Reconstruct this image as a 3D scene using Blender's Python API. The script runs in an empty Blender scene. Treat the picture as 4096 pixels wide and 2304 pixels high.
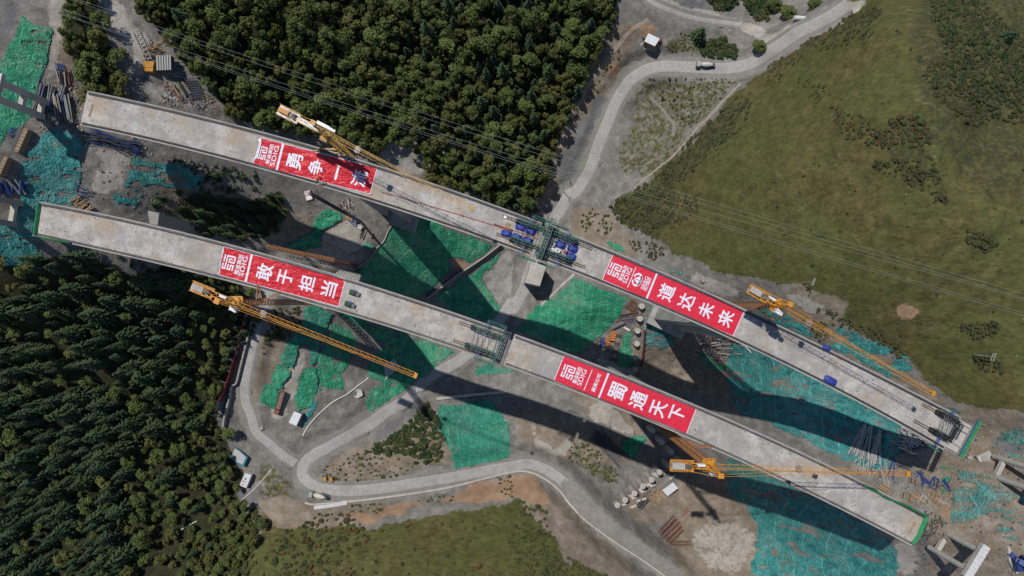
import bpy, bmesh, math, random
import numpy as np
from mathutils import Vector, Matrix

# ------------------------------------------------------------------ camera, sky, sun, exposure
scene = bpy.context.scene
COL = scene.collection
CAM_Z = 330.0
DECK = 100.0
FOC = 2731.0                       # focal length in pixels of the 4096 px wide photograph
NADX, NADY = 2020.0, 1210.0        # where straight down appears in the photograph
_nd = Vector(((NADX - 2048) / FOC, -(NADY - 1152) / FOC, -1)).normalized()
_q = _nd.rotation_difference(Vector((0, 0, -1)))
RM = np.array(_q.to_matrix())
cam_data = bpy.data.cameras.new('camera')
cam = bpy.data.objects.new('camera', cam_data)
COL.objects.link(cam)
cam.location = (0, 0, CAM_Z)
cam.rotation_mode = 'QUATERNION'
cam.rotation_quaternion = _q
cam_data.sensor_fit = 'HORIZONTAL'
cam_data.angle = 2 * math.atan(2048 / FOC)
cam_data.clip_start = 1.0
cam_data.clip_end = 6000.0
scene.camera = cam

SUN_V = Vector((0.31, -0.40, -1.0))          # the way the light travels
elev = math.atan2(1.0, math.hypot(SUN_V.x, SUN_V.y))
world = bpy.data.worlds.new('World')
scene.world = world
world.use_nodes = True
wn = world.node_tree
bg = wn.nodes['Background']
sky = wn.nodes.new('ShaderNodeTexSky')
sky.sky_type = 'NISHITA'
sky.sun_disc = False
sky.sun_elevation = elev
sky.sun_rotation = math.atan2(-SUN_V.x, -SUN_V.y)
sky.altitude = 3000
wn.links.new(sky.outputs[0], bg.inputs[0])
bg.inputs[1].default_value = 0.085
sun_data = bpy.data.lights.new('sun', 'SUN')
sun_data.energy = 3.3
sun_data.angle = math.radians(0.53)
sun_data.color = (1.0, 0.955, 0.89)
sun = bpy.data.objects.new('sun', sun_data)
COL.objects.link(sun)
sun.rotation_mode = 'QUATERNION'
sun.rotation_quaternion = SUN_V.to_track_quat('-Z', 'Y')
sun.location = (-150, 200, 450)
scene.view_settings.view_transform = 'Standard'
scene.view_settings.look = 'None'
scene.view_settings.exposure = 0.18
scene.view_settings.gamma = 1.0
scene.view_settings.use_curve_mapping = False
scene.render.engine = 'CYCLES'
scene.cycles.use_denoising = False
scene.cycles.max_bounces = 5
scene.cycles.diffuse_bounces = 3
scene.cycles.transparent_max_bounces = 8

rng = np.random.default_rng(7)
random.seed(7)

# ------------------------------------------------------------------ measuring helpers
def T(c, r, s):
    """points read off the 4 x 3 enlargements of the photograph -> native pixels"""
    return [(1024 * c + float(a) / 1.8867, 768 * r + float(b) / 1.8867) for a, b in (p.split(',') for p in s.split())]
def F(s):
    return [(float(a) * 1.59006, float(b) * 1.59006) for a, b in (p.split(',') for p in s.split())]
def Z(x0, y0, k, s):
    return [(x0 + float(a) / k, y0 + float(b) / k) for a, b in (p.split(',') for p in s.split())]

def ray(px, py):
    px = np.asarray(px, float); py = np.asarray(py, float)
    d = np.stack([(px - 2048) / FOC, -(py - 1152) / FOC, -np.ones_like(px)], -1)
    return d @ RM.T
def unproj(px, py, z):
    d = ray(px, py)
    t = (CAM_Z - np.asarray(z, float)) / -d[..., 2]
    return d * t[..., None] + np.array([0, 0, CAM_Z])
def U(p, z=DECK):
    return Vector(unproj(p[0], p[1], z))
def proj(P):
    P = np.asarray(P, float)
    d = (P - np.array([0, 0, CAM_Z])) @ RM
    return np.stack([2048 - FOC * d[..., 0] / d[..., 2], 1152 + FOC * d[..., 1] / d[..., 2]], -1)

def _hash(ix, iy, seed):
    h = (ix.astype(np.int64) * 374761393 + iy.astype(np.int64) * 668265263 + seed * 1442695041) & 0x7fffffff
    h = ((h ^ (h >> 13)) * 1274126177) & 0x7fffffff
    return ((h ^ (h >> 16)) & 0xffff) / 65535.0
def vnoise(x, y, seed=0):
    x = np.asarray(x, float); y = np.asarray(y, float)
    ix = np.floor(x); iy = np.floor(y)
    fx = x - ix; fy = y - iy
    fx = fx * fx * (3 - 2 * fx); fy = fy * fy * (3 - 2 * fy)
    a = _hash(ix, iy, seed); b = _hash(ix + 1, iy, seed); c = _hash(ix, iy + 1, seed); d = _hash(ix + 1, iy + 1, seed)
    return (a * (1 - fx) + b * fx) * (1 - fy) + (c * (1 - fx) + d * fx) * fy
def fbm(x, y, seed=0, o=4):
    s = 0; a = 0.5; n = 0
    for i in range(o):
        s = s + a * vnoise(x * 2 ** i, y * 2 ** i, seed + i * 17); n += a; a *= 0.5
    return s / n
def inpoly(px, py, poly):
    poly = np.asarray(poly, float)
    res = np.zeros(px.shape, bool)
    m = (px >= poly[:, 0].min()) & (px <= poly[:, 0].max()) & (py >= poly[:, 1].min()) & (py <= poly[:, 1].max())
    if not m.any(): return res
    x = px[m]; y = py[m]; ins = np.zeros(x.shape, bool)
    n = len(poly)
    for i in range(n):
        x0, y0 = poly[i]; x1, y1 = poly[(i + 1) % n]
        if y0 == y1: continue
        c = ((y0 > y) != (y1 > y)) & (x < (x1 - x0) * (y - y0) / (y1 - y0) + x0)
        ins ^= c
    res[m] = ins
    return res

# ------------------------------------------------------------------ terrain height from spot heights
SPOT = """1330,720,-25 1230,870,-28 1450,480,-20 1400,560,-22 1500,300,-14 1640,170,-8 1770,165,-6 1900,160,0 2050,60,12 1700,20,0 1560,20,5
1100,980,-20 950,1060,-8 850,1100,0 750,1170,6 700,1120,8 620,1030,12 610,900,16 650,800,20 700,650,22 800,1220,8 1000,1200,2 1200,1170,-6 1350,1150,-10 1450,1220,-10 1600,1340,-4 1720,1440,0
1200,1080,-18 1180,1010,-24 1500,1000,-28 1650,1000,-30 1640,1150,-32 1700,1230,-30 1500,900,-26 1550,830,-20 1450,770,-12 1620,720,0 1650,850,-8 1720,850,-10 1800,900,-14
1932,1053,17 2000,1010,30 2150,1060,42 2250,1150,55 2330,1130,60 2450,1100,66 2300,1340,76 2400,1380,80 2500,1200,85 2576,1449,92 2200,1350,55 2050,1300,30 1930,1270,6 1830,1240,-24 1850,1350,-8 1950,1449,12
1600,640,0 1750,640,20 1900,700,40 2000,760,48 2150,860,55 2330,980,62 2400,1020,66 1800,400,25 2000,300,45 2200,300,75 2350,300,85 2500,300,75 2576,100,60 2200,60,55 2100,550,65 2350,600,85 2550,800,85 2576,1050,85
1550,560,-10 1650,450,-6 1550,380,-14 1700,320,-10 1350,450,-12 1250,500,-5 1050,400,15 1000,300,25 1300,250,5 1450,150,0 1500,30,8 1200,50,25 1000,50,40 800,50,52 600,80,62 700,250,48 850,350,32 500,250,65 400,200,72 330,50,78 200,150,85 60,200,92 0,0,95 200,250,82
215,300,82 400,400,66 600,450,45 750,500,30 850,560,20 800,620,20 900,620,16 960,600,14 1100,620,-5 1200,680,-20 1050,740,-18 1000,800,-18 900,850,-4 870,900,0 950,950,-8 700,950,10 750,850,14
100,480,84 90,600,85 250,560,72 300,480,75 400,620,58 500,600,45 0,600,92 0,450,95 100,420,88 50,700,80 200,750,66 350,800,50 500,850,32 580,950,16 0,1000,62 200,1050,45 400,1100,28 560,1150,12 0,1300,45 250,1300,30 450,1300,18 600,1280,10 0,1449,40 300,1449,28 550,1449,20
850,1300,14 1000,1260,8 1100,1300,14 1000,1449,35 1300,1230,0 1300,1350,18 1450,1400,20 1400,1260,0 750,1300,14 700,1449,28 1600,1449,15"""
sp = np.array([[float(v) for v in p.split(',')] for p in SPOT.split()])
SPXY = unproj(sp[:, 0] * 1.59006, sp[:, 1] * 1.59006, sp[:, 2])[:, :2] / 100.0
SPZ = sp[:, 2]
def _tpsk(d2):
    return np.where(d2 > 1e-12, 0.5 * d2 * np.log(np.maximum(d2, 1e-12)), 0.0)
_n = len(SPZ)
_K = _tpsk(((SPXY[:, None] - SPXY[None]) ** 2).sum(-1)) + np.eye(_n) * 0.004
_P = np.hstack([np.ones((_n, 1)), SPXY])
_A = np.zeros((_n + 3, _n + 3)); _A[:_n, :_n] = _K; _A[:_n, _n:] = _P; _A[_n:, :_n] = _P.T
_w = np.linalg.solve(_A, np.concatenate([SPZ, np.zeros(3)]))
def terr_smooth(x, y):
    s = np.shape(x)
    q = np.stack([np.clip(x, -268, 268).ravel(), np.clip(y, -160, 160).ravel()], -1) / 100.0
    out = np.empty(len(q))
    for i in range(0, len(q), 40000):
        b = q[i:i + 40000]
        d2 = ((b[:, None] - SPXY[None]) ** 2).sum(-1)
        out[i:i + 40000] = _tpsk(d2) @ _w[:_n] + _w[_n] + b @ _w[_n + 1:]
    return np.clip(out, -36, 105).reshape(s)

STEP = 0.8
GX = np.arange(-276, 276.01, STEP); GY = np.arange(-168, 168.01, STEP)
gx, gy = np.meshgrid(GX, GY)
HZ = terr_smooth(gx, gy)

def terr(x, y):
    x = np.asarray(x, float); y = np.asarray(y, float)
    u = np.clip((x - GX[0]) / STEP, 0, len(GX) - 1.001); v = np.clip((y - GY[0]) / STEP, 0, len(GY) - 1.001)
    i = u.astype(int); j = v.astype(int); fu = u - i; fv = v - j
    return (HZ[j, i] * (1 - fu) + HZ[j, i + 1] * fu) * (1 - fv) + (HZ[j + 1, i] * (1 - fu) + HZ[j + 1, i + 1] * fu) * fv
def G(px, py):
    """where the photograph's ray meets the ground"""
    px = np.atleast_1d(np.asarray(px, float)); py = np.atleast_1d(np.asarray(py, float))
    zs = np.linspace(106, -45, 152)
    best = np.full(px.shape, np.nan); prev_d = None
    d = ray(px, py); k = d / -d[..., 2:3]
    for z in zs:
        P = k * (CAM_Z - z); P[..., 2] += CAM_Z
        dd = z - terr(P[..., 0], P[..., 1])
        if prev_d is not None:
            hit = np.isnan(best) & (dd <= 0)
            zz = z + (zs[0] - zs[1]) * (-dd) / np.maximum(prev_d - dd, 1e-6)
            best = np.where(hit, zz, best)
        prev_d = dd
    best = np.where(np.isnan(best), -36, best)
    P = k * (CAM_Z - best[..., None]); P[..., 2] += CAM_Z
    P[..., 2] = terr(P[..., 0], P[..., 1])
    return P
def g1(p):
    return Vector(G(p[0], p[1])[0])
def on_ground(x, y, dz=0.0):
    return Vector((x, y, float(terr(x, y)) + dz))

# ------------------------------------------------------------------ materials
MATS = {}
def rgb(c): return (c[0], c[1], c[2], 1.0)
def mat(name, c1, c2=None, scale=1.0, rough=0.85, bump=0.0, bscale=None, metal=0.0, c3=None, detail=6.0, spec=None, coords='pos'):
    if name in MATS: return MATS[name]
    m = bpy.data.materials.new(name); m.use_nodes = True
    nt = m.node_tree; b = nt.nodes['Principled BSDF']
    b.inputs['Roughness'].default_value = rough; b.inputs['Metallic'].default_value = metal
    if spec is not None: b.inputs['Specular IOR Level'].default_value = spec
    if coords == 'pos':
        src = nt.nodes.new('ShaderNodeNewGeometry').outputs['Position']
    else:
        src = nt.nodes.new('ShaderNodeTexCoord').outputs['Object']
    if c2 is None: c2 = tuple(v * 0.75 for v in c1)
    n = nt.nodes.new('ShaderNodeTexNoise'); n.inputs['Scale'].default_value = scale; n.inputs['Detail'].default_value = detail; n.inputs['Roughness'].default_value = 0.65
    nt.links.new(src, n.inputs['Vector'])
    r = nt.nodes.new('ShaderNodeValToRGB'); r.color_ramp.elements[0].position = 0.32; r.color_ramp.elements[1].position = 0.68
    r.color_ramp.elements[0].color = rgb(c2); r.color_ramp.elements[1].color = rgb(c1)
    nt.links.new(n.outputs['Fac'], r.inputs['Fac'])
    out = r.outputs['Color']
    if c3 is not None:
        n2 = nt.nodes.new('ShaderNodeTexNoise'); n2.inputs['Scale'].default_value = scale * 0.23; n2.inputs['Detail'].default_value = 5
        nt.links.new(src, n2.inputs['Vector'])
        r2 = nt.nodes.new('ShaderNodeValToRGB'); r2.color_ramp.elements[0].position = 0.5; r2.color_ramp.elements[1].position = 0.66
        nt.links.new(n2.outputs['Fac'], r2.inputs['Fac'])
        mx = nt.nodes.new('ShaderNodeMixRGB'); mx.inputs[2].default_value = rgb(c3)
        nt.links.new(r2.outputs['Color'], mx.inputs[0]); nt.links.new(out, mx.inputs[1]); out = mx.outputs[0]
    nt.links.new(out, b.inputs['Base Color'])
    if bump > 0:
        n3 = nt.nodes.new('ShaderNodeTexNoise'); n3.inputs['Scale'].default_value = bscale or scale * 3; n3.inputs['Detail'].default_value = 5
        nt.links.new(src, n3.inputs['Vector'])
        bp = nt.nodes.new('ShaderNodeBump'); bp.inputs['Strength'].default_value = 1.0; bp.inputs['Distance'].default_value = bump
        nt.links.new(n3.outputs['Fac'], bp.inputs['Height']); nt.links.new(bp.outputs[0], b.inputs['Normal'])
    MATS[name] = m
    return m

def foliage(name, c_dark, c_light, transl=0.2):
    m = bpy.data.materials.new(name); m.use_nodes = True
    nt = m.node_tree; b = nt.nodes['Principled BSDF']
    b.inputs['Roughness'].default_value = 0.75; b.inputs['Specular IOR Level'].default_value = 0.25
    at = nt.nodes.new('ShaderNodeAttribute'); at.attribute_name = 'tint'
    oi = nt.nodes.new('ShaderNodeObjectInfo')
    ma = nt.nodes.new('ShaderNodeMath'); ma.operation = 'MULTIPLY_ADD'; ma.inputs[1].default_value = 0.55
    mb = nt.nodes.new('ShaderNodeMath'); mb.operation = 'MULTIPLY'; mb.inputs[1].default_value = 0.45
    nt.links.new(oi.outputs['Random'], mb.inputs[0])
    nt.links.new(at.outputs['Fac'], ma.inputs[0]); nt.links.new(mb.outputs[0], ma.inputs[2])
    mx = nt.nodes.new('ShaderNodeMixRGB'); mx.inputs[1].default_value = rgb(c_dark); mx.inputs[2].default_value = rgb(c_light)
    nt.links.new(ma.outputs[0], mx.inputs[0]); nt.links.new(mx.outputs[0], b.inputs['Base Color'])
    tr = nt.nodes.new('ShaderNodeBsdfTranslucent'); nt.links.new(mx.outputs[0], tr.inputs['Color'])
    ms = nt.nodes.new('ShaderNodeMixShader'); ms.inputs[0].default_value = transl
    nt.links.new(b.outputs[0], ms.inputs[1]); nt.links.new(tr.outputs[0], ms.inputs[2])
    nt.links.new(ms.outputs[0], nt.nodes['Material Output'].inputs['Surface'])
    MATS[name] = m
    return m

# ------------------------------------------------------------------ mesh builder
class MB:
    def __init__(s): s.v = []; s.f = []
    def add(s, vs, fs):
        o = len(s.v); s.v += [tuple(p) for p in vs]; s.f += [tuple(i + o for i in f) for f in fs]; return s
    def box8(s, P):
        return s.add(P, [(0, 3, 2, 1), (4, 5, 6, 7), (0, 1, 5, 4), (1, 2, 6, 5), (2, 3, 7, 6), (3, 0, 4, 7)])
    def obox(s, c, ax, ay, az):
        c = Vector(c); P = []
        for z in (-1, 1):
            for x, y in ((-1, -1), (1, -1), (1, 1), (-1, 1)): P.append(c + ax * x + ay * y + az * z)
        return s.box8(P)
    def box(s, c, sx, sy, sz, ang=0.0):
        a = Vector((math.cos(ang), math.sin(ang), 0)); b = Vector((-a.y, a.x, 0))
        return s.obox(c, a * sx / 2, b * sy / 2, Vector((0, 0, sz / 2)))
    def beam(s, p, q, w, h=None):
        p = Vector(p); q = Vector(q); d = q - p
        if d.length < 1e-5: return s
        h = h or w; d.normalize()
        up = Vector((0, 0, 1)) if abs(d.z) < 0.95 else Vector((1, 0, 0))
        r = d.cross(up).normalized(); u = r.cross(d)
        P = [a + r * x * w / 2 + u * y * h / 2 for a in (p, q) for x, y in ((-1, -1), (1, -1), (1, 1), (-1, 1))]
        return s.box8(P)
    def cyl(s, p, q, r0, r1=None, n=10, caps=True):
        p = Vector(p); q = Vector(q); d = (q - p).normalized(); r1 = r0 if r1 is None else r1
        up = Vector((0, 0, 1)) if abs(d.z) < 0.95 else Vector((1, 0, 0))
        r = d.cross(up).normalized(); u = r.cross(d)
        vs = []
        for a, rr in ((p, r0), (q, r1)):
            for i in range(n):
                t = 2 * math.pi * i / n; vs.append(a + r * math.cos(t) * rr + u * math.sin(t) * rr)
        fs = [(i, (i + 1) % n, n + (i + 1) % n, n + i) for i in range(n)]
        if caps: fs += [tuple(range(n - 1, -1, -1)), tuple(range(n, 2 * n))]
        return s.add(vs, fs)
    def tube(s, pts, r, n=5):
        for a, b in zip(pts[:-1], pts[1:]): s.cyl(a, b, r, n=n)
        return s
    def prism(s, poly, z0, z1):
        n = len(poly)
        vs = [(x, y, z0) for x, y in poly] + [(x, y, z1) for x, y in poly]
        fs = [(i, (i + 1) % n, n + (i + 1) % n, n + i) for i in range(n)] + [tuple(range(n - 1, -1, -1)), tuple(range(n, 2 * n))]
        return s.add(vs, fs)
    def loft(s, rings, closed=True, caps=True):
        n = len(rings[0]); vs = [p for r in rings for p in r]; fs = []
        for k in range(len(rings) - 1):
            for i in range(n if closed else n - 1):
                j = (i + 1) % n
                fs.append((k * n + i, k * n + j, (k + 1) * n + j, (k + 1) * n + i))
        if caps and closed:
            fs += [tuple(range(n - 1, -1, -1)), tuple(range((len(rings) - 1) * n, len(rings) * n))]
        return s.add(vs, fs)
    def build(s, name, m, parent=None, smooth=False):
        me = bpy.data.meshes.new(name)
        o = Vector((0, 0, 0)); q = parent
        while q is not None: o += Vector(q.location); q = q.parent
        me.from_pydata([(x - o.x, y - o.y, z - o.z) for x, y, z in s.v], [], s.f)
        if smooth: me.polygons.foreach_set('use_smooth', [True] * len(me.polygons))
        me.update()
        if m is not None: me.materials.append(MATS[m] if isinstance(m, str) else m)
        ob = bpy.data.objects.new(name, me); COL.objects.link(ob)
        if parent is not None: ob.parent = parent
        return ob

def tag(o, label=None, cat=None, group=None, kind=None):
    if label: o['label'] = label
    if cat: o['category'] = cat
    if group: o['group'] = group
    if kind: o['kind'] = kind
    return o
def thing(name, label, cat, loc, group=None):
    o = bpy.data.objects.new(name, None); COL.objects.link(o); o.empty_display_size = 0.5
    o.location = loc
    return tag(o, label, cat, group)
def npmesh(name, V, FQ, m, parent=None, smooth=False):
    """fast mesh from arrays: FQ an (n,3) or (n,4) array of indices"""
    me = bpy.data.meshes.new(name)
    V = np.asarray(V, np.float32); FQ = np.asarray(FQ, np.int32); k = FQ.shape[1]
    me.vertices.add(len(V)); me.vertices.foreach_set('co', V.ravel())
    me.loops.add(FQ.size); me.loops.foreach_set('vertex_index', FQ.ravel())
    me.polygons.add(len(FQ)); me.polygons.foreach_set('loop_start', np.arange(0, FQ.size, k, dtype=np.int32))
    me.update(calc_edges=True)
    if smooth: me.polygons.foreach_set('use_smooth', np.ones(len(FQ), bool))
    me.validate()
    if m is not None: me.materials.append(MATS[m] if isinstance(m, str) else m)
    ob = bpy.data.objects.new(name, me); COL.objects.link(ob)
    if parent is not None: ob.parent = parent
    return ob
def resample(P, step):
    """smooth a polyline of 2-D/3-D points (Catmull-Rom) and resample it"""
    P = np.asarray(P, float)
    Q = np.vstack([2 * P[0] - P[1], P, 2 * P[-1] - P[-2]])
    out = []
    for i in range(1, len(Q) - 2):
        for t in np.linspace(0, 1, 12, endpoint=False):
            a, b, c, d = Q[i - 1], Q[i], Q[i + 1], Q[i + 2]
            out.append(0.5 * ((2 * b) + (c - a) * t + (2 * a - 5 * b + 4 * c - d) * t * t + (3 * b - 3 * c + d - a) * t ** 3))
    out.append(P[-1]); out = np.array(out)
    L = np.concatenate([[0], np.cumsum(np.linalg.norm(np.diff(out, axis=0), axis=1))])
    n = max(2, int(L[-1] / step) + 1); s = np.linspace(0, L[-1], n)
    return np.stack([np.interp(s, L, out[:, k]) for k in range(out.shape[1])], -1)

# ------------------------------------------------------------------ roads: centre lines and widths
ROADS = [
 ('concrete_road', T(3,0,'620,20 520,90 420,150 320,200 200,262 100,330 0,395') + T(2,0,'1850,455 1740,500 1600,520 1450,512 1250,502 1100,502 1000,532 900,600 830,690 780,780 730,900 680,1020 640,1130 600,1250 540,1360 480,1449') + T(2,1,'430,20 380,110 320,200 270,300 200,450 130,600') + T(2,1,'95,720 40,830 0,890') + T(1,1,'1932,830 1870,920 1780,1040') + T(1,1,'1680,1150 1560,1250 1430,1330 1300,1400') + T(1,2,'1150,110 1050,170 950,232 860,300 760,355'), 7.4, 'concrete_pave',
  'pale cracked concrete haul road winding down the valley'),
 ('hairpin_road', T(1,2,'830,320 700,390 560,470 430,540 360,610 350,690 400,750 470,790 600,806 800,802 1000,780 1200,748 1400,718 1600,682 1800,642 1932,620') + T(2,2,'120,602 230,632 330,692 400,750'), 6.6, 'concrete_pave', 'pale concrete hairpin road'),
 ('dirt_track', T(2,2,'380,735 430,775 530,885 620,985 720,1085 820,1165 900,1215 1000,1290 1150,1395 1260,1480'), 6.0, 'dirt_pave', 'dusty track'),
 ('side_road', T(1,2,'300,600 200,535 100,450 0,362') + T(0,2,'1895,240 1855,150 1845,60 1850,0') + T(0,1,'1865,1380 1885,1270') + T(1,1,'0,1020 30,930 75,820 110,740 140,650 150,540'), 5.4, 'concrete_pave', 'side road'),
 ('upper_road', T(2,0,'1000,-40 1060,12 1130,50 1230,86 1330,125 1450,155 1600,180 1720,192'), 3.2, 'concrete_pave', 'upper road'),
]
ROADC = []
roadmask = np.zeros(gx.shape)
for nm, px, w, mt, lab in ROADS:
    a = np.array(px); P = G(a[:, 0], a[:, 1])[:, :2]
    P = resample(P, 0.8)
    ROADC.append(P)
# flatten the ground across each road so that it lies level from edge to edge
allP = np.vstack(ROADC); allW = np.concatenate([np.full(len(p), r[2]) for p, r in zip(ROADC, ROADS)])
allZ = terr_smooth(allP[:, 0], allP[:, 1])
k0 = 0
for p in ROADC:                      # smooth the long profile
    z = allZ[k0:k0 + len(p)]; kk = 21
    zp = np.pad(z, kk, mode='edge'); allZ[k0:k0 + len(p)] = np.convolve(zp, np.ones(2 * kk + 1) / (2 * kk + 1), 'valid'); k0 += len(p)
best = np.full(gx.shape, 1e9); zroad = HZ.copy()
for (x, y), w, z in zip(allP[::2], allW[::2], allZ[::2]):
    R = w / 2 + 9
    i0 = max(0, int((x - R - GX[0]) / STEP)); i1 = min(len(GX), int((x + R - GX[0]) / STEP) + 2)
    j0 = max(0, int((y - R - GY[0]) / STEP)); j1 = min(len(GY), int((y + R - GY[0]) / STEP) + 2)
    if i0 >= i1 or j0 >= j1: continue
    d = np.hypot(gx[j0:j1, i0:i1] - x, gy[j0:j1, i0:i1] - y) - w / 2
    b = best[j0:j1, i0:i1]; m = d < b
    b[m] = d[m]; zroad[j0:j1, i0:i1][m] = z
wr = np.clip(1 - (best - 0.8) / 6.0, 0, 1); wr = wr * wr * (3 - 2 * wr)
for _ in range(24):                      # no steps along the carriageway
    zb = (zroad + np.roll(zroad, 1, 0) + np.roll(zroad, -1, 0) + np.roll(zroad, 1, 1) + np.roll(zroad, -1, 1)) / 5
    zroad = np.where(best < 5.5, zb, zroad)
HZ = HZ * (1 - wr) + zroad * wr
# natural relief away from the roads
rel = (fbm(gx / 14, gy / 14, 3, 4) - 0.5) * 3.2 + (fbm(gx / 3.1, gy / 3.1, 9, 3) - 0.5) * 0.9
HZ = HZ + rel * (1 - np.clip(1 - (best - 0.5) / 5.0, 0, 1))
_pp = proj(np.stack([gx, gy, HZ], -1))
_hm = inpoly(_pp[..., 0], _pp[..., 1], F('2230,-60 2700,-60 2700,980 2420,960 2330,900 2150,790 2000,680 1800,640 1700,590 1620,540 1700,450 1850,290 1950,210 2100,90')).astype(float)
for _ in range(14): _hm = (_hm + np.roll(_hm, 2, 0) + np.roll(_hm, -2, 0) + np.roll(_hm, 2, 1) + np.roll(_hm, -2, 1)) / 5
_rx = gx * 0.8 - gy * 0.6; _ry = gx * 0.6 + gy * 0.8
HZ = HZ + _hm * ((fbm(_rx / 34, _ry / 60, 61, 3) - 0.5) * 10 - np.abs(fbm(_ry / 55, _rx / 21, 71, 3) - 0.5) * 7 + (fbm(gx / 7, gy / 7, 75, 3) - 0.5) * 1.6)
for q, hgt, rad in ((T(2,2,'1600,1250')[0], 4.5, 13.0), (T(2,2,'1700,1130')[0], 2.5, 9.0), (T(2,2,'720,230')[0], 2.0, 9.0)):     # spoil heaps
    _c = G(*q)[0]; HZ = HZ + hgt * np.exp(-((gx - _c[0]) ** 2 + (gy - _c[1]) ** 2) / rad ** 2) * (0.75 + 0.5 * fbm(gx / 4, gy / 4, 81, 3))

# ------------------------------------------------------------------ ground cover zones (where grass, soil, gravel lie)
gP = np.stack([gx, gy, HZ], -1)
gpx = proj(gP)
wx = gpx[..., 0] + (fbm(gx / 6, gy / 6, 21, 4) - 0.5) * 44; wy = gpx[..., 1] + (fbm(gx / 6, gy / 6, 33, 4) - 0.5) * 44
ZN = {k: np.zeros(gx.shape) for k in ('grass', 'soil', 'orange', 'forest', 'light', 'slate', 'pad', 'scrub')}
def zone(kind, *polys, clear=(), val=1.0):
    for p in polys:
        m = inpoly(wx, wy, p)
        ZN[kind][m] = val
        for c in clear: ZN[c][m] = 0
TOPF = F('335,-60 1555,-60 1545,60 1490,150 1450,250 1410,350 1370,460 1345,530 1260,520 1190,480 1080,450 1065,390 1000,345 950,370 860,345 700,325 590,300 545,245 500,190 460,150 430,100 370,50')
TOPF2 = F('170,-60 222,-60 262,70 285,140 300,235 220,235 195,170 160,110 175,60')
LOWF = F('-80,655 200,645 300,690 380,705 420,650 600,700 640,765 600,860 575,960 545,1060 590,1160 610,1190 600,1260 650,1330 630,1380 560,1520 -80,1520')
MIDF = F('440,500 500,485 620,505 700,480 715,530 680,590 630,600 520,590 450,550')
HILL = F('2190,-80 2700,-80 2700,1040 2480,1040 2400,1010 2330,960 2280,900 2180,840 2100,800 2030,760 1990,715 1900,700 1800,680 1700,640 1660,600 1570,560 1530,515 1640,450 1700,400 1780,310 1850,230 1900,190 2000,110 2100,50')
LOWG = F('600,1540 690,1330 760,1300 870,1305 940,1335 1000,1318 1140,1285 1240,1275 1300,1255 1330,1275 1400,1360 1430,1420 1465,1540')
LOWG2 = F('1445,1360 1500,1380 1560,1420 1600,1540 1430,1540')
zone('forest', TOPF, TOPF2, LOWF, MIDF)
zone('grass', HILL, LOWG, LOWG2, F('540,1540 640,1380 660,1330 640,1270 720,1290 700,1350 620,1540'))
zone('grass', T(2,0,'960,600 1620,590 1720,620 1500,850 1350,1000 1200,1250 1000,1350 820,1300 780,1150 900,900 940,700'), T(1,2,'470,640 900,460 1200,560 1180,670 900,730 520,730'), T(2,0,'1130,230 1340,250 1480,300 1700,400 1600,470 1400,430 1170,400'), T(2,0,'820,330 700,500 560,740 420,1050 480,1080 620,800 800,560 900,420'), T(2,1,'500,160 620,100 780,200 820,300 640,340 530,310'), T(2,2,'20,280 440,440 800,620 820,760 600,720 420,560 100,470'), T(2,2,'130,880 330,1100 620,1200 1000,1449 700,1449 200,1000'), T(1,2,'0,560 200,640 340,860 260,1000 0,1010'), val=0.52)
zone('scrub', F('1560,560 1530,520 1640,450 1780,310 1860,240 1900,260 1800,380 1700,470 1680,600 1620,600'), F('2330,-10 2600,-10 2600,500 2500,520 2420,450 2330,330 2290,200 2270,80'), F('2230,290 2330,290 2350,420 2330,500 2270,480 2220,390'), val=0.5)
zone('soil', F('130,0 190,0 200,60 180,130 170,280 140,240 130,100'), F('1545,60 1640,60 1600,110 1560,180 1490,310 1440,430 1400,540 1370,530 1390,440 1440,300 1490,150'),
     F('1440,530 1520,520 1580,590 1620,640 1520,650 1440,590'), F('2000,710 2080,740 2150,830 2230,900 2400,1020 2576,1040 2576,1449 2330,1449 2340,1260 2300,1180 2380,1130 2460,1080 2420,1040 2300,990 2100,880 1950,790'),
     F('1430,980 1640,1040 1600,1100 1480,1050'), F('1890,1210 2000,1160 2250,1230 2330,1290 2100,1230'), F('1730,1290 1900,1310 1960,1449 1740,1449 1690,1360'),
     F('1560,1250 1830,1180 1880,1290 1720,1300 1600,1320'), F('810,1170 1000,1090 1090,1020 1130,1060 1140,1160 1000,1190 830,1215'), F('1290,1250 1400,1250 1560,1400 1600,1460 1530,1460 1420,1380'), F('640,1250 1000,1265 900,1320 700,1330'),
     F('1290,1020 1400,1040 1560,1100 1580,1170 1420,1160 1310,1110'), F('400,430 560,470 700,520 860,560 720,600 560,600 400,560'), F('640,800 760,780 720,900 660,960 640,1040 620,960'),
     F('1980,710 2050,740 2140,760 2110,820 2000,760'), F('1570,860 1700,880 1850,930 1840,1010 1700,980 1560,930'), F('1720,1250 1900,1270 1960,1500 1720,1500 1680,1340'))
zone('orange', T(1,2,'270,1040 500,980 700,960 950,960 1200,880 1450,860 1700,730 1932,690 1932,860 1700,900 1450,890 1180,930 1100,1000 960,1010 850,1060 700,980 500,1010'),
     T(2,2,'0,690 160,700 260,790 280,860 230,950 130,890 0,850'), T(3,1,'960,820 1050,820 1160,915 1050,965 960,900'), T(1,1,'1455,500 1560,490 1600,540 1520,600 1470,560'), T(2,0,'980,180 1090,180 1060,240 980,250'), T(2,0,'700,520 800,470 840,560 780,600'),
     T(3,2,'1280,930 1430,900 1420,980 1330,1050'))
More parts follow.
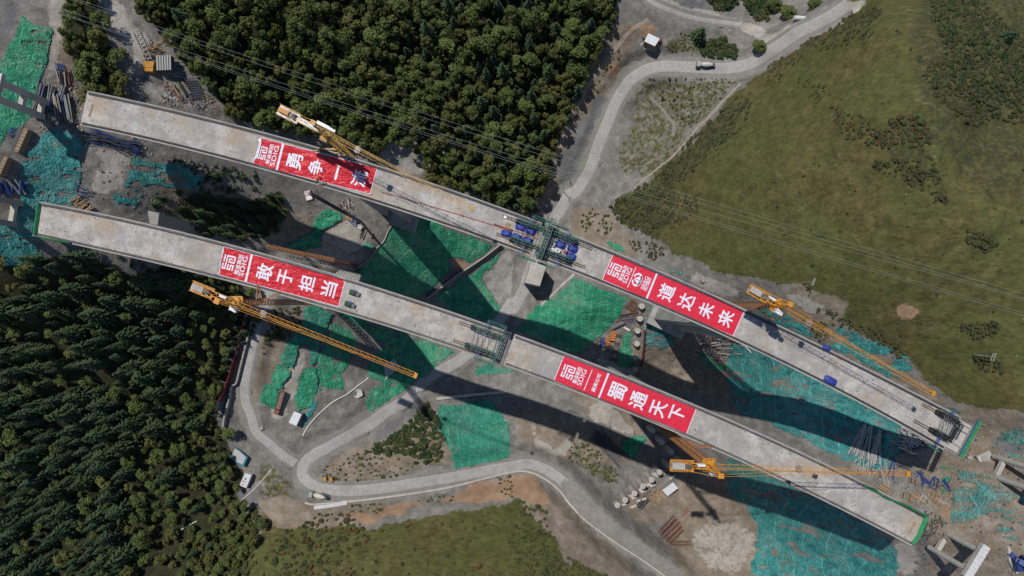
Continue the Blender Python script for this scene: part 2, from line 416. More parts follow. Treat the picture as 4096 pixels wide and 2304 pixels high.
zone('light', T(2,0,'1030,0 1200,0 1932,230 1932,330 1700,220 1400,180 1200,110'), T(3,0,'0,260 350,160 600,0 800,0 700,90 350,220 0,420'), T(0,0,'700,1100 860,1130 1000,1190 960,1300 940,1449 680,1449 720,1290 790,1230'),
     T(1,1,'500,330 640,240 750,220 830,270 860,340 800,400 740,470 660,440 480,400'), T(2,1,'1290,650 1400,600 1750,760 1700,820 1500,760'), T(2,2,'560,150 640,130 760,180 830,250 940,390 830,350 600,260'), T(1,2,'80,60 200,60 220,260 120,240'),  T(2,2,'130,300 170,300 200,420 330,480 460,410 470,440 400,560 300,520 180,470'),
     F('700,930 770,880 750,1000 700,1010'), T(2,1,'120,130 200,0 260,0 180,150'), T(3,1,'100,780 200,770 380,810 420,930 500,1000 440,1000 380,930 200,850'), T(3,2,'950,1190 1100,1180 1130,1300 1100,1449 1000,1449 920,1290'))
zone('light', T(2,2,'1390,1080 1480,1020 1600,1010 1720,1040 1810,1110 1840,1220 1800,1330 1720,1410 1600,1440 1480,1400 1400,1320 1350,1230 1350,1150'), val=0.6)
zone('grass', F('2400,1240 2480,1220 2560,1300 2560,1380 2480,1420 2420,1340'), val=0.5)
zone('light', T(0,0,'380,-60 500,-60 500,150 470,330 440,520 390,640 350,600 400,330 380,150'), T(0,0,'720,-60 870,-60 960,130 1080,260 1090,430 1060,640 990,520 960,330 820,190'), val=0.8)
zone('slate', T(0,0,'60,0 180,0 80,200 20,440 0,440 0,200'), T(2,0,'1200,0 1500,0 1480,90 1300,70'), T(2,0,'560,860 640,700 700,750 660,900 480,1250 400,1449 330,1300 440,1050'),
     T(1,2,'860,400 1200,190 1280,120 1300,170 1000,380 880,430'), T(2,1,'150,140 240,10 300,60 230,200'), T(2,2,'500,880 700,1100 860,1280 700,1120 520,980'), T(3,2,'1680,430 1932,340 1932,560 1800,540 1700,500'), T(0,2,'1780,820 1932,780 1900,900 1820,900'))
zone('pad', T(1,1,'380,430 480,400 660,440 740,470 860,500 700,620 500,560 300,500'), T(1,0,'1000,1060 1200,1020 1500,1080 1540,1130 1400,1180 1300,1290 1050,1290 900,1220'), T(1,1,'1690,660 1760,600 1860,440 1932,420 1932,780 1860,850 1800,800'), T(0,0,'1090,640 1250,640 1450,800 1500,850 1380,800 1100,740'))
def blur(a, n=1):
    for _ in range(n):
        a = (a + np.roll(a, 1, 0) + np.roll(a, -1, 0) + np.roll(a, 1, 1) + np.roll(a, -1, 1)) / 5
    return a
# cut slopes drop the ground beside the lower hairpin so that its bank stands up
for k in ZN: ZN[k] = blur(ZN[k], 5)

# ------------------------------------------------------------------ ground material
def ground_material():
    m = bpy.data.materials.new('ground_cover'); m.use_nodes = True
    nt = m.node_tree; b = nt.nodes['Principled BSDF']; b.inputs['Roughness'].default_value = 0.95; b.inputs['Specular IOR Level'].default_value = 0.15
    pos = nt.nodes.new('ShaderNodeNewGeometry').outputs['Position']
    def noise(sc, det=6, rough=0.6, stretch=None, seed=0.0):
        mp = nt.nodes.new('ShaderNodeMapping'); mp.inputs['Location'].default_value = (seed, seed * 1.7, 0)
        if stretch: mp.inputs['Scale'].default_value = stretch
        nt.links.new(pos, mp.inputs['Vector'])
        n = nt.nodes.new('ShaderNodeTexNoise'); n.inputs['Scale'].default_value = sc; n.inputs['Detail'].default_value = det; n.inputs['Roughness'].default_value = rough
        nt.links.new(mp.outputs[0], n.inputs['Vector']); return n.outputs['Fac']
    def ramp(fac, stops):
        r = nt.nodes.new('ShaderNodeValToRGB'); e = r.color_ramp.elements
        while len(e) < len(stops): e.new(0.5)
        for el, (p, c) in zip(e, stops): el.position = p; el.color = rgb(c)
        nt.links.new(fac, r.inputs['Fac']); return r.outputs['Color']
    def mix(f, a, bcol):
        mx = nt.nodes.new('ShaderNodeMixRGB'); nt.links.new(f, mx.inputs[0]); nt.links.new(a, mx.inputs[1]); nt.links.new(bcol, mx.inputs[2]); return mx.outputs[0]
    fine = noise(1.6, 8, 0.75); mid = noise(0.22, 7, 0.65); big = noise(0.035, 5, 0.6); edge = noise(0.5, 6, 0.7, seed=31)
    def mul(a, s):
        mm = nt.nodes.new('ShaderNodeMath'); mm.operation = 'MULTIPLY'; nt.links.new(a, mm.inputs[0]); mm.inputs[1].default_value = s; return mm.outputs[0]
    def add(a, c):
        mm = nt.nodes.new('ShaderNodeMath'); mm.operation = 'ADD'; nt.links.new(a, mm.inputs[0])
        if isinstance(c, float): mm.inputs[1].default_value = c
        else: nt.links.new(c, mm.inputs[1])
        return mm.outputs[0]
    fm = add(mul(fine, 0.45), mul(mid, 0.55))
    col = ramp(fm, [(0.36, (0.10, 0.093, 0.083)), (0.5, (0.175, 0.164, 0.148)), (0.63, (0.27, 0.256, 0.235))])
    atts = []
    for nm in ('zoneA', 'zoneB'):
        a = nt.nodes.new('ShaderNodeAttribute'); a.attribute_name = nm
        s = nt.nodes.new('ShaderNodeSeparateColor'); nt.links.new(a.outputs['Color'], s.inputs[0])
        atts += [s.outputs[0], s.outputs[1], s.outputs[2], a.outputs['Alpha']]
    streak = noise(0.8, 7, 0.7, (0.35, 1.0, 1.0), 5)
    gm = add(mul(streak, 0.5), mul(mid, 0.5))
    grass = ramp(gm, [(0.36, (0.044, 0.042, 0.016)), (0.47, (0.080, 0.072, 0.027)), (0.56, (0.115, 0.096, 0.039)), (0.68, (0.168, 0.132, 0.068))])
    grass2 = ramp(gm, [(0.36, (0.040, 0.048, 0.016)), (0.5, (0.077, 0.084, 0.027)), (0.66, (0.118, 0.117, 0.042))])
    bm = ramp(add(mul(big, 0.7), mul(mid, 0.3)), [(0.43, (0, 0, 0)), (0.55, (1, 1, 1))])
    grass = mix(bm, grass, grass2)
    worn = ramp(add(mul(noise(0.09, 8, 0.7, (1.0, 0.6, 1.0), 12), 0.6), mul(streak, 0.4)), [(0.575, (0, 0, 0)), (0.64, (1, 1, 1))])
    wc = nt.nodes.new('ShaderNodeRGB'); wc.outputs[0].default_value = (0.175, 0.135, 0.085, 1)
    grass = mix(mul(worn, 0.7), grass, wc.outputs[0])
    dk = ramp(noise(0.35, 8, 0.75, seed=44), [(0.55, (0, 0, 0)), (0.64, (1, 1, 1))])
    dc = nt.nodes.new('ShaderNodeRGB'); dc.outputs[0].default_value = (0.044, 0.050, 0.022, 1)
    grass = mix(mul(dk, 0.6), grass, dc.outputs[0])
    soil = ramp(fm, [(0.3, (0.105, 0.082, 0.06)), (0.5, (0.20, 0.165, 0.128)), (0.66, (0.33, 0.285, 0.235))])
    orange = ramp(fm, [(0.3, (0.19, 0.115, 0.07)), (0.5, (0.29, 0.185, 0.12)), (0.7, (0.38, 0.28, 0.2))])
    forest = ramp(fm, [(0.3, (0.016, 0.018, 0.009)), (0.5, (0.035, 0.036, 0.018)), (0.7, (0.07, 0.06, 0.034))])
    light = ramp(fm, [(0.3, (0.20, 0.18, 0.154)), (0.5, (0.335, 0.305, 0.268)), (0.68, (0.47, 0.44, 0.40))])
    slate = ramp(fm, [(0.3, (0.085, 0.087, 0.09)), (0.5, (0.15, 0.15, 0.15)), (0.7, (0.22, 0.216, 0.21))])
    pad = ramp(add(mul(mid, 0.7), mul(fine, 0.3)), [(0.36, (0.15, 0.14, 0.127)), (0.5, (0.30, 0.283, 0.262)), (0.65, (0.35, 0.335, 0.315))])
    scrub = ramp(fm, [(0.3, (0.03, 0.034, 0.016)), (0.5, (0.05, 0.05, 0.026)), (0.7, (0.08, 0.07, 0.04))])
    for f, c in zip(atts, (grass, soil, orange, forest, light, slate, pad, scrub)):
        s = add(f, add(mul(edge, 1.5), -0.75))
        rr = nt.nodes.new('ShaderNodeMapRange'); rr.inputs[1].default_value = 0.4; rr.inputs[2].default_value = 0.6
        nt.links.new(s, rr.inputs[0])
        col = mix(rr.outputs[0], col, c)
    # scattered pale stones and dark tufts
    vo = nt.nodes.new('ShaderNodeTexVoronoi'); vo.inputs['Scale'].default_value = 0.55; nt.links.new(pos, vo.inputs['Vector'])
    st = ramp(vo.outputs['Distance'], [(0.09, (1, 1, 1)), (0.14, (0, 0, 0))])
    sel = ramp(noise(0.3, 2, 0.5, seed=77), [(0.62, (0, 0, 0)), (0.66, (1, 1, 1))])
    mm = nt.nodes.new('ShaderNodeMixRGB'); mm.blend_type = 'MULTIPLY'; mm.inputs[0].default_value = 1; nt.links.new(st, mm.inputs[1]); nt.links.new(sel, mm.inputs[2])
    stone = nt.nodes.new('ShaderNodeRGB'); stone.outputs[0].default_value = (0.36, 0.34, 0.31, 1)
    col = mix(mul(mm.outputs[0], 0.7), col, stone.outputs[0])
    nt.links.new(col, b.inputs['Base Color'])
    bp = nt.nodes.new('ShaderNodeBump'); bp.inputs['Distance'].default_value = 0.5; bp.inputs['Strength'].default_value = 1.0
    nt.links.new(add(mul(noise(0.9, 3, 0.5, seed=9), 0.35), noise(0.22, 4, 0.55)), bp.inputs['Height']); nt.links.new(bp.outputs[0], b.inputs['Normal'])
    MATS['ground_cover'] = m
ground_material()
EX = np.array([24, 60, 130, 300, 700, 1500, 3000.0])
AX = np.concatenate([GX[0] - EX[::-1], GX, GX[-1] + EX]); AY = np.concatenate([GY[0] - EX[::-1], GY, GY[-1] + EX])
NE = len(EX)
ax, ay = np.meshgrid(AX, AY)
az = np.pad(HZ, NE, mode='edge')
zc = {k: np.pad(v, NE, mode='edge') for k, v in ZN.items()}
nx, ny = len(AX), len(AY)
idx = np.arange(nx * ny).reshape(ny, nx)
quads = np.stack([idx[:-1, :-1], idx[:-1, 1:], idx[1:, 1:], idx[1:, :-1]], -1).reshape(-1, 4)
ground = npmesh('ground', np.stack([ax, ay, az], -1).reshape(-1, 3), quads, 'ground_cover', smooth=True)
for nm, ks in (('zoneA', ('grass', 'soil', 'orange', 'forest')), ('zoneB', ('light', 'slate', 'pad', 'scrub'))):
    at = ground.data.attributes.new(nm, 'FLOAT_COLOR', 'POINT')
    at.data.foreach_set('color', np.stack([zc[k].ravel() for k in ks], -1).astype(np.float32).ravel())
tag(ground, kind='structure')

# ------------------------------------------------------------------ road sheets
def pave_material(name, c1, c2, crack):
    m = mat(name, c1, c2, scale=0.5, rough=0.9, bump=0.05, bscale=2.0, detail=8, c3=tuple(v * 0.72 for v in c1))
    if crack:
        nt = m.node_tree; b = nt.nodes['Principled BSDF']
        src = [n for n in nt.nodes if n.type == 'NEW_GEOMETRY'][0].outputs['Position']
        lk = b.inputs['Base Color'].links[0].from_socket
        vo = nt.nodes.new('ShaderNodeTexVoronoi'); vo.feature = 'DISTANCE_TO_EDGE'; vo.inputs['Scale'].default_value = 0.8
        nt.links.new(src, vo.inputs['Vector'])
        r = nt.nodes.new('ShaderNodeValToRGB'); r.color_ramp.elements[0].position = 0.02; r.color_ramp.elements[0].color = (1, 1, 1, 1); r.color_ramp.elements[1].position = 0.07; r.color_ramp.elements[1].color = (0, 0, 0, 1)
        nt.links.new(vo.outputs['Distance'], r.inputs[0])
        n2 = nt.nodes.new('ShaderNodeTexNoise'); n2.inputs['Scale'].default_value = 0.07; nt.links.new(src, n2.inputs['Vector'])
        r2 = nt.nodes.new('ShaderNodeValToRGB'); r2.color_ramp.elements[0].position = 0.58; r2.color_ramp.elements[1].position = 0.66
        nt.links.new(n2.outputs[0], r2.inputs[0])
        mu = nt.nodes.new('ShaderNodeMixRGB'); mu.blend_type = 'MULTIPLY'; mu.inputs[0].default_value = 0.5
        nt.links.new(r.outputs[0], mu.inputs[1]); nt.links.new(r2.outputs[0], mu.inputs[2])
        mx = nt.nodes.new('ShaderNodeMixRGB'); mx.inputs[2].default_value = (0.19, 0.18, 0.17, 1)
        nt.links.new(mu.outputs[0], mx.inputs[0]); nt.links.new(lk, mx.inputs[1]); nt.links.new(mx.outputs[0], b.inputs['Base Color'])
pave_material('concrete_pave', (0.39, 0.374, 0.358), (0.30, 0.288, 0.272), True)
pave_material('dirt_pave', (0.235, 0.22, 0.20), (0.165, 0.155, 0.14), False)
def strip(name, P, w, m, lift=0.1, jit=0.25, nacross=7, thick=0.0, parent=None):
    P = np.asarray(P, float)
    t = np.gradient(P[:, :2], axis=0); t /= np.linalg.norm(t, axis=1)[:, None] + 1e-9
    n = np.stack([-t[:, 1], t[:, 0]], -1)
    off = np.linspace(-1, 1, nacross)
    V = np.zeros((len(P), nacross, 3))
    s = np.arange(len(P))
    for k, o in enumerate(off):
        e = o * (w / 2 + (jit * (fbm(s / 6.0, s * 0 + k, 5 + (o > 0), 3) - 0.5) * 2 if abs(o) == 1 else 0))
        V[:, k, :2] = P[:, :2] + n * np.atleast_1d(e).reshape(-1, 1) if np.ndim(e) else P[:, :2] + n * e
        V[:, k, 2] = terr(V[:, k, 0], V[:, k, 1]) + lift
    V[:, 0, 2] -= lift * 2.2; V[:, -1, 2] -= lift * 2.2
    i = np.arange(len(P) * nacross).reshape(len(P), nacross)
    Q = np.stack([i[:-1, :-1], i[1:, :-1], i[1:, 1:], i[:-1, 1:]], -1).reshape(-1, 4)[:, ::-1]
    return npmesh(name, V.reshape(-1, 3), Q, m, parent, smooth=True)
for k, ((nm, px, w, mt, lab), P) in enumerate(zip(ROADS, ROADC)):
    tag(strip(nm, P, w, mt, lift=0.16 + 0.015 * k), kind='structure')
    tag(strip('road_verge', P, w + 4.2, 'dirt_pave', lift=0.07 + 0.006 * k, jit=2.2, nacross=9), kind='structure')
mat('stream_bed', (0.42, 0.36, 0.30), (0.22, 0.18, 0.14), scale=1.2, bump=0.3, bscale=2.5, c3=(0.34, 0.24, 0.16))
a = np.array(T(2,0,'1030,150 960,190 900,235 840,300 780,380 700,480 620,580 550,680 500,780 450,880 400,1000 360,1100 332,1180 335,1260 285,1350 225,1449'))
tag(strip('stream_channel', resample(G(a[:, 0], a[:, 1])[:, :2], 0.6), 2.6, 'stream_bed', lift=0.12, jit=1.1), kind='structure')
a = np.array(T(2,0,'1720,630 1560,800 1480,890 1400,960 1300,1080 1200,1190 1100,1270 1000,1350 920,1430'))
tag(strip('stony_path', resample(G(a[:, 0], a[:, 1])[:, :2], 0.6), 1.1, 'stream_bed', lift=0.1, jit=0.6), kind='structure')
a = np.array(T(2,0,'1040,740 1110,800 1180,880 1225,950 1210,1030'))
mat('path_soil', (0.235, 0.215, 0.185), (0.17, 0.155, 0.13), scale=0.9, bump=0.1)
tag(strip('worn_path', resample(G(a[:, 0], a[:, 1])[:, :2], 0.6), 1.7, 'path_soil', lift=0.08, jit=0.7), kind='structure')

# ------------------------------------------------------------------ dust nets draped over the cut slopes
def net_material(name, c1, c2, c3, t0=0.56, t1=0.66, tw=0.6):
    m = bpy.data.materials.new(name); m.use_nodes = True
    nt = m.node_tree; b = nt.nodes['Principled BSDF']; b.inputs['Roughness'].default_value = 0.6; b.inputs['Specular IOR Level'].default_value = 0.3
    pos = nt.nodes.new('ShaderNodeNewGeometry').outputs['Position']
    def noise(sc, det, st=None):
        mp = nt.nodes.new('ShaderNodeMapping')
        if st: mp.inputs['Scale'].default_value = st
        nt.links.new(pos, mp.inputs['Vector'])
        n = nt.nodes.new('ShaderNodeTexNoise'); n.inputs['Scale'].default_value = sc; n.inputs['Detail'].default_value = det; n.inputs['Roughness'].default_value = 0.7; n.inputs['Distortion'].default_value = 0.6
        nt.links.new(mp.outputs[0], n.inputs['Vector']); return n.outputs['Fac']
    r = nt.nodes.new('ShaderNodeValToRGB'); e = r.color_ramp.elements; e.new(0.5)
    for el, (p, c) in zip(e, ((0.34, c2), (0.5, c1), (0.66, c3))): el.position = p; el.color = rgb(c)
    nt.links.new(noise(0.17, 9, (0.55, 1.25, 1)), r.inputs[0])
    # worn places where the soil shows through the mesh
    r2 = nt.nodes.new('ShaderNodeValToRGB'); r2.color_ramp.elements[0].position = t0; r2.color_ramp.elements[1].position = t1
    nt.links.new(noise(0.16, 8, (0.6, 1.5, 1)), r2.inputs[0])
    mx = nt.nodes.new('ShaderNodeMixRGB'); mx.inputs[2].default_value = (0.20, 0.175, 0.13, 1)
    mu = nt.nodes.new('ShaderNodeMath'); mu.operation = 'MULTIPLY'; mu.inputs[1].default_value = tw
    nt.links.new(r2.outputs[0], mu.inputs[0]); nt.links.new(mu.outputs[0], mx.inputs[0]); nt.links.new(r.outputs[0], mx.inputs[1])
    # sewn seams between the strips of netting
    wv = nt.nodes.new('ShaderNodeTexWave'); wv.inputs['Scale'].default_value = 0.075; wv.inputs['Distortion'].default_value = 11.0; wv.inputs['Detail'].default_value = 3; wv.inputs['Detail Scale'].default_value = 0.35; nt.links.new(pos, wv.inputs['Vector'])
    rs = nt.nodes.new('ShaderNodeValToRGB'); rs.color_ramp.elements[0].position = 0.955; rs.color_ramp.elements[1].position = 0.99; nt.links.new(wv.outputs['Fac'], rs.inputs[0])
    ms = nt.nodes.new('ShaderNodeMixRGB'); ms.inputs[2].default_value = rgb(tuple(min(1, v * 1.5 + 0.03) for v in c3)); mk = nt.nodes.new('ShaderNodeMath'); mk.operation = 'MULTIPLY'; mk.inputs[1].default_value = 0.28
    nt.links.new(rs.outputs[0], mk.inputs[0]); nt.links.new(mk.outputs[0], ms.inputs[0]); nt.links.new(mx.outputs[0], ms.inputs[1])
    # dust lying in the net
    rd = nt.nodes.new('ShaderNodeValToRGB'); rd.color_ramp.elements[0].position = 0.5; rd.color_ramp.elements[1].position = 0.75; nt.links.new(noise(0.06, 6), rd.inputs[0])
    md = nt.nodes.new('ShaderNodeMixRGB'); md.inputs[2].default_value = rgb(tuple(0.6 * v + 0.4 * g for v, g in zip(c3, (0.26, 0.25, 0.22)))); nt.links.new(rd.outputs[0], md.inputs[0]); nt.links.new(ms.outputs[0], md.inputs[1])
    nt.links.new(md.outputs[0], b.inputs['Base Color'])
    bp = nt.nodes.new('ShaderNodeBump'); bp.inputs['Distance'].default_value = 0.5
    ri = nt.nodes.new('ShaderNodeMath'); ri.operation = 'PINGPONG'; ri.inputs[1].default_value = 0.12
    nt.links.new(noise(0.33, 3), ri.inputs[0])
    nt.links.new(ri.outputs[0], bp.inputs['Height']); bp.inputs['Strength'].default_value = 1.0; bp.inputs['Distance'].default_value = 3.0
    nt.links.new(bp.outputs[0], b.inputs['Normal'])
    MATS[name] = m
net_material('green_net', (0.025, 0.255, 0.140), (0.015, 0.160, 0.092), (0.081, 0.350, 0.200))
net_material('teal_net', (0.041, 0.232, 0.218), (0.025, 0.144, 0.142), (0.089, 0.327, 0.308))
net_material('teal_thin', (0.060, 0.205, 0.188), (0.051, 0.137, 0.128), (0.102, 0.319, 0.296), 0.44, 0.56, 0.85)
net_material('mint_net', (0.030, 0.228, 0.152), (0.019, 0.163, 0.096), (0.051, 0.274, 0.192))
def net(poly, m, label, holes=0.0, lift=0.18, ridge=0.35, seed=1, amp=22, name='dust_net', st=0.36):
    poly = np.array(poly)
    Pw = G(poly[:, 0], poly[:, 1])
    x0, y0 = Pw[:, :2].min(0) - 4; x1, y1 = Pw[:, :2].max(0) + 4
    X, Y = np.meshgrid(np.arange(x0, x1, st), np.arange(y0, y1, st))
    Zt = terr(X, Y)
    th = seed * 1.37; Xr = X * math.cos(th) + Y * math.sin(th); Yr = -X * math.sin(th) + Y * math.cos(th)
    r1 = np.minimum(np.abs(fbm(X / 3.5 + 9 * seed, Y / 3.5, seed, 3) - 0.5) * 2, np.abs(fbm(Xr / 11.0, Yr / 1.9, seed + 3, 2) - 0.5) * 2.4)
    r2 = fbm(X / 9.0, Y / 9.0 + seed, seed + 5, 3)
    Zt = Zt + lift + ridge * (1 - r1) * r2 * 1.6
    pp = proj(np.stack([X, Y, Zt], -1))
    qx = pp[..., 0] + (fbm(X / 4, Y / 4, seed + 40, 3) - 0.5) * amp; qy = pp[..., 1] + (fbm(X / 4, Y / 4, seed + 60, 3) - 0.5) * amp
    ins = inpoly(qx, qy, poly)
    if holes > 0:
        h = fbm(X / 4.5 + Y / 9, Y / 2.0 - X / 12, seed + 80, 4)
        ins &= h < np.quantile(h, 1 - holes)
    c = ins[:-1, :-1] & ins[:-1, 1:] & ins[1:, 1:] & ins[1:, :-1]
    Zt = Zt - np.where(blur(ins.astype(float), 2) < 0.97, 0.12, 0.0)
    n = X.shape[1]; idx = np.arange(X.size).reshape(X.shape)
    Q = np.stack([idx[:-1, :-1], idx[:-1, 1:], idx[1:, 1:], idx[1:, :-1]], -1)[c]
    if len(Q) == 0: return None
    used, inv = np.unique(Q, return_inverse=True)
    V = np.stack([X, Y, Zt], -1).reshape(-1, 3)[used]
    edge = ~ins
    o = npmesh(name, V, inv.reshape(-1, 4), m, smooth=True)
    return tag(o, label, 'dust net')
ZF = (1030, 1200, 2.898); ZD = (2360, 1180, 4.528)
NETS = [
 (T(0,0,'150,110 210,160 300,195 390,200 395,300 370,420 320,560 310,640 280,800 240,870 200,900 160,970 60,1000 0,1130 -40,1130 -40,520 0,460 60,330 110,240'), 'green_net', 'long green dust net on the slope under the far left pier frame', 0.02),
 (T(0,0,'330,1000 480,955 560,1000 650,1130 610,1160 610,1340 580,1420 560,1560 310,1530 280,1650 250,1780 340,1930 260,1970 150,2020 -60,2010 -60,1700 100,1690 150,1560 130,1320 180,1200 250,1110'), 'teal_net', 'dark teal dust net below the left ends of both decks', 0.05),
 (T(0,0,'1000,1190 1100,1210 1400,1250 1540,1340 1560,1440 1300,1420 1150,1390 1040,1449 880,1470 960,1350'), 'teal_net', 'torn teal net on rubble between the left halves of the decks', 0.12),
 (T(0,1,'850,10 1050,0 1080,50 1000,110 860,80'), 'teal_net', 'small crumpled teal net beside the concrete block', 0.25),
 (T(1,1,'540,105 640,150 650,210 560,270 500,300 490,350 480,410 380,430 250,450 220,420 300,370 390,320 430,280 430,230 480,160'), 'green_net', 'green net heaped at the edge of the concrete yard between the decks', 0.0),
 (T(1,1,'1075,155 1200,170 1350,230 1550,310 1790,395 1620,545 1540,490 1450,510 1490,590 1380,680 1320,745 1220,800 1050,760 900,700 690,625 860,500 960,380 1020,290'), 'green_net', 'broad dark green net on the slope between both decks, left of the trench wall', 0.0),
 (T(1,1,'1840,450 1830,520 1720,610 1690,660 1760,740 1800,800 1860,860 1790,945 1740,975 1600,930 1330,835 1400,760 1490,700 1560,650 1650,600 1740,530'), 'green_net', 'bright green net right of the trench wall above the lower deck', 0.0),
 (Z(*ZF,'550,75 700,70 880,130 860,250 800,340 760,480 720,600 690,720 640,760 600,740 620,650 590,560 520,510 470,560 470,640 410,800 310,780 240,700 300,540 400,400 480,320 540,180'), 'mint_net', 'pale mint net spread over stored parts below the lower deck', 0.0),
 (Z(*ZF,'260,700 330,770 390,850 380,900 300,960 300,1010 200,1030 150,930 150,860 200,770'), 'green_net', 'crumpled green net on the yard edge above the covered truck', 0.0),
 (Z(*ZF,'60,980 160,980 230,1050 280,1030 260,1100 210,1260 130,1230 20,1170'), 'green_net', 'green net hung beside the red dump truck', 0.0),
 (Z(*ZF,'600,760 680,770 710,1000 700,1080 660,1150 600,1250 440,1280 420,1150 450,1050 490,900 530,820'), 'green_net', 'bright green net over a heap beside the white site cabin', 0.0),
 (Z(*ZF,'860,250 960,290 1060,330 1130,430 1159,560 1080,640 1080,740 970,860 1000,930 990,1040 850,1030 720,990 690,860 690,700 740,590 790,450'), 'green_net', 'dark green net under the long yellow crane jib', 0.02),
 (Z(*ZF,'720,1000 780,1050 760,1120 700,1190 680,1290 570,1460 510,1500 520,1400 560,1320 600,1270 660,1180'), 'teal_net', 'narrow blue teal net strip running past the white site cabin', 0.2),
 (T(1,1,'610,905 700,920 860,990 1080,1060 1250,1110 1480,1190 1515,1210 1400,1290 1280,1390 1180,1449 1060,1530 870,1664 830,1620 850,1510 960,1440 850,1400 830,1310 900,1230 960,1170 830,1040 700,970'), 'green_net', 'striped green net below the lower deck where the tower shadows fall', 0.02),
 (T(1,2,'1380,160 1500,150 1700,120 1780,110 1870,250 1910,300 1925,400 1920,560 1700,610 1500,645 1480,540 1430,430 1370,340 1365,250'), 'mint_net', 'square mint net on the slope above the hairpin road', 0.0),
 (T(2,1,'460,630 600,700 880,790 860,850 820,940 780,980 700,1060 600,1150 520,1200 480,1220 400,1200 20,1040 100,990 110,930 170,870 260,830 340,770 420,700'), 'green_net', 'large light green net on the slope right of the concrete haul road', 0.0),
 (T(1,1,'1660,1310 1740,1300 1932,1330 1980,1350 1900,1360 1650,1390'), 'mint_net', 'thin mint net below the traveller on the lower deck', 0.05),
 (Z(*ZD,'1080,180 1200,210 1480,360 1520,450 1560,640 1500,780 1540,900 1400,940 1300,980 1130,930 980,930 980,640 1010,400 1040,300'), 'teal_net', 'teal net behind the propped slogan board below the upper deck', 0.12),
 (Z(*ZD,'590,700 700,670 810,720 760,830 740,900 780,1000 820,1150 750,1290 640,1380 560,1300 460,1270 530,1020 560,860'), 'green_net', 'green net between the rebar cage and the row of round piles', 0.0),
 (T(2,1,'1390,1200 1450,1210 1560,1300 1640,1310 1620,1360 1560,1360 1420,1270'), 'green_net', 'green net strip beside the rubble under the upper deck', 0.0),
 (F('1840,860 1930,870 2060,930 2160,985 2250,1035 2290,1075 2270,1130 2230,1190 2160,1175 2060,1125 1960,1075 1860,1040 1830,990 1825,920'), 'teal_net', 'torn teal net on the steep slope between the right halves of the decks', 0.06),
 (F('1825,1130 1900,1180 2000,1225 2200,1325 2260,1380 2260,1500 1880,1500 1895,1380 1905,1320 1870,1270 1828,1240'), 'teal_net', 'wide teal net below the right half of the lower deck', 0.07),
 (T(3,1,'-60,860 20,890 100,895 180,930 200,990 250,985 300,1030 350,1110 280,1095 100,1005 0,960 -80,910'), 'teal_net', 'ragged teal net at the foot of the upper right crane', 0.05),
 (T(3,1,'520,990 620,1050 780,1120 960,1190 1110,1280 1080,1360 980,1400 880,1390 740,1320 600,1230 440,1170 480,1100'), 'teal_net', 'teal net along the top edge of the right deck under the crane jib', 0.15),
 (T(2,1,'690,370 740,365 860,430 840,450 760,440'), 'green_net', 'small green net at the upper edge of the deck right of the traveller', 0.0),
 (T(3,2,'1440,640 1540,660 1640,700 1850,790 1960,880 1960,1000 1700,970 1550,1030 1400,1090 1370,950 1400,780'), 'teal_thin', 'shredded teal net between the two right pier frames', 0.18),
 (T(2,2,'840,410 1000,390 1020,430 960,490 930,560 880,540 830,500 830,440'), 'green_net', 'green tarpaulin net covering a heap beside the tall round piles', 0.0),
 (T(3,2,'1290,610 1420,615 1410,700 1330,840 1300,830 1310,720'), 'green_net', 'dull green framed net below the right traveller', 0.3),
 (T(3,2,'1700,360 1820,330 1960,330 1960,560 1860,570 1770,520 1730,430'), 'teal_thin', 'thin teal net over gravel at the right edge', 0.45),
 (T(3,2,'1700,1010 1800,1000 1960,1010 1960,1160 1850,1200 1740,1150'), 'teal_thin', 'tattered teal net above the corner concrete pad', 0.5),
 (T(2,1,'1660,1130 1760,1160 1932,1260 1960,1449 1932,1500 1800,1480 1740,1400 1700,1260'), 'teal_net', 'shaded teal net beside the rubble pit', 0.12),
 (T(2,1,'1190,590 1290,600 1340,670 1300,665 1220,630'), 'teal_net', 'little teal net at the upper deck edge above the slogan banner', 0.3),
]
for i, (poly, m, lab, h) in enumerate(NETS):
    heap = any(w in lab for w in ('heap', 'crumpled', 'stored', 'tarpaulin'))
    net(poly, m, lab, holes=h, seed=11 + i * 7, ridge=1.3 if heap else 0.45)

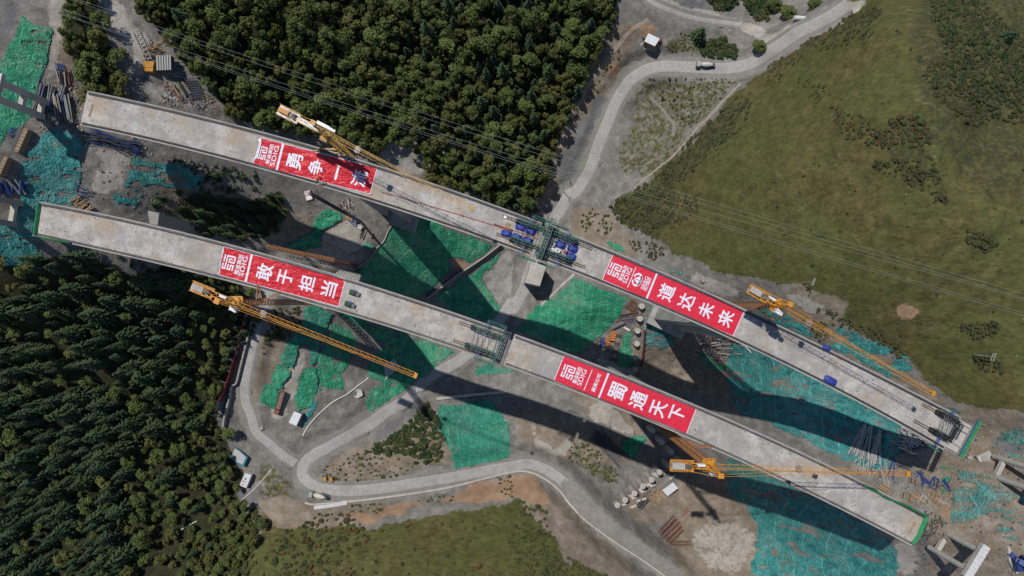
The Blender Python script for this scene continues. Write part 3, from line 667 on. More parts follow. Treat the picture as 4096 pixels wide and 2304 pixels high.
# ------------------------------------------------------------------ bridge decks
mat('deck_concrete', (0.42, 0.395, 0.365), (0.25, 0.234, 0.215), scale=0.42, rough=0.9, bump=0.03, bscale=3.0, detail=9, c3=(0.36, 0.295, 0.225))
def stain_deck():
    m = MATS['deck_concrete']; nt = m.node_tree; b = nt.nodes['Principled BSDF']
    src = [n for n in nt.nodes if n.type == 'NEW_GEOMETRY'][0].outputs['Position']
    lk = b.inputs['Base Color'].links[0].from_socket
    def nz(sc, p0, p1, det=7):
        n = nt.nodes.new('ShaderNodeTexNoise'); n.inputs['Scale'].default_value = sc; n.inputs['Detail'].default_value = det; n.inputs['Roughness'].default_value = 0.7; nt.links.new(src, n.inputs['Vector'])
        r = nt.nodes.new('ShaderNodeValToRGB'); r.color_ramp.elements[0].position = p0; r.color_ramp.elements[1].position = p1; nt.links.new(n.outputs['Fac'], r.inputs[0]); return r.outputs[0]
    def over(f, c, k):
        mu = nt.nodes.new('ShaderNodeMath'); mu.operation = 'MULTIPLY'; mu.inputs[1].default_value = k; nt.links.new(f, mu.inputs[0])
        mx = nt.nodes.new('ShaderNodeMixRGB'); mx.inputs[2].default_value = rgb(c); nt.links.new(mu.outputs[0], mx.inputs[0]); nt.links.new(lk, mx.inputs[1]); return mx.outputs[0]
    lk = over(nz(0.14, 0.47, 0.60), (0.54, 0.52, 0.495), 0.6)
    lk = over(nz(0.7, 0.56, 0.66), (0.17, 0.155, 0.14), 0.65)
    lk = over(nz(0.30, 0.54, 0.66, 9), (0.33, 0.255, 0.18), 0.55)
    lk = over(nz(1.5, 0.60, 0.68, 4), (0.13, 0.12, 0.11), 0.7)
    lk = over(nz(0.055, 0.50, 0.60, 8), (0.26, 0.25, 0.24), 0.6)
    lk = over(nz(3.0, 0.62, 0.68, 2), (0.10, 0.095, 0.09), 0.8)
    nt.links.new(lk, b.inputs['Base Color'])
stain_deck()
mat('girder_concrete', (0.36, 0.35, 0.33), (0.27, 0.26, 0.245), scale=0.4, rough=0.9, bump=0.02, c3=(0.24, 0.23, 0.215))
mat('rebar_dark', (0.075, 0.075, 0.085), (0.04, 0.042, 0.05), scale=1.2, rough=0.7)
mat('rebar_rust', (0.16, 0.075, 0.045), (0.09, 0.045, 0.03), scale=1.5, rough=0.85)
mat('steel_grey', (0.30, 0.31, 0.32), (0.2, 0.2, 0.21), scale=1.0, rough=0.55, metal=0.3)
mat('steel_pale', (0.42, 0.41, 0.39), (0.3, 0.29, 0.28), scale=1.0, rough=0.6)
mat('steel_blue', (0.03, 0.07, 0.26), (0.02, 0.04, 0.15), scale=1.0, rough=0.55)
mat('steel_green', (0.02, 0.105, 0.082), (0.014, 0.05, 0.045), scale=1.0, rough=0.6)
mat('steel_black', (0.04, 0.04, 0.043), (0.02, 0.02, 0.022), scale=1.0, rough=0.6)
mat('timber', (0.40, 0.28, 0.16), (0.25, 0.16, 0.09), scale=1.5, rough=0.85)
mat('safety_green', (0.02, 0.26, 0.09), (0.015, 0.17, 0.06), scale=0.8, rough=0.6)
mat('red_paint', (0.35, 0.035, 0.03), (0.22, 0.03, 0.025), scale=1.0, rough=0.6)
mat('white_paint', (0.76, 0.76, 0.75), (0.62, 0.61, 0.59), scale=0.8, rough=0.5)

def edgefit(s, deg=4):
    p = np.array([[float(v) for v in q.split(',')] for q in s.split()])
    xm = 2048.0; c = np.polyfit((p[:, 0] - xm) / 2000, p[:, 1], deg)
    return lambda x: np.polyval(c, (np.asarray(x, float) - xm) / 2000)
UU = edgefit('352,363 811,466 1024,523 1247,588 1421,633 1607,684 1825,765 2048,845 2313,951 2408,985 2557,1049 2790,1160 2975,1240 3072,1276 3257,1367 3443,1457 3602,1541 3734,1615 3814,1653')
UL = edgefit('318,501 742,599 1024,670 1252,731 1353,766 1580,842 1766,903 1950,960 2078,1003 2216,1057 2288,1083 2435,1143 2578,1208 2763,1293 2922,1356 3072,1426 3284,1534 3390,1578 3602,1695 3734,1785 3803,1817')
LU = edgefit('159,808 448,863 713,922 1024,1005 1247,1070 1421,1123 1713,1218 1925,1287 2048,1326 2249,1409 2525,1515 2795,1622 3072,1744 3337,1875 3496,1955 3708,2061')
LL = edgefit('132,943 344,988 636,1059 1024,1150 1236,1208 1395,1256 1607,1330 1819,1404 2048,1473 2260,1547 2551,1663 2763,1753 2896,1811 3072,1899 3337,2034 3496,2106 3644,2177')
class Deck:
    def __init__(s, fu, xu, fl, xl):
        s.fu, s.xu, s.fl, s.xl = fu, xu, fl, xl
        t = np.linspace(0, 1, 400)
        a = xu[0] + (xu[1] - xu[0]) * t; b = xl[0] + (xl[1] - xl[0]) * t
        s.A = unproj(a, fu(a), np.full_like(a, DECK)); s.B = unproj(b, fl(b), np.full_like(b, DECK))
        s.C = (s.A + s.B) / 2
        L = np.concatenate([[0], np.cumsum(np.linalg.norm(np.diff(s.C, axis=0), axis=1))]); s.len = L[-1]; s.L = L
    def at(s, d):
        d = np.asarray(d, float)
        f = lambda M: np.stack([np.interp(d, s.L, M[:, k]) for k in range(3)], -1)
        return f(s.A), f(s.B)
    def frame(s, d):
        A, B = s.at(d); A2, B2 = s.at(d + 0.5); A0, B0 = s.at(d - 0.5)
        t = (A2 + B2 - A0 - B0); t = t / np.linalg.norm(t)
        n = A - B; w = np.linalg.norm(n) / 2; n = np.array([-t[1], t[0], 0])
        return (A + B) / 2, t, n, w
    def locate(s, p, z=DECK):
        """photo pixel on the deck -> (distance along, offset towards the upper edge)"""
        q = unproj(p[0], p[1], z); i = np.argmin(((s.C - q) ** 2).sum(1))
        d = s.L[i]; C, t, n, w = s.frame(d)
        return d + float((q - C) @ t), float((q - C) @ n)
    def pt(s, d, o, z=0.0):
        C, t, n, w = s.frame(np.clip(d, 0.6, s.len - 0.6)); e = d - np.clip(d, 0.6, s.len - 0.6)
        return Vector(C + t * e + n * o + np.array([0, 0, z]))
DU = Deck(UU, (352, 3850), UL, (318, 3770))
DL = Deck(LU, (159, 3708), LL, (132, 3644))

def bridge_half(D, d0, d1, dp, label, tip0, tip1):
    C, t, n, w = D.frame(dp)
    base = on_ground(C[0], C[1])
    root = thing('concrete_bridge', label, 'bridge', base, 'box girder bridge halves')
    ds = np.linspace(d0, d1, max(8, int((d1 - d0) / 2.5)))
    top = MB(); gir = MB(); rt = []; rg = []
    def ease(d):
        L0 = max(dp - d0, 1); L1 = max(d1 - dp, 1)
        u = (dp - d) / L0 if d < dp else (d - dp) / L1
        return 3.0 + 6.0 * max(0.0, 1 - u) ** 1.7
    for d in ds:
        c, tt, nn, ww = D.frame(np.clip(d, 0.6, D.len - 0.6)); c = c + tt * (d - np.clip(d, 0.6, D.len - 0.6))
        q = lambda o, z: tuple(c + nn * o + np.array([0, 0, z]))
        rt.append([q(-ww, 0), q(ww, 0), q(ww, -0.32), q(-ww, -0.32)])
        dep = ease(d); bw = 3.35
        rg.append([q(-bw - 1.4, -0.30), q(bw + 1.4, -0.30), q(bw, -1.1), q(bw, -dep), q(-bw, -dep), q(-bw, -1.1)])
    top.loft([r[::-1] for r in rt]); gir.loft([r[::-1] for r in rg])
    top.build('deck_slab', 'deck_concrete', root); gir.build('box_girder', 'girder_concrete', root)
    jn = MB()
    for d in np.arange(d0 + 4, d1 - 1, 4.0):
        c, tt, nn, ww = D.frame(np.clip(d, 0.6, D.len - 0.6)); jn.beam(Vector(c + nn * (ww - 0.4)) + Vector((0, 0, 0.006)), Vector(c - nn * (ww - 0.4)) + Vector((0, 0, 0.006)), 0.1, 0.012)
    jn.build('segment_joints', 'girder_concrete', root)['kind'] = 'stuff'
    # twin wall piers
    for k in (-1, 1):
        c, tt, nn, ww = D.frame(dp + k * 5.5)
        z0 = float(terr(c[0], c[1])) - 3; zt = DECK - ease(dp + k * 5.5) + 0.05
        m = MB(); m.obox(Vector((c[0], c[1], (z0 + zt) / 2)), Vector(tt) * 1.5, Vector(nn) * 3.33, Vector((0, 0, (zt - z0) / 2)))
        m.build('pier', 'girder_concrete', root)
    c = D.frame(dp)[0]; cap = MB(); z0 = float(terr(c[0], c[1]))
    cap.obox(Vector((c[0], c[1], z0 - 0.4)), Vector(t) * 9.5, Vector(n) * 6.5, Vector((0, 0, 2.2)))
    cap.build('pile_cap', 'girder_concrete', root)
    # starter bars for the parapets along both edges
    r = random.Random(int(d0) + 5)
    for sgn in (-1, 1):
        m = MB(); prev = None
        for d in np.arange(d0 + 0.4, d1 - 0.3, 0.55):
            c, tt, nn, ww = D.frame(np.clip(d, 0.6, D.len - 0.6)); e = sgn * (ww - 0.75)
            a = Vector(c + nn * e); lean = r.uniform(-0.1, 0.1)
            m.beam(a, a + Vector((0, 0, 0.95)) + Vector(nn) * lean, 0.07)
            b2 = Vector(c + nn * (e - sgn * 0.32)); m.beam(b2, b2 + Vector((0, 0, 0.75)) + Vector(nn) * r.uniform(-.1, .1), 0.06)
            rail = [a + Vector((0, 0, h)) for h in (0.3, 0.85)] + [b2 + Vector((0, 0, h)) for h in (0.12, 0.5)] + [Vector(c + nn * (e + sgn * 0.22)) + Vector((0, 0, 0.14))]
            if prev is not None:
                for p0, p1 in zip(prev, rail): m.beam(p0, p1, 0.085)
            prev = rail
        o = m.build('starter_bars', 'rebar_dark', root); o['kind'] = 'stuff'
        # low edge kerb outside the bars
        rings = []
        for d in ds:
            c, tt, nn, ww = D.frame(np.clip(d, 0.6, D.len - 0.6)); c = c + tt * (d - np.clip(d, 0.6, D.len - 0.6))
            q = lambda o, z: tuple(c + nn * sgn * o + np.array([0, 0, z]))
            rr = [q(ww - 0.36, 0.004), q(ww + 0.05, 0.004), q(ww + 0.05, 0.22), q(ww - 0.36, 0.22)]
            rings.append(rr if sgn < 0 else rr[::-1])
        k = MB(); k.loft(rings); k.build('edge_kerb', 'girder_concrete', root)
    return root
# where the halves meet and where the piers stand, read along the decks
dm_u = DU.locate((2150, 965))[0]; dm_l = DL.locate((2030, 1395))[0]
dp_ul = DU.locate((1430, 735))[0]; dp_ur = DU.locate((2960, 1310))[0]
dp_ll = DL.locate((1090, 1100))[0]; dp_lr = DL.locate((2700, 1655))[0]
bridge_half(DU, 0, dm_u - 0.7, dp_ul, 'left half of the upper concrete bridge, carrying the wrinkled red banner beside the white-tailed crane', 0, 0)
bridge_half(DU, dm_u + 0.7, DU.len, dp_ur, 'right half of the upper concrete bridge, ending in a blue and green traveller', 0, 0)
bridge_half(DL, 0, dm_l - 0.6, dp_ll, 'left half of the lower concrete bridge with green safety netting on its end', 0, 0)
bridge_half(DL, dm_l + 0.6, DL.len, dp_lr, 'right half of the lower concrete bridge crossed by a level crane jib', 0, 0)

# green safety netting along deck ends
def safety_band(D, pts, w, label):
    loc = [D.locate(p) for p in pts]; m = MB()
    P = [D.pt(d, o, 0.0) for d, o in loc]
    rings = []
    P = [Vector(p) for p in resample([tuple(p) for p in P], 1.2)]
    m2 = MB(); m3 = MB()
    for i, p in enumerate(P):
        a = P[max(0, i - 1)]; b = P[min(len(P) - 1, i + 1)]; t = (b - a).normalized(); n = Vector((-t.y, t.x, 0))
        ww = w * (0.85 + 0.3 * random.random())
        rings.append([p + n * ww * 0.5 + Vector((0, 0, 0.25)), p + n * ww * 0.1 + Vector((0, 0, 1.15)), p - n * ww * 0.1 + Vector((0, 0, 1.1)), p - n * ww * 0.5 + Vector((0, 0, 0.3))])
    m2.loft(rings, closed=False, caps=False)
    root = thing('safety_barrier', label, 'safety barrier', P[0])
    m2.build('netting', 'safety_green', root)
    for p in P[::3]:
        MB().beam(p + Vector((0, 0, 0.01)), p + Vector((0, 0, 1.25)), 0.08).build('post', 'steel_blue', root)
safety_band(DL, Z(0,768,1.8867,'300,85 292,150 280,230 268,325'), 1.3, 'green safety net across the left end of the lower deck')
safety_band(DL, Z(0,768,1.8867,'275,335 350,352 440,368 540,385'), 0.6, 'thin green safety net along the lower left deck edge')
safety_band(DL, Z(3072,1536,1.8867,'1195,1000 1165,1070 1130,1150 1085,1205'), 1.5, 'green safety net across the right end of the lower deck')
safety_band(DL, Z(3072,1536,1.8867,'715,765 800,795 870,850 950,880 1050,920 1120,960 1195,995'), 0.8, 'long green safety net along the top edge of the lower right deck')

# ------------------------------------------------------------------ slogan banners
def fabric(name, c1, c2, rough, bumpd):
    m = mat(name, c1, c2, scale=0.5, rough=rough, spec=0.5)
    nt = m.node_tree; b = nt.nodes['Principled BSDF']
    src = [n for n in nt.nodes if n.type == 'NEW_GEOMETRY'][0].outputs['Position']
    n = nt.nodes.new('ShaderNodeTexNoise'); n.inputs['Scale'].default_value = 0.55; n.inputs['Detail'].default_value = 2.5; n.inputs['Distortion'].default_value = 1.2
    mp = nt.nodes.new('ShaderNodeMapping'); mp.inputs['Rotation'].default_value = (0, 0, 0.38); mp.inputs['Scale'].default_value = (0.55, 1.3, 1)
    nt.links.new(src, mp.inputs[0]); nt.links.new(mp.outputs[0], n.inputs['Vector'])
    pg = nt.nodes.new('ShaderNodeMath'); pg.operation = 'PINGPONG'; pg.inputs[1].default_value = 0.09; nt.links.new(n.outputs['Fac'], pg.inputs[0])
    bp = nt.nodes.new('ShaderNodeBump'); bp.inputs['Distance'].default_value = bumpd; bp.inputs['Strength'].default_value = 1
    nt.links.new(pg.outputs[0], bp.inputs['Height']); nt.links.new(bp.outputs[0], b.inputs['Normal'])
fabric('banner_red_shiny', (0.66, 0.022, 0.036), (0.58, 0.016, 0.030), 0.42, 1.9)
fabric('banner_red_flat', (0.64, 0.008, 0.040), (0.58, 0.007, 0.036), 0.6, 0.6)
fabric('banner_white', (0.70, 0.72, 0.80), (0.66, 0.68, 0.76), 0.5, 0.6)
_txt = {}
def glyphs(s, bold=0.018):
    """outline of a word as vertices and faces in a unit box (x right, y up)"""
    key = (s, bold)
    if key in _txt: return _txt[key]
    cu = bpy.data.curves.new('lettering', 'FONT'); cu.body = s; cu.size = 1.0; cu.offset = bold; cu.resolution_u = 3
    ob = bpy.data.objects.new('lettering', cu); COL.objects.link(ob)
    dg = bpy.context.evaluated_depsgraph_get()
    me = bpy.data.meshes.new_from_object(ob.evaluated_get(dg))
    V = np.array([v.co[:2] for v in me.vertices]); Fc = [tuple(p.vertices) for p in me.polygons]
    bpy.data.objects.remove(ob); bpy.data.curves.remove(cu); bpy.data.meshes.remove(me)
    lo, hi = V.min(0), V.max(0); V = (V - (lo + hi) / 2) / (hi - lo)
    _txt[key] = (V, Fc); return _txt[key]
LOGO = ["####.#####", "#.........", "##########", ".........#", "####.###.#", "#....#.#.#", "####.#.#.#", "...#.#...#", "####.#####"]
def banner(corners, label, red, chars, logo, small, lines, bars, folds=(), extra=None):
    """corners: upper left, upper right, lower right, lower left in photo pixels"""
    P = [U(c, DECK + 0.06) for c in corners]
    root = thing('slogan_banner', label, 'banner', (P[0] + P[1] + P[2] + P[3]) / 4, 'red slogan banners')
    nu, nv = 120, 26
    def Q(u, v, h=0.0):
        p = (P[0] * (1 - u) + P[1] * u) * (1 - v) + (P[3] * (1 - u) + P[2] * u) * v
        return p + Vector((0, 0, h))
    us = np.linspace(0, 1, nu + 1); vs = np.linspace(0, 1, nv + 1)
    sd = int(P[0].x) % 97
    uu, vv = np.meshgrid(us, vs, indexing='ij'); Pn = [np.array(p) for p in P]
    V = (Pn[0] * (1 - uu)[..., None] + Pn[1] * uu[..., None]) * (1 - vv)[..., None] + (Pn[3] * (1 - uu)[..., None] + Pn[2] * uu[..., None]) * vv[..., None]
    e = 0.44 * (fbm(uu * 9 + sd, np.where(vv < 0.5, 0.0, 7.7), 3, 3) - 0.5) * (np.abs(vv - 0.5) * 2) ** 3
    dn = (Pn[0] - Pn[3]); V = V + dn / np.linalg.norm(dn) * e[..., None]
    V[..., 2] += 0.05 * fbm(V[..., 0] / 1.1, V[..., 1] / 1.1, 4, 3)
    m = MB(); m.v = [tuple(p) for p in V.reshape(-1, 3)]
    m.f = [(i * (nv + 1) + j, i * (nv + 1) + j + 1, (i + 1) * (nv + 1) + j + 1, (i + 1) * (nv + 1) + j) for i in range(nu) for j in range(nv)]
    cloth = m.build('cloth', red, root, smooth=True)
    b = MB()     # white hem
    def hem(a0, a1, w):
        (u0, v0), (u1, v1) = a0, a1
        L = 40
        for k in range(L):
            q0 = Q(u0 + (u1 - u0) * k / L, v0 + (v1 - v0) * k / L, 0.075); q1 = Q(u0 + (u1 - u0) * (k + 1) / L, v0 + (v1 - v0) * (k + 1) / L, 0.075)
            b.beam(q0, q1, w, 0.03)
    hem((0, 0), (1, 0), 0.16); hem((0, 1), (1, 1), 0.13); hem((0, 0), (0, 1), 0.2); hem((1, 0), (1, 1), 0.22)
    b.build('hem', 'banner_white', root)
    a = ((P[1] + P[2]) - (P[0] + P[3])).normalized(); bb = Vector((-a.y, a.x, 0))
    px = 230.0 / FOC
    def put(V2, Fc, c, w, h, name, bold=0.0):
        o = U(c, DECK + 0.13); mm = MB()
        for k in range(8 if bold else 1):     # printed strokes thickened evenly all round
            dx, dy = bold * math.cos(k * math.pi / 4), bold * math.sin(k * math.pi / 4)
            mm.add([o + bb * (x * (w - 2 * bold) * px + dx * px) - a * (y * (h - 2 * bold) * px + dy * px) + Vector((0, 0, 0.002 * k)) for x, y in V2], Fc)
        mm.build(name, 'banner_white', root)
    for s, c, w, h in chars: put(*glyphs(s, 0.0), c, w, h, 'character', 1.25)
    for s, c, w, h in small: put(*glyphs(s, 0.0), c, w, h, 'small_lettering', 0.3)
    V2 = []; F2 = []
    R, Cn = len(LOGO), len(LOGO[0])
    for r_, row in enumerate(LOGO):
        for c_, ch in enumerate(row):
            if ch == '#':
                o = len(V2); x0 = c_ / Cn - .5; y0 = .5 - (r_ + 1) / R; V2 += [(x0, y0), (x0 + 1 / Cn, y0), (x0 + 1 / Cn, y0 + 1 / R), (x0, y0 + 1 / R)]; F2.append((o, o + 1, o + 2, o + 3))
    put(np.array(V2), F2, logo[0], logo[1], logo[2], 'logo_mark')
    for p, q, w in lines:
        mm = MB(); p = U(p, DECK + 0.12); q = U(q, DECK + 0.12); mm.beam(p, q, w, 0.03); mm.build('divider', 'banner_white', root)
    for poly in folds:
        mm = MB(); n = len(poly); mm.v = [tuple(U(p, DECK + 0.22 + 0.10 * (k % 2))) for k, p in enumerate(poly)]; mm.f = [tuple(range(n))[::-1]]
        mm.build('folded_edge', 'banner_white', root)
    if extra: extra(put, root)
    return root
zA = lambda s: Z(980, 530, 4.6, s); zB = lambda s: Z(850, 960, 4.6, s); zC = lambda s: Z(2390, 1000, 4.025, s); zE = lambda s: Z(2200, 1400, 4.14, s)
banner(zA('295,98 2430,655 2305,1130 150,588'), 'wrinkled red banner on the upper left deck with its left edge folded white', 'banner_red_shiny',
       [('勇', zA('915,530')[0], 62, 62), ('争', zA('1300,635')[0], 62, 58), ('一', zA('1692,740')[0], 60, 9), ('流', zA('2100,845')[0], 64, 62)],
       (zA('318,375')[0], 52, 34), [('蜀道集团', zA('452,400')[0], 82, 16), ('SDIG', zA('545,430')[0], 82, 18)], [(zA('705,205')[0], zA('575,712')[0], 0.72)], None,
       [zA('295,98 300,190 240,450 150,520 130,570 165,470 235,330 275,190 235,130'), zA('2305,1110 2225,1140 2310,1130')])
banner(zB('205,120 2450,722 2318,1222 120,640'), 'wrinkled red banner on the lower left deck beside two green-wrapped machines', 'banner_red_shiny',
       [('敢', zB('955,590')[0], 66, 64), ('于', zB('1340,685')[0], 58, 60), ('担', zB('1740,800')[0], 64, 60), ('当', zB('2140,905')[0], 62, 62)],
       (zB('300,415')[0], 58, 46), [('蜀道集团', zB('478,455')[0], 82, 18), ('SDIG', zB('565,485')[0], 82, 19)], [(zB('725,265')[0], zB('610,765')[0], 0.72)], None,
       [zB('205,120 205,200 160,400 90,580 120,640 85,600 130,440 185,280')])
def srbg(put, root):
    V2 = []; F2 = []; n = 40
    for i in range(n):
        t0 = 2 * math.pi * i / n; t1 = 2 * math.pi * (i + 1) / n
        if 0.42 < ((t0 + t1) / 2 / math.pi) % 2 < 0.58: continue
        o = len(V2); V2 += [(0.5 * math.cos(t0), 0.5 * math.sin(t0)), (0.5 * math.cos(t1), 0.5 * math.sin(t1)), (0.36 * math.cos(t1), 0.33 * math.sin(t1) + .03), (0.36 * math.cos(t0), 0.33 * math.sin(t0) + .03)]; F2.append((o, o + 1, o + 2, o + 3))
    for tri in (((-0.02, 0.36), (-0.38, -0.30), (-0.03, -0.46)), ((0.02, 0.36), (0.03, -0.46), (0.38, -0.30))):
        o = len(V2); V2 += list(tri); F2.append((o, o + 1, o + 2))
    put(np.array(V2), F2, zC('640,478')[0], 56, 40, 'round_logo')
banner(zC('258,62 2365,975 2180,1385 78,478'), 'smooth red banner on the upper right deck with two company logos', 'banner_red_flat',
       [('道', zC('1108,680')[0], 66, 62), ('达', zC('1428,828')[0], 62, 62), ('未', zC('1745,968')[0], 60, 60), ('来', zC('2065,1100')[0], 64, 60)],
       (zC('278,322')[0], 52, 46), [('蜀道集团', zC('410,375')[0], 64, 16), ('SDIG', zC('480,412')[0], 66, 19), ('SRBG', zC('760,530')[0], 54, 15), ('四川路桥', zC('808,550')[0], 56, 15)],
       [(zC('618,283')[0], zC('484,603')[0], 0.25), (zC('962,370')[0], zC('790,782')[0], 0.62)], None, (), srbg)
banner(zE('235,85 2425,960 2258,1388 62,512'), 'smooth red banner on the lower right deck with one logo and a thin divider', 'banner_red_flat',
       [('蜀', zE('1120,690')[0], 66, 68), ('通', zE('1460,830')[0], 68, 64), ('天', zE('1795,970')[0], 62, 64), ('下', zE('2110,1055')[0], 58, 60)],
       (zE('302,365')[0], 52, 48), [('蜀道集团', zE('447,420')[0], 68, 17), ('SDIG', zE('525,455')[0], 68, 20), ('藏高公司', zE('765,545')[0], 74, 17)],
       [(zE('698,328')[0], zE('562,665')[0], 0.25), (zE('972,382')[0], zE('800,812')[0], 0.62)], None)

# ------------------------------------------------------------------ tower cranes
mat('crane_yellow', (0.60, 0.27, 0.022), (0.46, 0.19, 0.016), scale=0.6, rough=0.5)
mat('crane_ochre', (0.50, 0.30, 0.06), (0.38, 0.21, 0.04), scale=0.6, rough=0.55)
mat('rust_orange', (0.34, 0.145, 0.045), (0.22, 0.09, 0.03), scale=0.8, rough=0.7)
mat('ballast', (0.46, 0.42, 0.39), (0.36, 0.33, 0.31), scale=0.8, rough=0.9)
mat('ballast_orange', (0.55, 0.30, 0.11), (0.48, 0.25, 0.09), scale=0.8, rough=0.8)
mat('machine_grey', (0.10, 0.11, 0.12), (0.06, 0.065, 0.07), scale=1.5, rough=0.5)
mat('glass_dark', (0.03, 0.04, 0.05), (0.02, 0.03, 0.04), scale=1, rough=0.15)

def lattice_tower(m, c, z0, z1, w, sec=2.8, ch=0.2, dg=0.1, ang=0.0):
    a = Vector((math.cos(ang), math.sin(ang), 0)) * w / 2; b = Vector((-a.y, a.x, 0))
    cs = [c + a + b, c - a + b, c - a - b, c + a - b]
    for q in cs: m.beam(Vector((q.x, q.y, z0)), Vector((q.x, q.y, z1)), ch)
    n = max(1, int(round((z1 - z0) / sec)))
    for i in range(n):
        za = z0 + (z1 - z0) * i / n; zb = z0 + (z1 - z0) * (i + 1) / n; zm = (za + zb) / 2
        for k in range(4):
            p, q = cs[k], cs[(k + 1) % 4]
            m.beam(Vector((p.x, p.y, za)), Vector((q.x, q.y, za)), dg * 1.3)
            m.beam(Vector((p.x, p.y, za)), Vector((q.x, q.y, zm)), dg); m.beam(Vector((q.x, q.y, zm)), Vector((p.x, p.y, zb)), dg)
def tri_truss(m, p, q, w, h, bay=2.0, ch=0.2, dg=0.11, tip=0.6):
    """triangular jib: two lower chords and one upper chord, laced"""
    d = (q - p); L = d.length; d.normalize(); r = Vector((-d.y, d.x, 0)).normalized(); up = Vector((0, 0, 1))
    n = int(L / bay)
    def pts(i):
        t = i / n; c = p + (q - p) * t; hh = h * (1 if t < 0.6 else 1 - (1 - tip) * (t - 0.6) / 0.4)
        return c + r * w / 2, c - r * w / 2, c + up * hh
    prev = pts(0)
    for i in range(1, n + 1):
        cur = pts(i)
        for k in range(3): m.beam(prev[k], cur[k], ch)
        m.beam(cur[0], cur[1], dg)
        mid = (prev[2] + cur[2]) / 2
        m.beam(prev[0], mid, dg); m.beam(mid, cur[0], dg); m.beam(prev[1], mid, dg); m.beam(mid, cur[1], dg)
        m.beam(prev[0], cur[1], dg)
        prev = cur
def crane(label, slew_px, zs, zpeak, peak_px, jib_px, cj_px, mats, braces, cabside, cargo, white_tail=False, base_px=None, flat=False):
    C = U(slew_px, zs); gz = float(terr(C.x, C.y))
    base = Vector((C.x, C.y, gz))
    root = thing('tower_crane', label, 'tower crane', base, 'tower cranes beside the bridge piers')
    ym, mm_ = mats
    J = U(jib_px, zs + 2.2); K = U(cj_px, zs + 2.2)
    d = Vector((J.x - C.x, J.y - C.y, 0)); L = d.length; d.normalize(); r = Vector((-d.y, d.x, 0))
    Lc = math.hypot(K.x - C.x, K.y - C.y)
    lo = MB(); lattice_tower(lo, Vector((C.x, C.y, 0)), gz - 0.5, zs - 1.0, 1.9, ch=0.24, dg=0.12)
    lo.build('mast', mm_, root)
    fb = MB(); fb.box((C.x, C.y, gz + 0.2), 6, 6, 1.6); fb.build('footing', 'girder_concrete', root)
    s = MB(); s.cyl((C.x, C.y, zs - 1.2), (C.x, C.y, zs + 0.2), 1.5, n=14); s.box((C.x, C.y, zs - 1.3), 3.6, 3.6, 0.12)
    for sx, sy in ((1, 1), (1, -1), (-1, -1), (-1, 1)):
        s.beam((C.x + 1.8 * sx, C.y + 1.8 * sy, zs - 1.3), (C.x + 1.8 * sx, C.y + 1.8 * sy, zs - 0.2), 0.1)
    for sx, sy, tx, ty in ((1, 1, 1, -1), (1, -1, -1, -1), (-1, -1, -1, 1), (-1, 1, 1, 1)): s.beam((C.x + 1.8 * sx, C.y + 1.8 * sy, zs - 0.2), (C.x + 1.8 * tx, C.y + 1.8 * ty, zs - 0.2), 0.1)
    s.build('slewing_platform', ym, root)
    z = zs + 1.2; Cz = Vector((C.x, C.y, z))
    # tower head
    h = MB(); pk = Vector((C.x, C.y, zpeak)) - d * 0.6
    for o in (d * 1.0 + r * 0.8, d * 1.0 - r * 0.8, -d * 1.0 + r * 0.8, -d * 1.0 - r * 0.8):
        h.beam(Vector((C.x, C.y, zs)) + o, pk + o * 0.25, 0.26)
    for k in range(1, 5):
        t = k / 5; zz = zs + (zpeak - zs) * t; f = 1 - 0.75 * t; cc = Vector((C.x, C.y, zz)) - d * 0.6 * t
        q = [cc + (d + r * 0.8) * f, cc + (d - r * 0.8) * f, cc - (d + r * 0.8) * f, cc + (-d + r * 0.8) * f]
        for i in range(4): h.beam(q[i], q[(i + 1) % 4], 0.14)
        h.beam(q[0], q[2], 0.12)
    h.obox(pk + Vector((0, 0, 0.1)), d * 0.8, r * 0.7, Vector((0, 0, 0.2))); h.build('tower_head', ym, root)
    # jib
    j = MB(); tri_truss(j, Cz + d * 1.2, Cz + d * L, 1.5, 1.5, ch=0.115, dg=0.05); jo = j.build('jib', ym, root)
    e = MB(); e.obox(Cz + d * L + Vector((0, 0, 0.3)), d * 0.5, r * 0.75, Vector((0, 0, 0.45))); e.build('jib_tip', ym, jo)
    t = MB()
    for fr, sd in ((0.42, 0.25), (0.78, -0.25)):
        t.beam(pk + r * sd, Cz + d * L * fr + Vector((0, 0, 1.6)), 0.09)
    for sd in (-1, 1): t.beam(pk + r * sd * 0.5, Cz - d * (Lc - 3) + r * sd * 1.0 + Vector((0, 0, 0.5)), 0.14)
    t.build('tie_bars', ym, root)
    tr = MB(); tp = Cz + d * L * cargo - Vector((0, 0, 0.35)); tr.obox(tp, d * 0.9, r * 0.9, Vector((0, 0, 0.2)))
    for sd in (-1, 1): tr.obox(tp + r * sd * 0.95 + Vector((0, 0, .25)), d * 0.35, r * 0.15, Vector((0, 0, 0.3)))
    tro = tr.build('trolley', 'steel_grey', root)
    # counter jib
    cj = MB()
    for sd in (-1, 1):
        cj.beam(Cz - d * 0.8 + r * sd * 0.75, Cz - d * Lc + r * sd * 0.75, 0.3)
        cj.beam(Cz - d * (Lc - 7) + r * sd * 1.55, Cz - d * Lc + r * sd * 1.55, 0.14)
        cj.beam(Cz - d * (Lc - 7) + r * sd * 1.55 + Vector((0, 0, 1)), Cz - d * Lc + r * sd * 1.55 + Vector((0, 0, 1)), 0.11)
        for k in range(5):
            q = Cz - d * (Lc - 7 + 7 * k / 4) + r * sd * 1.55; cj.beam(q, q + Vector((0, 0, 1)), 0.09)
    n = int(Lc / 1.6)
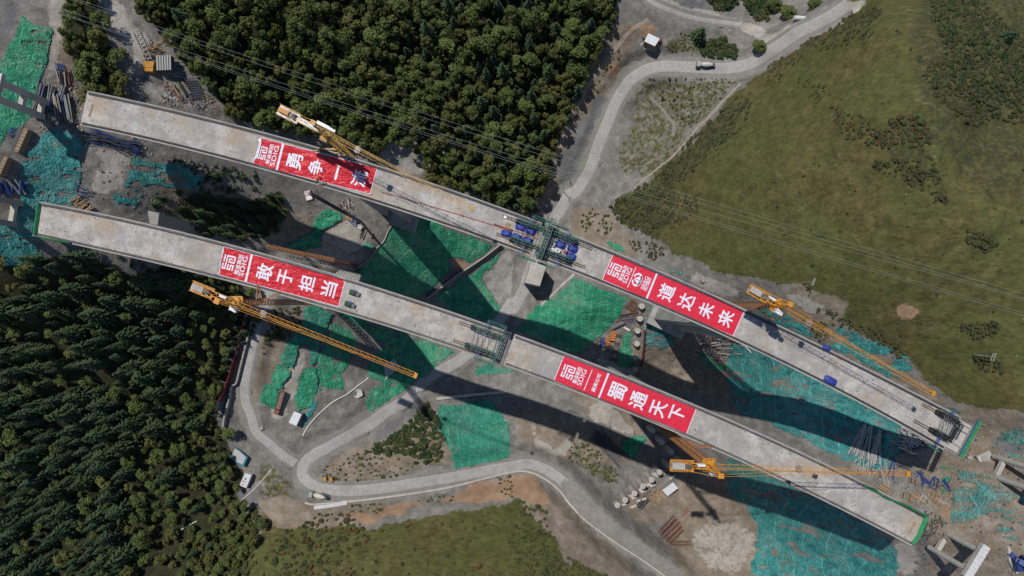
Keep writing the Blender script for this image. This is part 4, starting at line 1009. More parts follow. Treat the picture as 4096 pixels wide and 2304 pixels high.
    for k in range(n):
        a0 = Cz - d * (0.8 + (Lc - .8) * k / n); a1 = Cz - d * (0.8 + (Lc - .8) * (k + 1) / n)
        cj.beam(a0 + r * 0.75, a1 - r * 0.75, 0.13); cj.beam(a1 - r * 0.75, a1 + r * 0.75, 0.13)
    cjo = cj.build('counter_jib', ym, root)
    wk = MB()
    for sd in (-1, 1): wk.obox(Cz - d * (Lc - 3.5) + r * sd * 1.25 + Vector((0, 0, -0.1)), d * 3.5, r * (0.45 if white_tail else 0.3), Vector((0, 0, 0.05)))
    if white_tail: wk.obox(Cz - d * (Lc / 2 - 2) + Vector((0, 0, 0.22)), d * (Lc / 2 - 3.2), r * 0.6, Vector((0, 0, 0.03)))
    wk.build('walkway', 'white_paint' if white_tail else ym, root)
    if white_tail:
        w = MB(); w.obox(Cz - d * (Lc - 2.2) + Vector((0, 0, 0.5)), d * 1.7, r * 0.7, Vector((0, 0, 1.0))); w.build('counterweight', 'ballast_orange', root)
    else:
        for k in range(6):
            w = MB(); w.obox(Cz - d * (Lc - 0.75 - 0.62 * k) + Vector((0, 0, 0.2)), d * 0.27, r * 0.95, Vector((0, 0, 1.1))); w.build('counterweight', 'ballast', root)
    wi = MB(); q = Cz - d * (Lc - 5.6) + Vector((0, 0, 0.7)); wi.cyl(q - r * 0.8, q + r * 0.8, 0.55, n=12); wi.obox(q - d * 0.9, d * 0.45, r * 0.6, Vector((0, 0, 0.5))); wi.build('winch', 'machine_grey', root)
    ec = MB(); ec.obox(Cz - d * 3.2 + r * 0.5 * cabside * -1 + Vector((0, 0, 0.8)), d * 1.1, r * 0.35, Vector((0, 0, 0.7))); ec.build('electric_cabinet', 'white_paint', root)
    cb = MB(); q = Cz + d * 0.9 + r * cabside * 1.9 + Vector((0, 0, -0.1)); cb.obox(q, d * 1.15, r * 0.7, Vector((0, 0, 1.1)))
    cbo = cb.build('cab', 'ballast_orange' if white_tail else 'white_paint', root)
    gl = MB(); gl.obox(q + d * 1.17, d * 0.03, r * 0.6, Vector((0, 0, 0.7))); gl.build('window', 'glass_dark', cbo)
    if white_tail:
        w = MB(); w.obox(Cz - d * 1.5 - r * cabside * 1.9, d * 2.2, r * 0.5, Vector((0, 0, 0.1))); w.obox(Cz + d * 1.2 - r * cabside * 1.8, d * 1.4, r * 0.4, Vector((0, 0, 0.12))); w.build('side_platform', 'white_paint', root)
    # braces to the deck
    for (deck_px, off) in braces:
        b = MB(); b.beam(Vector((C.x, C.y, DECK + 0.6)) + Vector((off[0], off[1], 0)), U(deck_px, DECK + 0.3), 0.34); b.build('wall_brace', 'rust_orange' if not white_tail else ym, root)
    return root
crane('tower crane with white tail and orange cab above the upper left deck', (1303, 535), 120, 132, None, (1889, 833), (1112, 428), ('crane_ochre', 'crane_ochre'),
      [(Z(1090,400,5.175,'830,1055')[0], (-0.9, 0)), (Z(1090,400,5.175,'950,1000')[0], (0.6, -.8)), (Z(1090,400,5.175,'1300,1110')[0], (0.6, -0.8)), (Z(1090,400,5.175,'1380,1190')[0], (0.9, 0.5))], -1, 0.22, white_tail=True)
crane('orange tower crane left of the lower deck with its jib over the green nets', (941, 1209), 121, 133, None, (1661, 1503), (757, 1152), ('crane_yellow', 'rust_orange'),
      [(Z(700,1100,4.77,'1575,180')[0], (-0.9, 0.9)), (Z(700,1100,4.77,'1590,200')[0], (0.9, 0.9)), (Z(700,1100,4.77,'2010,315')[0], (-0.9, -0.9)), (Z(700,1100,4.77,'2020,330')[0], (0.9, 0.6))], -1, 0.16)
crane('orange tower crane beside the upper right deck with grass behind it', (3109, 1221), 119, 130, None, (3737, 1574), (3008, 1137), ('crane_yellow', 'rust_orange'),
      [(Z(2960,1110,5.57,'215,830')[0], (-0.9, -0.6)), (Z(2960,1110,5.57,'390,760')[0], (0.6, -0.9)), (Z(2960,1110,5.57,'790,1100')[0], (0.9, -0.9)), (Z(2960,1110,5.57,'765,960')[0], (0.5, -0.9))], -1, 0.2)
crane('yellow tower crane near the round piles with a level jib crossing the lower deck', (2840, 1862), 130, 142, None, (3636, 1897), (2683, 1872), ('crane_yellow', 'rust_orange'),
      [(Z(2440,1650,3.534,'1150,405')[0], (0, 0.9)), (Z(2440,1650,3.534,'1280,450')[0], (0.4, 0.9)), (Z(2440,1650,3.534,'1480,475')[0], (0.9, 0.6)), (Z(2440,1650,3.534,'1440,490')[0], (0.9, -0.6))], -1, 0.45)

# ------------------------------------------------------------------ form travellers on the decks
mat('walk_net', (0.025, 0.17, 0.11), (0.015, 0.09, 0.06), scale=1.2, rough=0.7)
def traveller(D, label, railA, A0, A1, railB, B0, B1, beam, main, second, rails='steel_black', platform=None, hang=True):
    loc = lambda p: D.locate(p)
    c = [loc(p) for p in (A0, A1, B0, B1)]
    mid = D.pt(sum(x[0] for x in c) / 4, sum(x[1] for x in c) / 4)
    root = thing('form_traveller', label, 'form traveller', mid, 'steel form travellers')
    for rs, t0, t1 in ((railA, A0, A1), (railB, B0, B1)):
        d0, o0 = loc(rs); da, oa = loc(t0); db, ob = loc(t1)
        for off in (-0.35, 0.35):
            m = MB(); m.beam(D.pt(d0, oa + off, 0.2), D.pt(db, oa + off, 0.2), 0.2, 0.34); m.build('rail', rails, root)
        sl = MB()
        nsl = max(4, int(abs(db - d0) / 1.0))
        for k in range(nsl + 1): sl.beam(D.pt(d0 + (db - d0) * k / nsl, oa - 0.62, 0.07), D.pt(d0 + (db - d0) * k / nsl, oa + 0.62, 0.07), 0.2, 0.12)
        o = sl.build('sleepers', 'timber', root); o['kind'] = 'stuff'
        m = MB(); h = 3.3
        for off in (-0.45, 0.45):
            lo = [D.pt(da + (db - da) * t, oa + off, 0.75) for t in (0, .25, .5, .75, 1)]
            hi = [D.pt(da + (db - da) * t, oa + off, 0.75 + h * (1 - abs(t - 0.5) * 0.35)) for t in (0.04, .25, .5, .75, 0.98)]
            for k in range(4):
                m.beam(lo[k], lo[k + 1], 0.2, 0.3); m.beam(hi[k], hi[k + 1], 0.17, 0.28); m.beam(lo[k], hi[k + 1], 0.15); m.beam(hi[k], lo[k + 1], 0.12)
            for k in range(5): m.beam(lo[k], hi[k], 0.2)
        for k in range(9):
            t = k / 8; m.beam(D.pt(da + (db - da) * t, oa - 0.45, 3.9), D.pt(da + (db - da) * t, oa + 0.45, 3.9), 0.12)
        m.build('side_truss', main, root)
        f = MB()
        for k in range(3): f.box(D.pt(da - 0.3 + k * 0.5 * (1 if db > da else -1), oa, 0.9), 0.25, 1.5, 1.6, math.atan2(D.frame(da)[1][1], D.frame(da)[1][0]))
        f.build('anchor', 'steel_black', root)
        w = MB(); nw = 8
        for k in range(nw):
            p0 = D.pt(da + (db - da) * k / nw, oa + 0.95, 1.9 + 0.2 * (k % 2)); p1 = D.pt(da + (db - da) * (k + 1) / nw, oa + 0.95, 1.9 + 0.2 * ((k + 1) % 2)); w.beam(p0, p1, 0.26, 0.06)
        w.build('walkway_net', 'walk_net', root)
    # cross bracing between the two trusses
    m = MB(); (da, oa), (db, ob), (dc, oc), (dd, od) = c
    for t in (0.12, 0.3, 0.52):
        m.beam(D.pt(da + (db - da) * t, oa, 3.6), D.pt(dc + (dd - dc) * (t + 0.12), oc, 3.6), 0.13); m.beam(D.pt(da + (db - da) * (t + 0.14), oa, 3.6), D.pt(dc + (dd - dc) * t, oc, 3.6), 0.11)
    m.build('cross_bracing', second, root)
    # front cross truss with walkway
    d0, o0 = loc(beam[0]); d1, o1 = loc(beam[1]); dirn = 1 if db > da else -1
    m = MB()
    for dz in (3.6, 5.0):
        for off in (-0.55, 0.55): m.beam(D.pt((d0 + d1) / 2 + off, o0, dz), D.pt((d0 + d1) / 2 + off, o1, dz), 0.24)
    n = 12
    for k in range(n):
        oa_ = o0 + (o1 - o0) * k / n; ob_ = o0 + (o1 - o0) * (k + 1) / n; dm = (d0 + d1) / 2
        for off in (-0.55, 0.55): m.beam(D.pt(dm + off, oa_, 3.6), D.pt(dm + off, ob_, 5.0), 0.13)
        m.beam(D.pt(dm - .55, oa_, 5.0), D.pt(dm + .55, ob_, 5.0), 0.12); m.beam(D.pt(dm - .55, oa_, 3.6), D.pt(dm + .55, oa_, 3.6), 0.14)
    m.build('front_truss', main, root)
    g = MB()
    for k in range(n): g.beam(D.pt((d0 + d1) / 2 + 0.95 * dirn, o0 + (o1 - o0) * k / n, 4.6 + 0.15 * (k % 2)), D.pt((d0 + d1) / 2 + 0.95 * dirn, o0 + (o1 - o0) * (k + 1) / n, 4.6 + .15 * ((k + 1) % 2)), 0.25, 0.05)
    g.build('front_walkway', 'walk_net', root)
    # legs on the deck and hanging rods
    lg = MB()
    for o in (oa, oc): lg.beam(D.pt((d0 + d1) / 2 - dirn * 0.4, o, 0.1), D.pt((d0 + d1) / 2 - dirn * 0.4, o, 4.0), 0.3)
    lg.build('front_leg', main, root)
    hr = MB()
    for k in range(6):
        o = o0 + (o1 - o0) * (k + 0.5) / 6; hr.beam(D.pt((d0 + d1) / 2, o, 5.1), D.pt((d0 + d1) / 2 + 0.05, o, 5.9), 0.1)
    hr.build('hanger_rods', second, root)
    # side frames that reach over the deck edges
    for sgn, o in ((1, oa), (-1, oc)):
        f = MB(); ww = D.frame(da)[3]; dq = da + (db - da) * 0.45; hi = (ww + 0.9) * sgn
        f.beam(D.pt(dq, o, 3.0), D.pt(dq, hi, 2.6), 0.16); f.beam(D.pt(dq + .7, o, 3.0), D.pt(dq + .7, hi, 2.6), 0.16)
        for k in range(4):
            q = o + (hi - o) * k / 4; q2 = o + (hi - o) * (k + 1) / 4; f.beam(D.pt(dq, q, 3 - .1 * k), D.pt(dq + .7, q2, 3 - .1 * (k + 1)), 0.09)
        f.beam(D.pt(dq, hi, 2.6), D.pt(dq, hi, -1.2), 0.12)
        f.build('side_bracket', 'steel_blue', root)
        f = MB(); q = (ww + 1.0) * sgn
        f.beam(D.pt(dq, q, -1.0), D.pt(db + 0.8 * dirn, q, -1.0), 0.5, 0.06); f.beam(D.pt(dq, q + .45 * sgn, 0.1), D.pt(db + .8 * dirn, q + .45 * sgn, 0.1), 0.1); f.beam(D.pt(dq, q + .45 * sgn, 0.6), D.pt(db + .8 * dirn, q + .45 * sgn, 0.6), 0.12, 0.2)
        f.build('edge_walkway', 'walk_net', root)
    if platform:
        platform(D, root)
    return root
z1 = lambda s: Z(1950, 820, 4.14, s); z2 = lambda s: Z(1780, 1230, 5.572, s); z3 = lambda s: Z(3600, 1600, 5.572, s)
traveller(DU, 'green form traveller left of the closing gap on the upper deck, over blue tarped blocks', z1('250,190')[0], z1('490,265')[0], z1('960,400')[0], z1('140,490')[0], z1('380,560')[0], z1('860,710')[0], (z1('1015,235')[0], z1('790,890')[0]), 'steel_green', 'steel_blue')
traveller(DU, 'green form traveller right of the closing gap on the upper deck, over cable coils', z1('1720,760')[0], z1('1480,630')[0], z1('1060,450')[0], z1('1610,1050')[0], z1('1380,940')[0], z1('950,770')[0], (z1('1095,260')[0], z1('850,925')[0]), 'steel_green', 'steel_blue')
traveller(DL, 'green form traveller standing free on the lower deck at the closing gap', z2('320,330')[0], z2('600,430')[0], z2('1200,660')[0], z2('190,730')[0], z2('470,830')[0], z2('1050,1090')[0], (z2('1320,390')[0], z2('990,1310')[0]), 'steel_green', 'steel_blue')
def end_platform(D, root):
    a, b = z3('1740,430')[0], z3('1320,1250')[0]
    (d0, o0), (d1, o1) = D.locate(a), D.locate(b); dm = (d0 + d1) / 2
    for off, w, mt, nm, z in ((0.0, 0.45, 'steel_blue', 'end_beam', 0.0), (1.0, 1.6, 'safety_green', 'end_walkway', -0.5)):
        m = MB(); m.beam(D.pt(dm + off, o0, z), D.pt(dm + off, o1, z), w, 0.12); m.build(nm, mt, root)
    rl = MB(); rl.beam(D.pt(dm + 1.8, o0, 0.5), D.pt(dm + 1.8, o1, 0.5), 0.08)
    for k in range(10): q = o0 + (o1 - o0) * k / 9; rl.beam(D.pt(dm + 1.8, q, -0.5), D.pt(dm + 1.8, q, 0.5), 0.07); rl.beam(D.pt(dm + 0.2, q, -0.42), D.pt(dm + 1.8, q, -0.42), 0.09)
    rl.build('handrail', 'steel_green', root)
    (e0, p0), (e1, p1) = D.locate(z3('1200,500')[0]), D.locate(z3('1650,640')[0])
    m = MB(); m.obox(D.pt((e0 + dm - 0.6) / 2, 0, -1.0), Vector(D.frame(e0)[1]) * ((dm - 0.6 - e0) / 2), Vector(D.frame(e0)[2]) * 5.5, Vector((0, 0, 0.3))); m.build('formwork_floor', 'ballast', root)
    for k, o in enumerate((-5.0, -2.6, 2.4, 4.6)):
        m = MB(); m.beam(D.pt(e0, o, -0.3), D.pt(dm - 0.5, o, -0.3), 0.3, 0.5); m.build('formwork_rib', 'steel_pale' if k % 2 else 'steel_grey', root)
traveller(DU, 'dark form traveller at the right end of the upper deck with blue-green platform', z3('480,100')[0], z3('800,260')[0], z3('1250,440')[0], z3('300,470')[0], z3('660,650')[0], z3('1050,830')[0], (z3('1160,480')[0], z3('1000,800')[0]), 'steel_black', 'steel_grey', platform=end_platform)

# ------------------------------------------------------------------ things on the decks
mat('tarp_blue', (0.02, 0.045, 0.30), (0.015, 0.03, 0.2), scale=1.2, rough=0.4, bump=0.35, bscale=1.6)
mat('tarp_green', (0.035, 0.075, 0.045), (0.02, 0.045, 0.028), scale=1.2, rough=0.7, bump=0.3, bscale=1.6)
def soft_block(name, D, p, lx, ly, h, m, label, cat, group=None, n=7, ang=0.0, zb=0.0):
    d, o = D.locate(p); C, t, nn, w = D.frame(d)
    c = D.pt(d, o, 0); t = Vector(t); nn = Vector(nn); ca, sa = math.cos(ang), math.sin(ang); t, nn = t * ca + nn * sa, nn * ca - t * sa
    mb = MB(); V = []
    r = random.Random(int(p[0] * 7 + p[1]))
    for i in range(n + 1):
        for j in range(n + 1):
            u = i / n * 2 - 1; v = j / n * 2 - 1; k = max(abs(u), abs(v))
            rr = (abs(u) ** 4 + abs(v) ** 4) ** 0.25 or 1e-6; f = k / rr if rr > 0 else 1
            z = h * (1 - max(0, (k - 0.55) / 0.45) ** 2) * (0.92 + 0.16 * r.random()) if k < 1 else 0.02
            V.append(c + t * u * f * lx / 2 + nn * v * f * ly / 2 + Vector((0, 0, z + zb)))
    mb.v = [tuple(p_) for p_ in V]; q = n + 1
    mb.f = [(i * q + j, (i + 1) * q + j, (i + 1) * q + j + 1, i * q + j + 1) for i in range(n) for j in range(n)]
    ob = mb.build(name, m, None, smooth=True)
    me = ob.data; lc = Vector((c.x, c.y, c.z)); me.transform(Matrix.Translation(-lc)); ob.location = lc
    return tag(ob, label, cat, group)
TB = [('550,370', 'blue tarped block nearest the top rail, left of the closing gap'), ('720,440', 'blue tarped block beside the front truss, left of the closing gap'), ('315,475', 'blue tarped block standing farthest left on the upper deck'),
      ('487,537', 'blue tarped block in the middle of the lower left row'), ('662,592', 'blue tarped block at the right of the lower left row'), ('1215,665', 'blue tarped block beside the grey cable coils'),
      ('1412,730', 'blue tarped block at the top right of the closing gap'), ('1385,857', 'blue tarped block at the bottom right of the closing gap')]
for s, lab in TB: soft_block('tarped_block', DU, z1(s)[0], 3.7, 2.5, 1.3, 'tarp_blue', lab, 'tarped block', 'blue tarped blocks on the upper deck', ang=random.uniform(-.12, .12))
mat('coil_grey', (0.25, 0.26, 0.26), (0.18, 0.19, 0.19), scale=2.0, rough=0.5, metal=0.4)
mat('coil_white', (0.72, 0.72, 0.70), (0.55, 0.55, 0.54), scale=2.0, rough=0.5)
for s, r_, m, lab in (('1105,580', 0.62, 'coil_grey', 'smallest grey cable coil at the closing gap'), ('1072,660', 0.92, 'coil_grey', 'large grey cable coil at the closing gap'), ('1062,752', 0.9, 'coil_white', 'left white cable coil at the closing gap'), ('1157,757', 0.92, 'coil_white', 'right white cable coil at the closing gap')):
    d, o = DU.locate(z1(s)[0]); c = DU.pt(d, o); root = thing('cable_coil', lab, 'cable coil', c, 'cable coils on the upper deck')
    ring = MB(); n = 24; P = []
    for k in range(n):
        t = 2 * math.pi * k / n; e = Vector((math.cos(t), math.sin(t), 0))
        P.append([c + e * r_ * 0.3 + Vector((0, 0, .05)), c + e * r_ + Vector((0, 0, .05)), c + e * r_ + Vector((0, 0, .9)), c + e * r_ * 0.3 + Vector((0, 0, .9))])
    ring.loft([p[::-1] for p in P + P[:1]], caps=False); ring.build('winding', m, root)
    hb = MB(); hb.cyl(c, c + Vector((0, 0, 0.5)), r_ * 0.29, n=12); hb.build('hub', 'steel_black', root)
m = MB(); pts = []
for p in T(1,1,'950,0 1240,85 1560,180 1850,268 1932,292') + z1('120,320 400,410 640,490 850,575'):
    d, o = DU.locate(p); pts.append(DU.pt(d, o, 0.16))
m.tube(pts, 0.13, 6)
pr = thing('pump_pipe', 'long red concrete pump pipe lying on the upper deck', 'pipe', pts[0]); m.build('pipe_run', 'red_paint', pr)
for p in pts[1:-1]: MB().box(p + Vector((0, 0, -.02)), 0.5, 0.5, 0.3, 0.4).build('clamp', 'rebar_rust', pr)
for s, lab in (('735,762', 'green-wrapped machine nearer the top deck edge, right of the lower left banner'), ('700,848', 'green-wrapped machine nearer the bottom deck edge, right of the lower left banner')):
    p = T(1,1,s)[0]; d, o = DL.locate(p); c = DL.pt(d, o); root = thing('wrapped_machine', lab, 'machine', c, 'wrapped machines on the lower deck')
    t = Vector(DL.frame(d)[1]); n_ = Vector(DL.frame(d)[2])
    b = soft_block('tarp', DL, p, 3.0, 1.9, 1.5, 'tarp_green', None, None); b.parent = root; b.location = (0, 0, 0)
    m = MB(); m.obox(c + t * 1.7 + Vector((0, 0, .5)), t * 0.6, n_ * 0.6, Vector((0, 0, .5))); m.build('engine', 'machine_grey', root)
    m = MB(); m.obox(c + t * 0.6 + n_ * 0.9 + Vector((0, 0, 1.35)), t * 0.5, n_ * 0.3, Vector((0, 0, .14))); m.build('tank', 'steel_blue', root)
for p, lab, s in ((T(3,1,'470,1425')[0], 'crumpled blue tarpaulin hanging on the lower edge of the upper right deck', 3.4), (T(3,1,'440,1180')[0], 'crumpled blue tarpaulin on the top edge of the upper right deck', 2.2)):
    soft_block('tarpaulin', DU, p, s * 1.4, s * 0.8, 0.9, 'tarp_blue', lab, 'tarpaulin', n=9)
def small_box(name, p, D, lx, ly, h, m, label, cat, ang=0, lid=None):
    d, o = D.locate(p); C, t, nn, w = D.frame(d); c = D.pt(d, o); t = Vector(t); nn = Vector(nn); ca, sa = math.cos(ang), math.sin(ang); t, nn = t * ca + nn * sa, nn * ca - t * sa
    root = thing(name, label, cat, c)
    b = MB(); b.obox(c + Vector((0, 0, h / 2 + 0.01)), t * lx / 2, nn * ly / 2, Vector((0, 0, h / 2))); b.build('body', m, root)
    b = MB(); b.obox(c + Vector((0, 0, h + 0.05)), t * (lx / 2 + .05), nn * (ly / 2 + .05), Vector((0, 0, 0.035))); b.build('lid', lid or m, root)
    return root
small_box('black_box', T(3,2,'350,692')[0], DL, 1.3, 1.3, 0.8, 'steel_black', 'black square box alone on the lower right deck', 'box')
small_box('tool_box', Z(2390,1000,4.025,'700,228')[0], DU, 1.1, 0.8, 0.8, 'steel_grey', 'small grey tool box at the top edge above the two-logo banner', 'box')
small_box('tool_box', z1('293,203')[0], DU, 0.9, 0.8, 0.5, 'white_paint', 'small white box on the top rail left of the closing gap', 'box')
small_box('winch_box', z1('1288,778')[0], DU, 1.1, 0.9, 0.8, 'red_paint', 'small red winch between blue tarped blocks', 'winch')
def planks(name, D, p, n, L, w, label, ang, m='timber'):
    d, o = D.locate(p); c = D.pt(d, o); C, t, nn, ww = D.frame(d); t = Vector(t); nn = Vector(nn); ca, sa = math.cos(ang), math.sin(ang); t, nn = t * ca + nn * sa, nn * ca - t * sa
    root = thing(name, label, 'timber', c); r = random.Random(n + int(p[0]))
    for k in range(n):
        q = c + nn * (k - n / 2) * w * 1.25 + t * r.uniform(-.2, .2)
        MB().obox(q + Vector((0, 0, 0.06)), t * L / 2 * r.uniform(.85, 1.05), nn * w / 2 + t * r.uniform(-.03, .03), Vector((0, 0, 0.05))).build('plank', m, root)
planks('plank_stack', DU, z1('345,350')[0], 7, 1.9, 0.3, 'short timber planks laid on the upper deck left of the tarped blocks', 0.0)
planks('plank_stack', DU, T(0,0,'685,830')[0], 3, 4.2, 0.22, 'long timber planks at the left end of the upper deck', 1.5)
planks('plank_stack', DL, T(3,2,'1085,1085')[0], 3, 4.5, 0.2, 'long timber planks at the right end of the lower deck', 1.55)

# ------------------------------------------------------------------ workers
mat('vest_orange', (0.62, 0.13, 0.02), (0.5, 0.1, 0.02), scale=3, rough=0.8)
mat('vest_yellow', (0.5, 0.55, 0.04), (0.42, 0.46, 0.04), scale=3, rough=0.8)
mat('cloth_dark', (0.05, 0.055, 0.075), (0.03, 0.03, 0.045), scale=3, rough=0.9)
mat('cloth_white', (0.6, 0.62, 0.66), (0.5, 0.5, 0.55), scale=3, rough=0.9)
mat('skin', (0.33, 0.19, 0.12), (0.3, 0.17, 0.1), scale=3, rough=0.6)
mat('helmet_red', (0.5, 0.04, 0.03), (0.45, 0.03, 0.03), scale=3, rough=0.3)
mat('helmet_yellow', (0.65, 0.42, 0.03), (0.6, 0.38, 0.03), scale=3, rough=0.3)
def skin_body(name, joints, edges, radii, m, parent):
    me = bpy.data.meshes.new(name); me.from_pydata(joints, edges, [])
    ob = bpy.data.objects.new(name, me); COL.objects.link(ob)
    mod = ob.modifiers.new('skin', 'SKIN'); sv = me.skin_vertices[0].data
    for i, r_ in enumerate(radii): sv[i].radius = r_ if isinstance(r_, tuple) else (r_, r_)
    sv[0].use_root = True
    sub = ob.modifiers.new('sub', 'SUBSURF'); sub.levels = 1; sub.render_levels = 1
    dg = bpy.context.evaluated_depsgraph_get(); nm = bpy.data.meshes.new_from_object(ob.evaluated_get(dg))
    ob.modifiers.clear(); ob.data = nm; nm.materials.clear(); nm.materials.append(MATS[m])
    nm.polygons.foreach_set('use_smooth', [True] * len(nm.polygons)); ob.parent = parent
    return ob
POSES = {}
def person_parts(pose):
    b = {'stand': 0.0, 'bend': 0.9, 'reach': 0.45}[pose]
    sx = math.sin(b); cx = math.cos(b)
    def up(x, y, h): return (0.0 + x + sx * h, y, 0.95 + cx * h)        # along the bent trunk from the hips
    sh = up(0, 0, 0.48); neck = up(0, 0, 0.58); head = up(0.03, 0, 0.74)
    J = [(0, 0, 0.95), up(0, 0, 0.25), sh, neck, (0.0, 0.1, 0.92), (0.04, 0.13, 0.5), (0.0, 0.14, 0.08), (0.16, 0.15, 0.05), (0.0, -0.1, 0.92), (0.06, -0.13, 0.5), (-0.04, -0.14, 0.08), (0.12, -0.15, 0.05)]
    E = [(0, 1), (1, 2), (2, 3), (0, 4), (4, 5), (5, 6), (6, 7), (0, 8), (8, 9), (9, 10), (10, 11)]
    R = [(0.15, 0.13), (0.14, 0.12), (0.17, 0.12), 0.06, 0.095, 0.075, 0.05, 0.05, 0.095, 0.075, 0.05, 0.05]
    for s in (1, -1):
        o = len(J); fwd = 0.12 if pose == 'stand' else 0.22
        el = (sh[0] + fwd * 0.5, s * 0.28, sh[2] - 0.26); wr = (sh[0] + fwd * 1.7, s * 0.24, sh[2] - 0.48)
        J += [(sh[0], s * 0.2, sh[2]), el, wr]; E += [(2, o), (o, o + 1), (o + 1, o + 2)]; R += [0.075, 0.055, 0.042]
        for k, (dy, l) in enumerate(((-0.045, 0.07), (-0.02, 0.1), (0.0, 0.11), (0.02, 0.1), (0.045, 0.075))):
            J.append((wr[0] + l * 0.7, wr[1] + dy, wr[2] - l)); E.append((o + 2, len(J) - 1)); R.append(0.011)
    return J, E, R, head
def person(c, ang, pose, vest, helmet, label):
    root = thing('person', label, 'person', c); root.rotation_euler = (0, 0, ang)
    key = (pose,)
    J, E, R, head = person_parts(pose)
    if key not in POSES:
        body = skin_body('body', J, E, R, 'cloth_dark', root); POSES[key] = body.data
    else:
        body = bpy.data.objects.new('body', POSES[key]); COL.objects.link(body); body.parent = root
    sub = {}
    def part(nm, mb, m): 
        me = bpy.data.meshes.new(nm); me.from_pydata(mb.v, [], mb.f); me.materials.append(MATS[m]); ob = bpy.data.objects.new(nm, me); COL.objects.link(ob); ob.parent = root; return ob
    h = MB(); n = 8; rings = []
    for i in range(7):
        a = math.pi * i / 6; rings.append([(head[0] + 0.1 * math.sin(a) * math.cos(2 * math.pi * k / n) + (0.012 if k == 0 and i == 3 else 0), 0.085 * math.sin(a) * math.sin(2 * math.pi * k / n), head[2] - 0.125 * math.cos(a)) for k in range(n)])
    h.loft(rings, caps=False); part('head', h, 'skin')
    hm = MB(); rings = []
    for i in range(4):
        a = math.pi / 2 * i / 3; rr = 0.15 * math.cos(a) + 0.01; rings.append([(head[0] + 0.01 + rr * 1.1 * math.cos(2 * math.pi * k / 10), rr * math.sin(2 * math.pi * k / 10), head[2] + 0.05 + 0.13 * math.sin(a)) for k in range(10)])
    hm.loft(rings); part('helmet', hm, helmet)
    v = MB(); b = {'stand': 0.0, 'bend': 0.9, 'reach': 0.45}[pose]; rings = []
    for hh, rx, ry in ((-0.02, 0.17, 0.19), (0.2, 0.165, 0.19), (0.42, 0.155, 0.22), (0.53, 0.11, 0.17)):
        cc = Vector((math.sin(b) * hh, 0, 0.95 + math.cos(b) * hh)); ex = Vector((math.cos(b), 0, -math.sin(b)))
        rings.append([tuple(cc + ex * rx * math.cos(2 * math.pi * k / 10) + Vector((0, 1, 0)) * ry * math.sin(2 * math.pi * k / 10)) for k in range(10)])
    v.loft(rings, caps=False); part('vest', v, vest)
W = [('1310,862', DU, zA, 'bend', 'vest_yellow', 'helmet_yellow', 'yellow-vested worker bending at the left of the group on the wrinkled banner'),
     ('1370,825', DU, zA, 'reach', 'vest_orange', 'helmet_yellow', 'orange-vested worker left of centre in the group on the wrinkled banner'),
     ('1400,828', DU, zA, 'stand', 'vest_orange', 'helmet_red', 'red-helmeted worker standing in the middle of the group on the banner'),
     ('1400,745', DU, zA, 'stand', 'vest_orange', 'helmet_yellow', 'orange worker standing alone just below the second character'),
     ('1455,680', DU, zA, 'stand', 'vest_orange', 'helmet_red', 'topmost worker in orange beside the second banner character'),
     ('1338,908', DU, zA, 'stand', 'vest_yellow', 'helmet_yellow', 'worker in bright yellow at the lower hem of the wrinkled banner'),
     ('1375,945', DU, zA, 'bend', 'cloth_white', 'helmet_red', 'worker in white bending at the deck edge below the banner'),
     ('1425,955', DU, zA, 'reach', 'cloth_white', 'helmet_yellow', 'worker in white reaching at the deck edge below the banner'),
     ('1485,908', DU, zA, 'bend', 'vest_orange', 'helmet_red', 'rightmost crouching worker on the lower hem of the banner'),
     ('820,322', DU, z1, 'stand', 'vest_orange', 'helmet_yellow', 'worker by the top edge left of the closing gap traveller'),
     ('902,428', DU, z1, 'stand', 'vest_orange', 'helmet_red', 'worker standing beside the front truss left of the closing gap'),
     ('1385,520', DU, z1, 'stand', 'vest_orange', 'helmet_yellow', 'worker at the top deck edge right of the closing gap'),
     ('832,862', DU, z1, 'stand', 'vest_yellow', 'helmet_yellow', 'worker at the bottom end of the closing gap truss')]
for s, D, zf, pose, ve, he, lab in W:
    d, o = D.locate(zf(s)[0]); w = D.frame(d)[3]; o = max(-w + 0.3, min(w - 0.3, o))
    onb = zf is zA and abs(o) < w - 1.6
    person(D.pt(d, o, 0.10 if onb else 0.0), random.uniform(0, 6.28), pose, ve, he, lab)

# ------------------------------------------------------------------ things on the ground
def gframe(p, q):
    """ground point midway between two photo pixels and the level direction from the first to the second"""
    a, b = g1(p), g1(q); c = (a + b) / 2; c.z = float(terr(c.x, c.y))
    d = Vector((b.x - a.x, b.y - a.y, 0)); L = d.length; d.normalize()
    return c, d, Vector((-d.y, d.x, 0)), L
UPV = Vector((0, 0, 1))
mat('pier_grey', (0.29, 0.275, 0.255), (0.22, 0.21, 0.195), scale=0.5, rough=0.9, bump=0.03)
mat('pale_concrete', (0.47, 0.44, 0.39), (0.37, 0.345, 0.31), scale=0.5, rough=0.9, bump=0.04, c3=(0.34, 0.32, 0.285))
mat('formwork_white', (0.60, 0.60, 0.60), (0.48, 0.48, 0.48), scale=0.7, rough=0.7)
mat('roof_white', (0.66, 0.68, 0.72), (0.56, 0.58, 0.62), scale=0.6, rough=0.45)
mat('roof_shadow_blue', (0.40, 0.44, 0.50), (0.34, 0.37, 0.42), scale=0.6, rough=0.5)
mat('wall_dull', (0.32, 0.31, 0.29), (0.25, 0.24, 0.225), scale=0.6, rough=0.8)
mat('tyre', (0.02, 0.02, 0.021), (0.012, 0.012, 0.012), scale=2, rough=0.9)
mat('drum_cream', (0.55, 0.53, 0.44), (0.42, 0.40, 0.33), scale=0.8, rough=0.5)
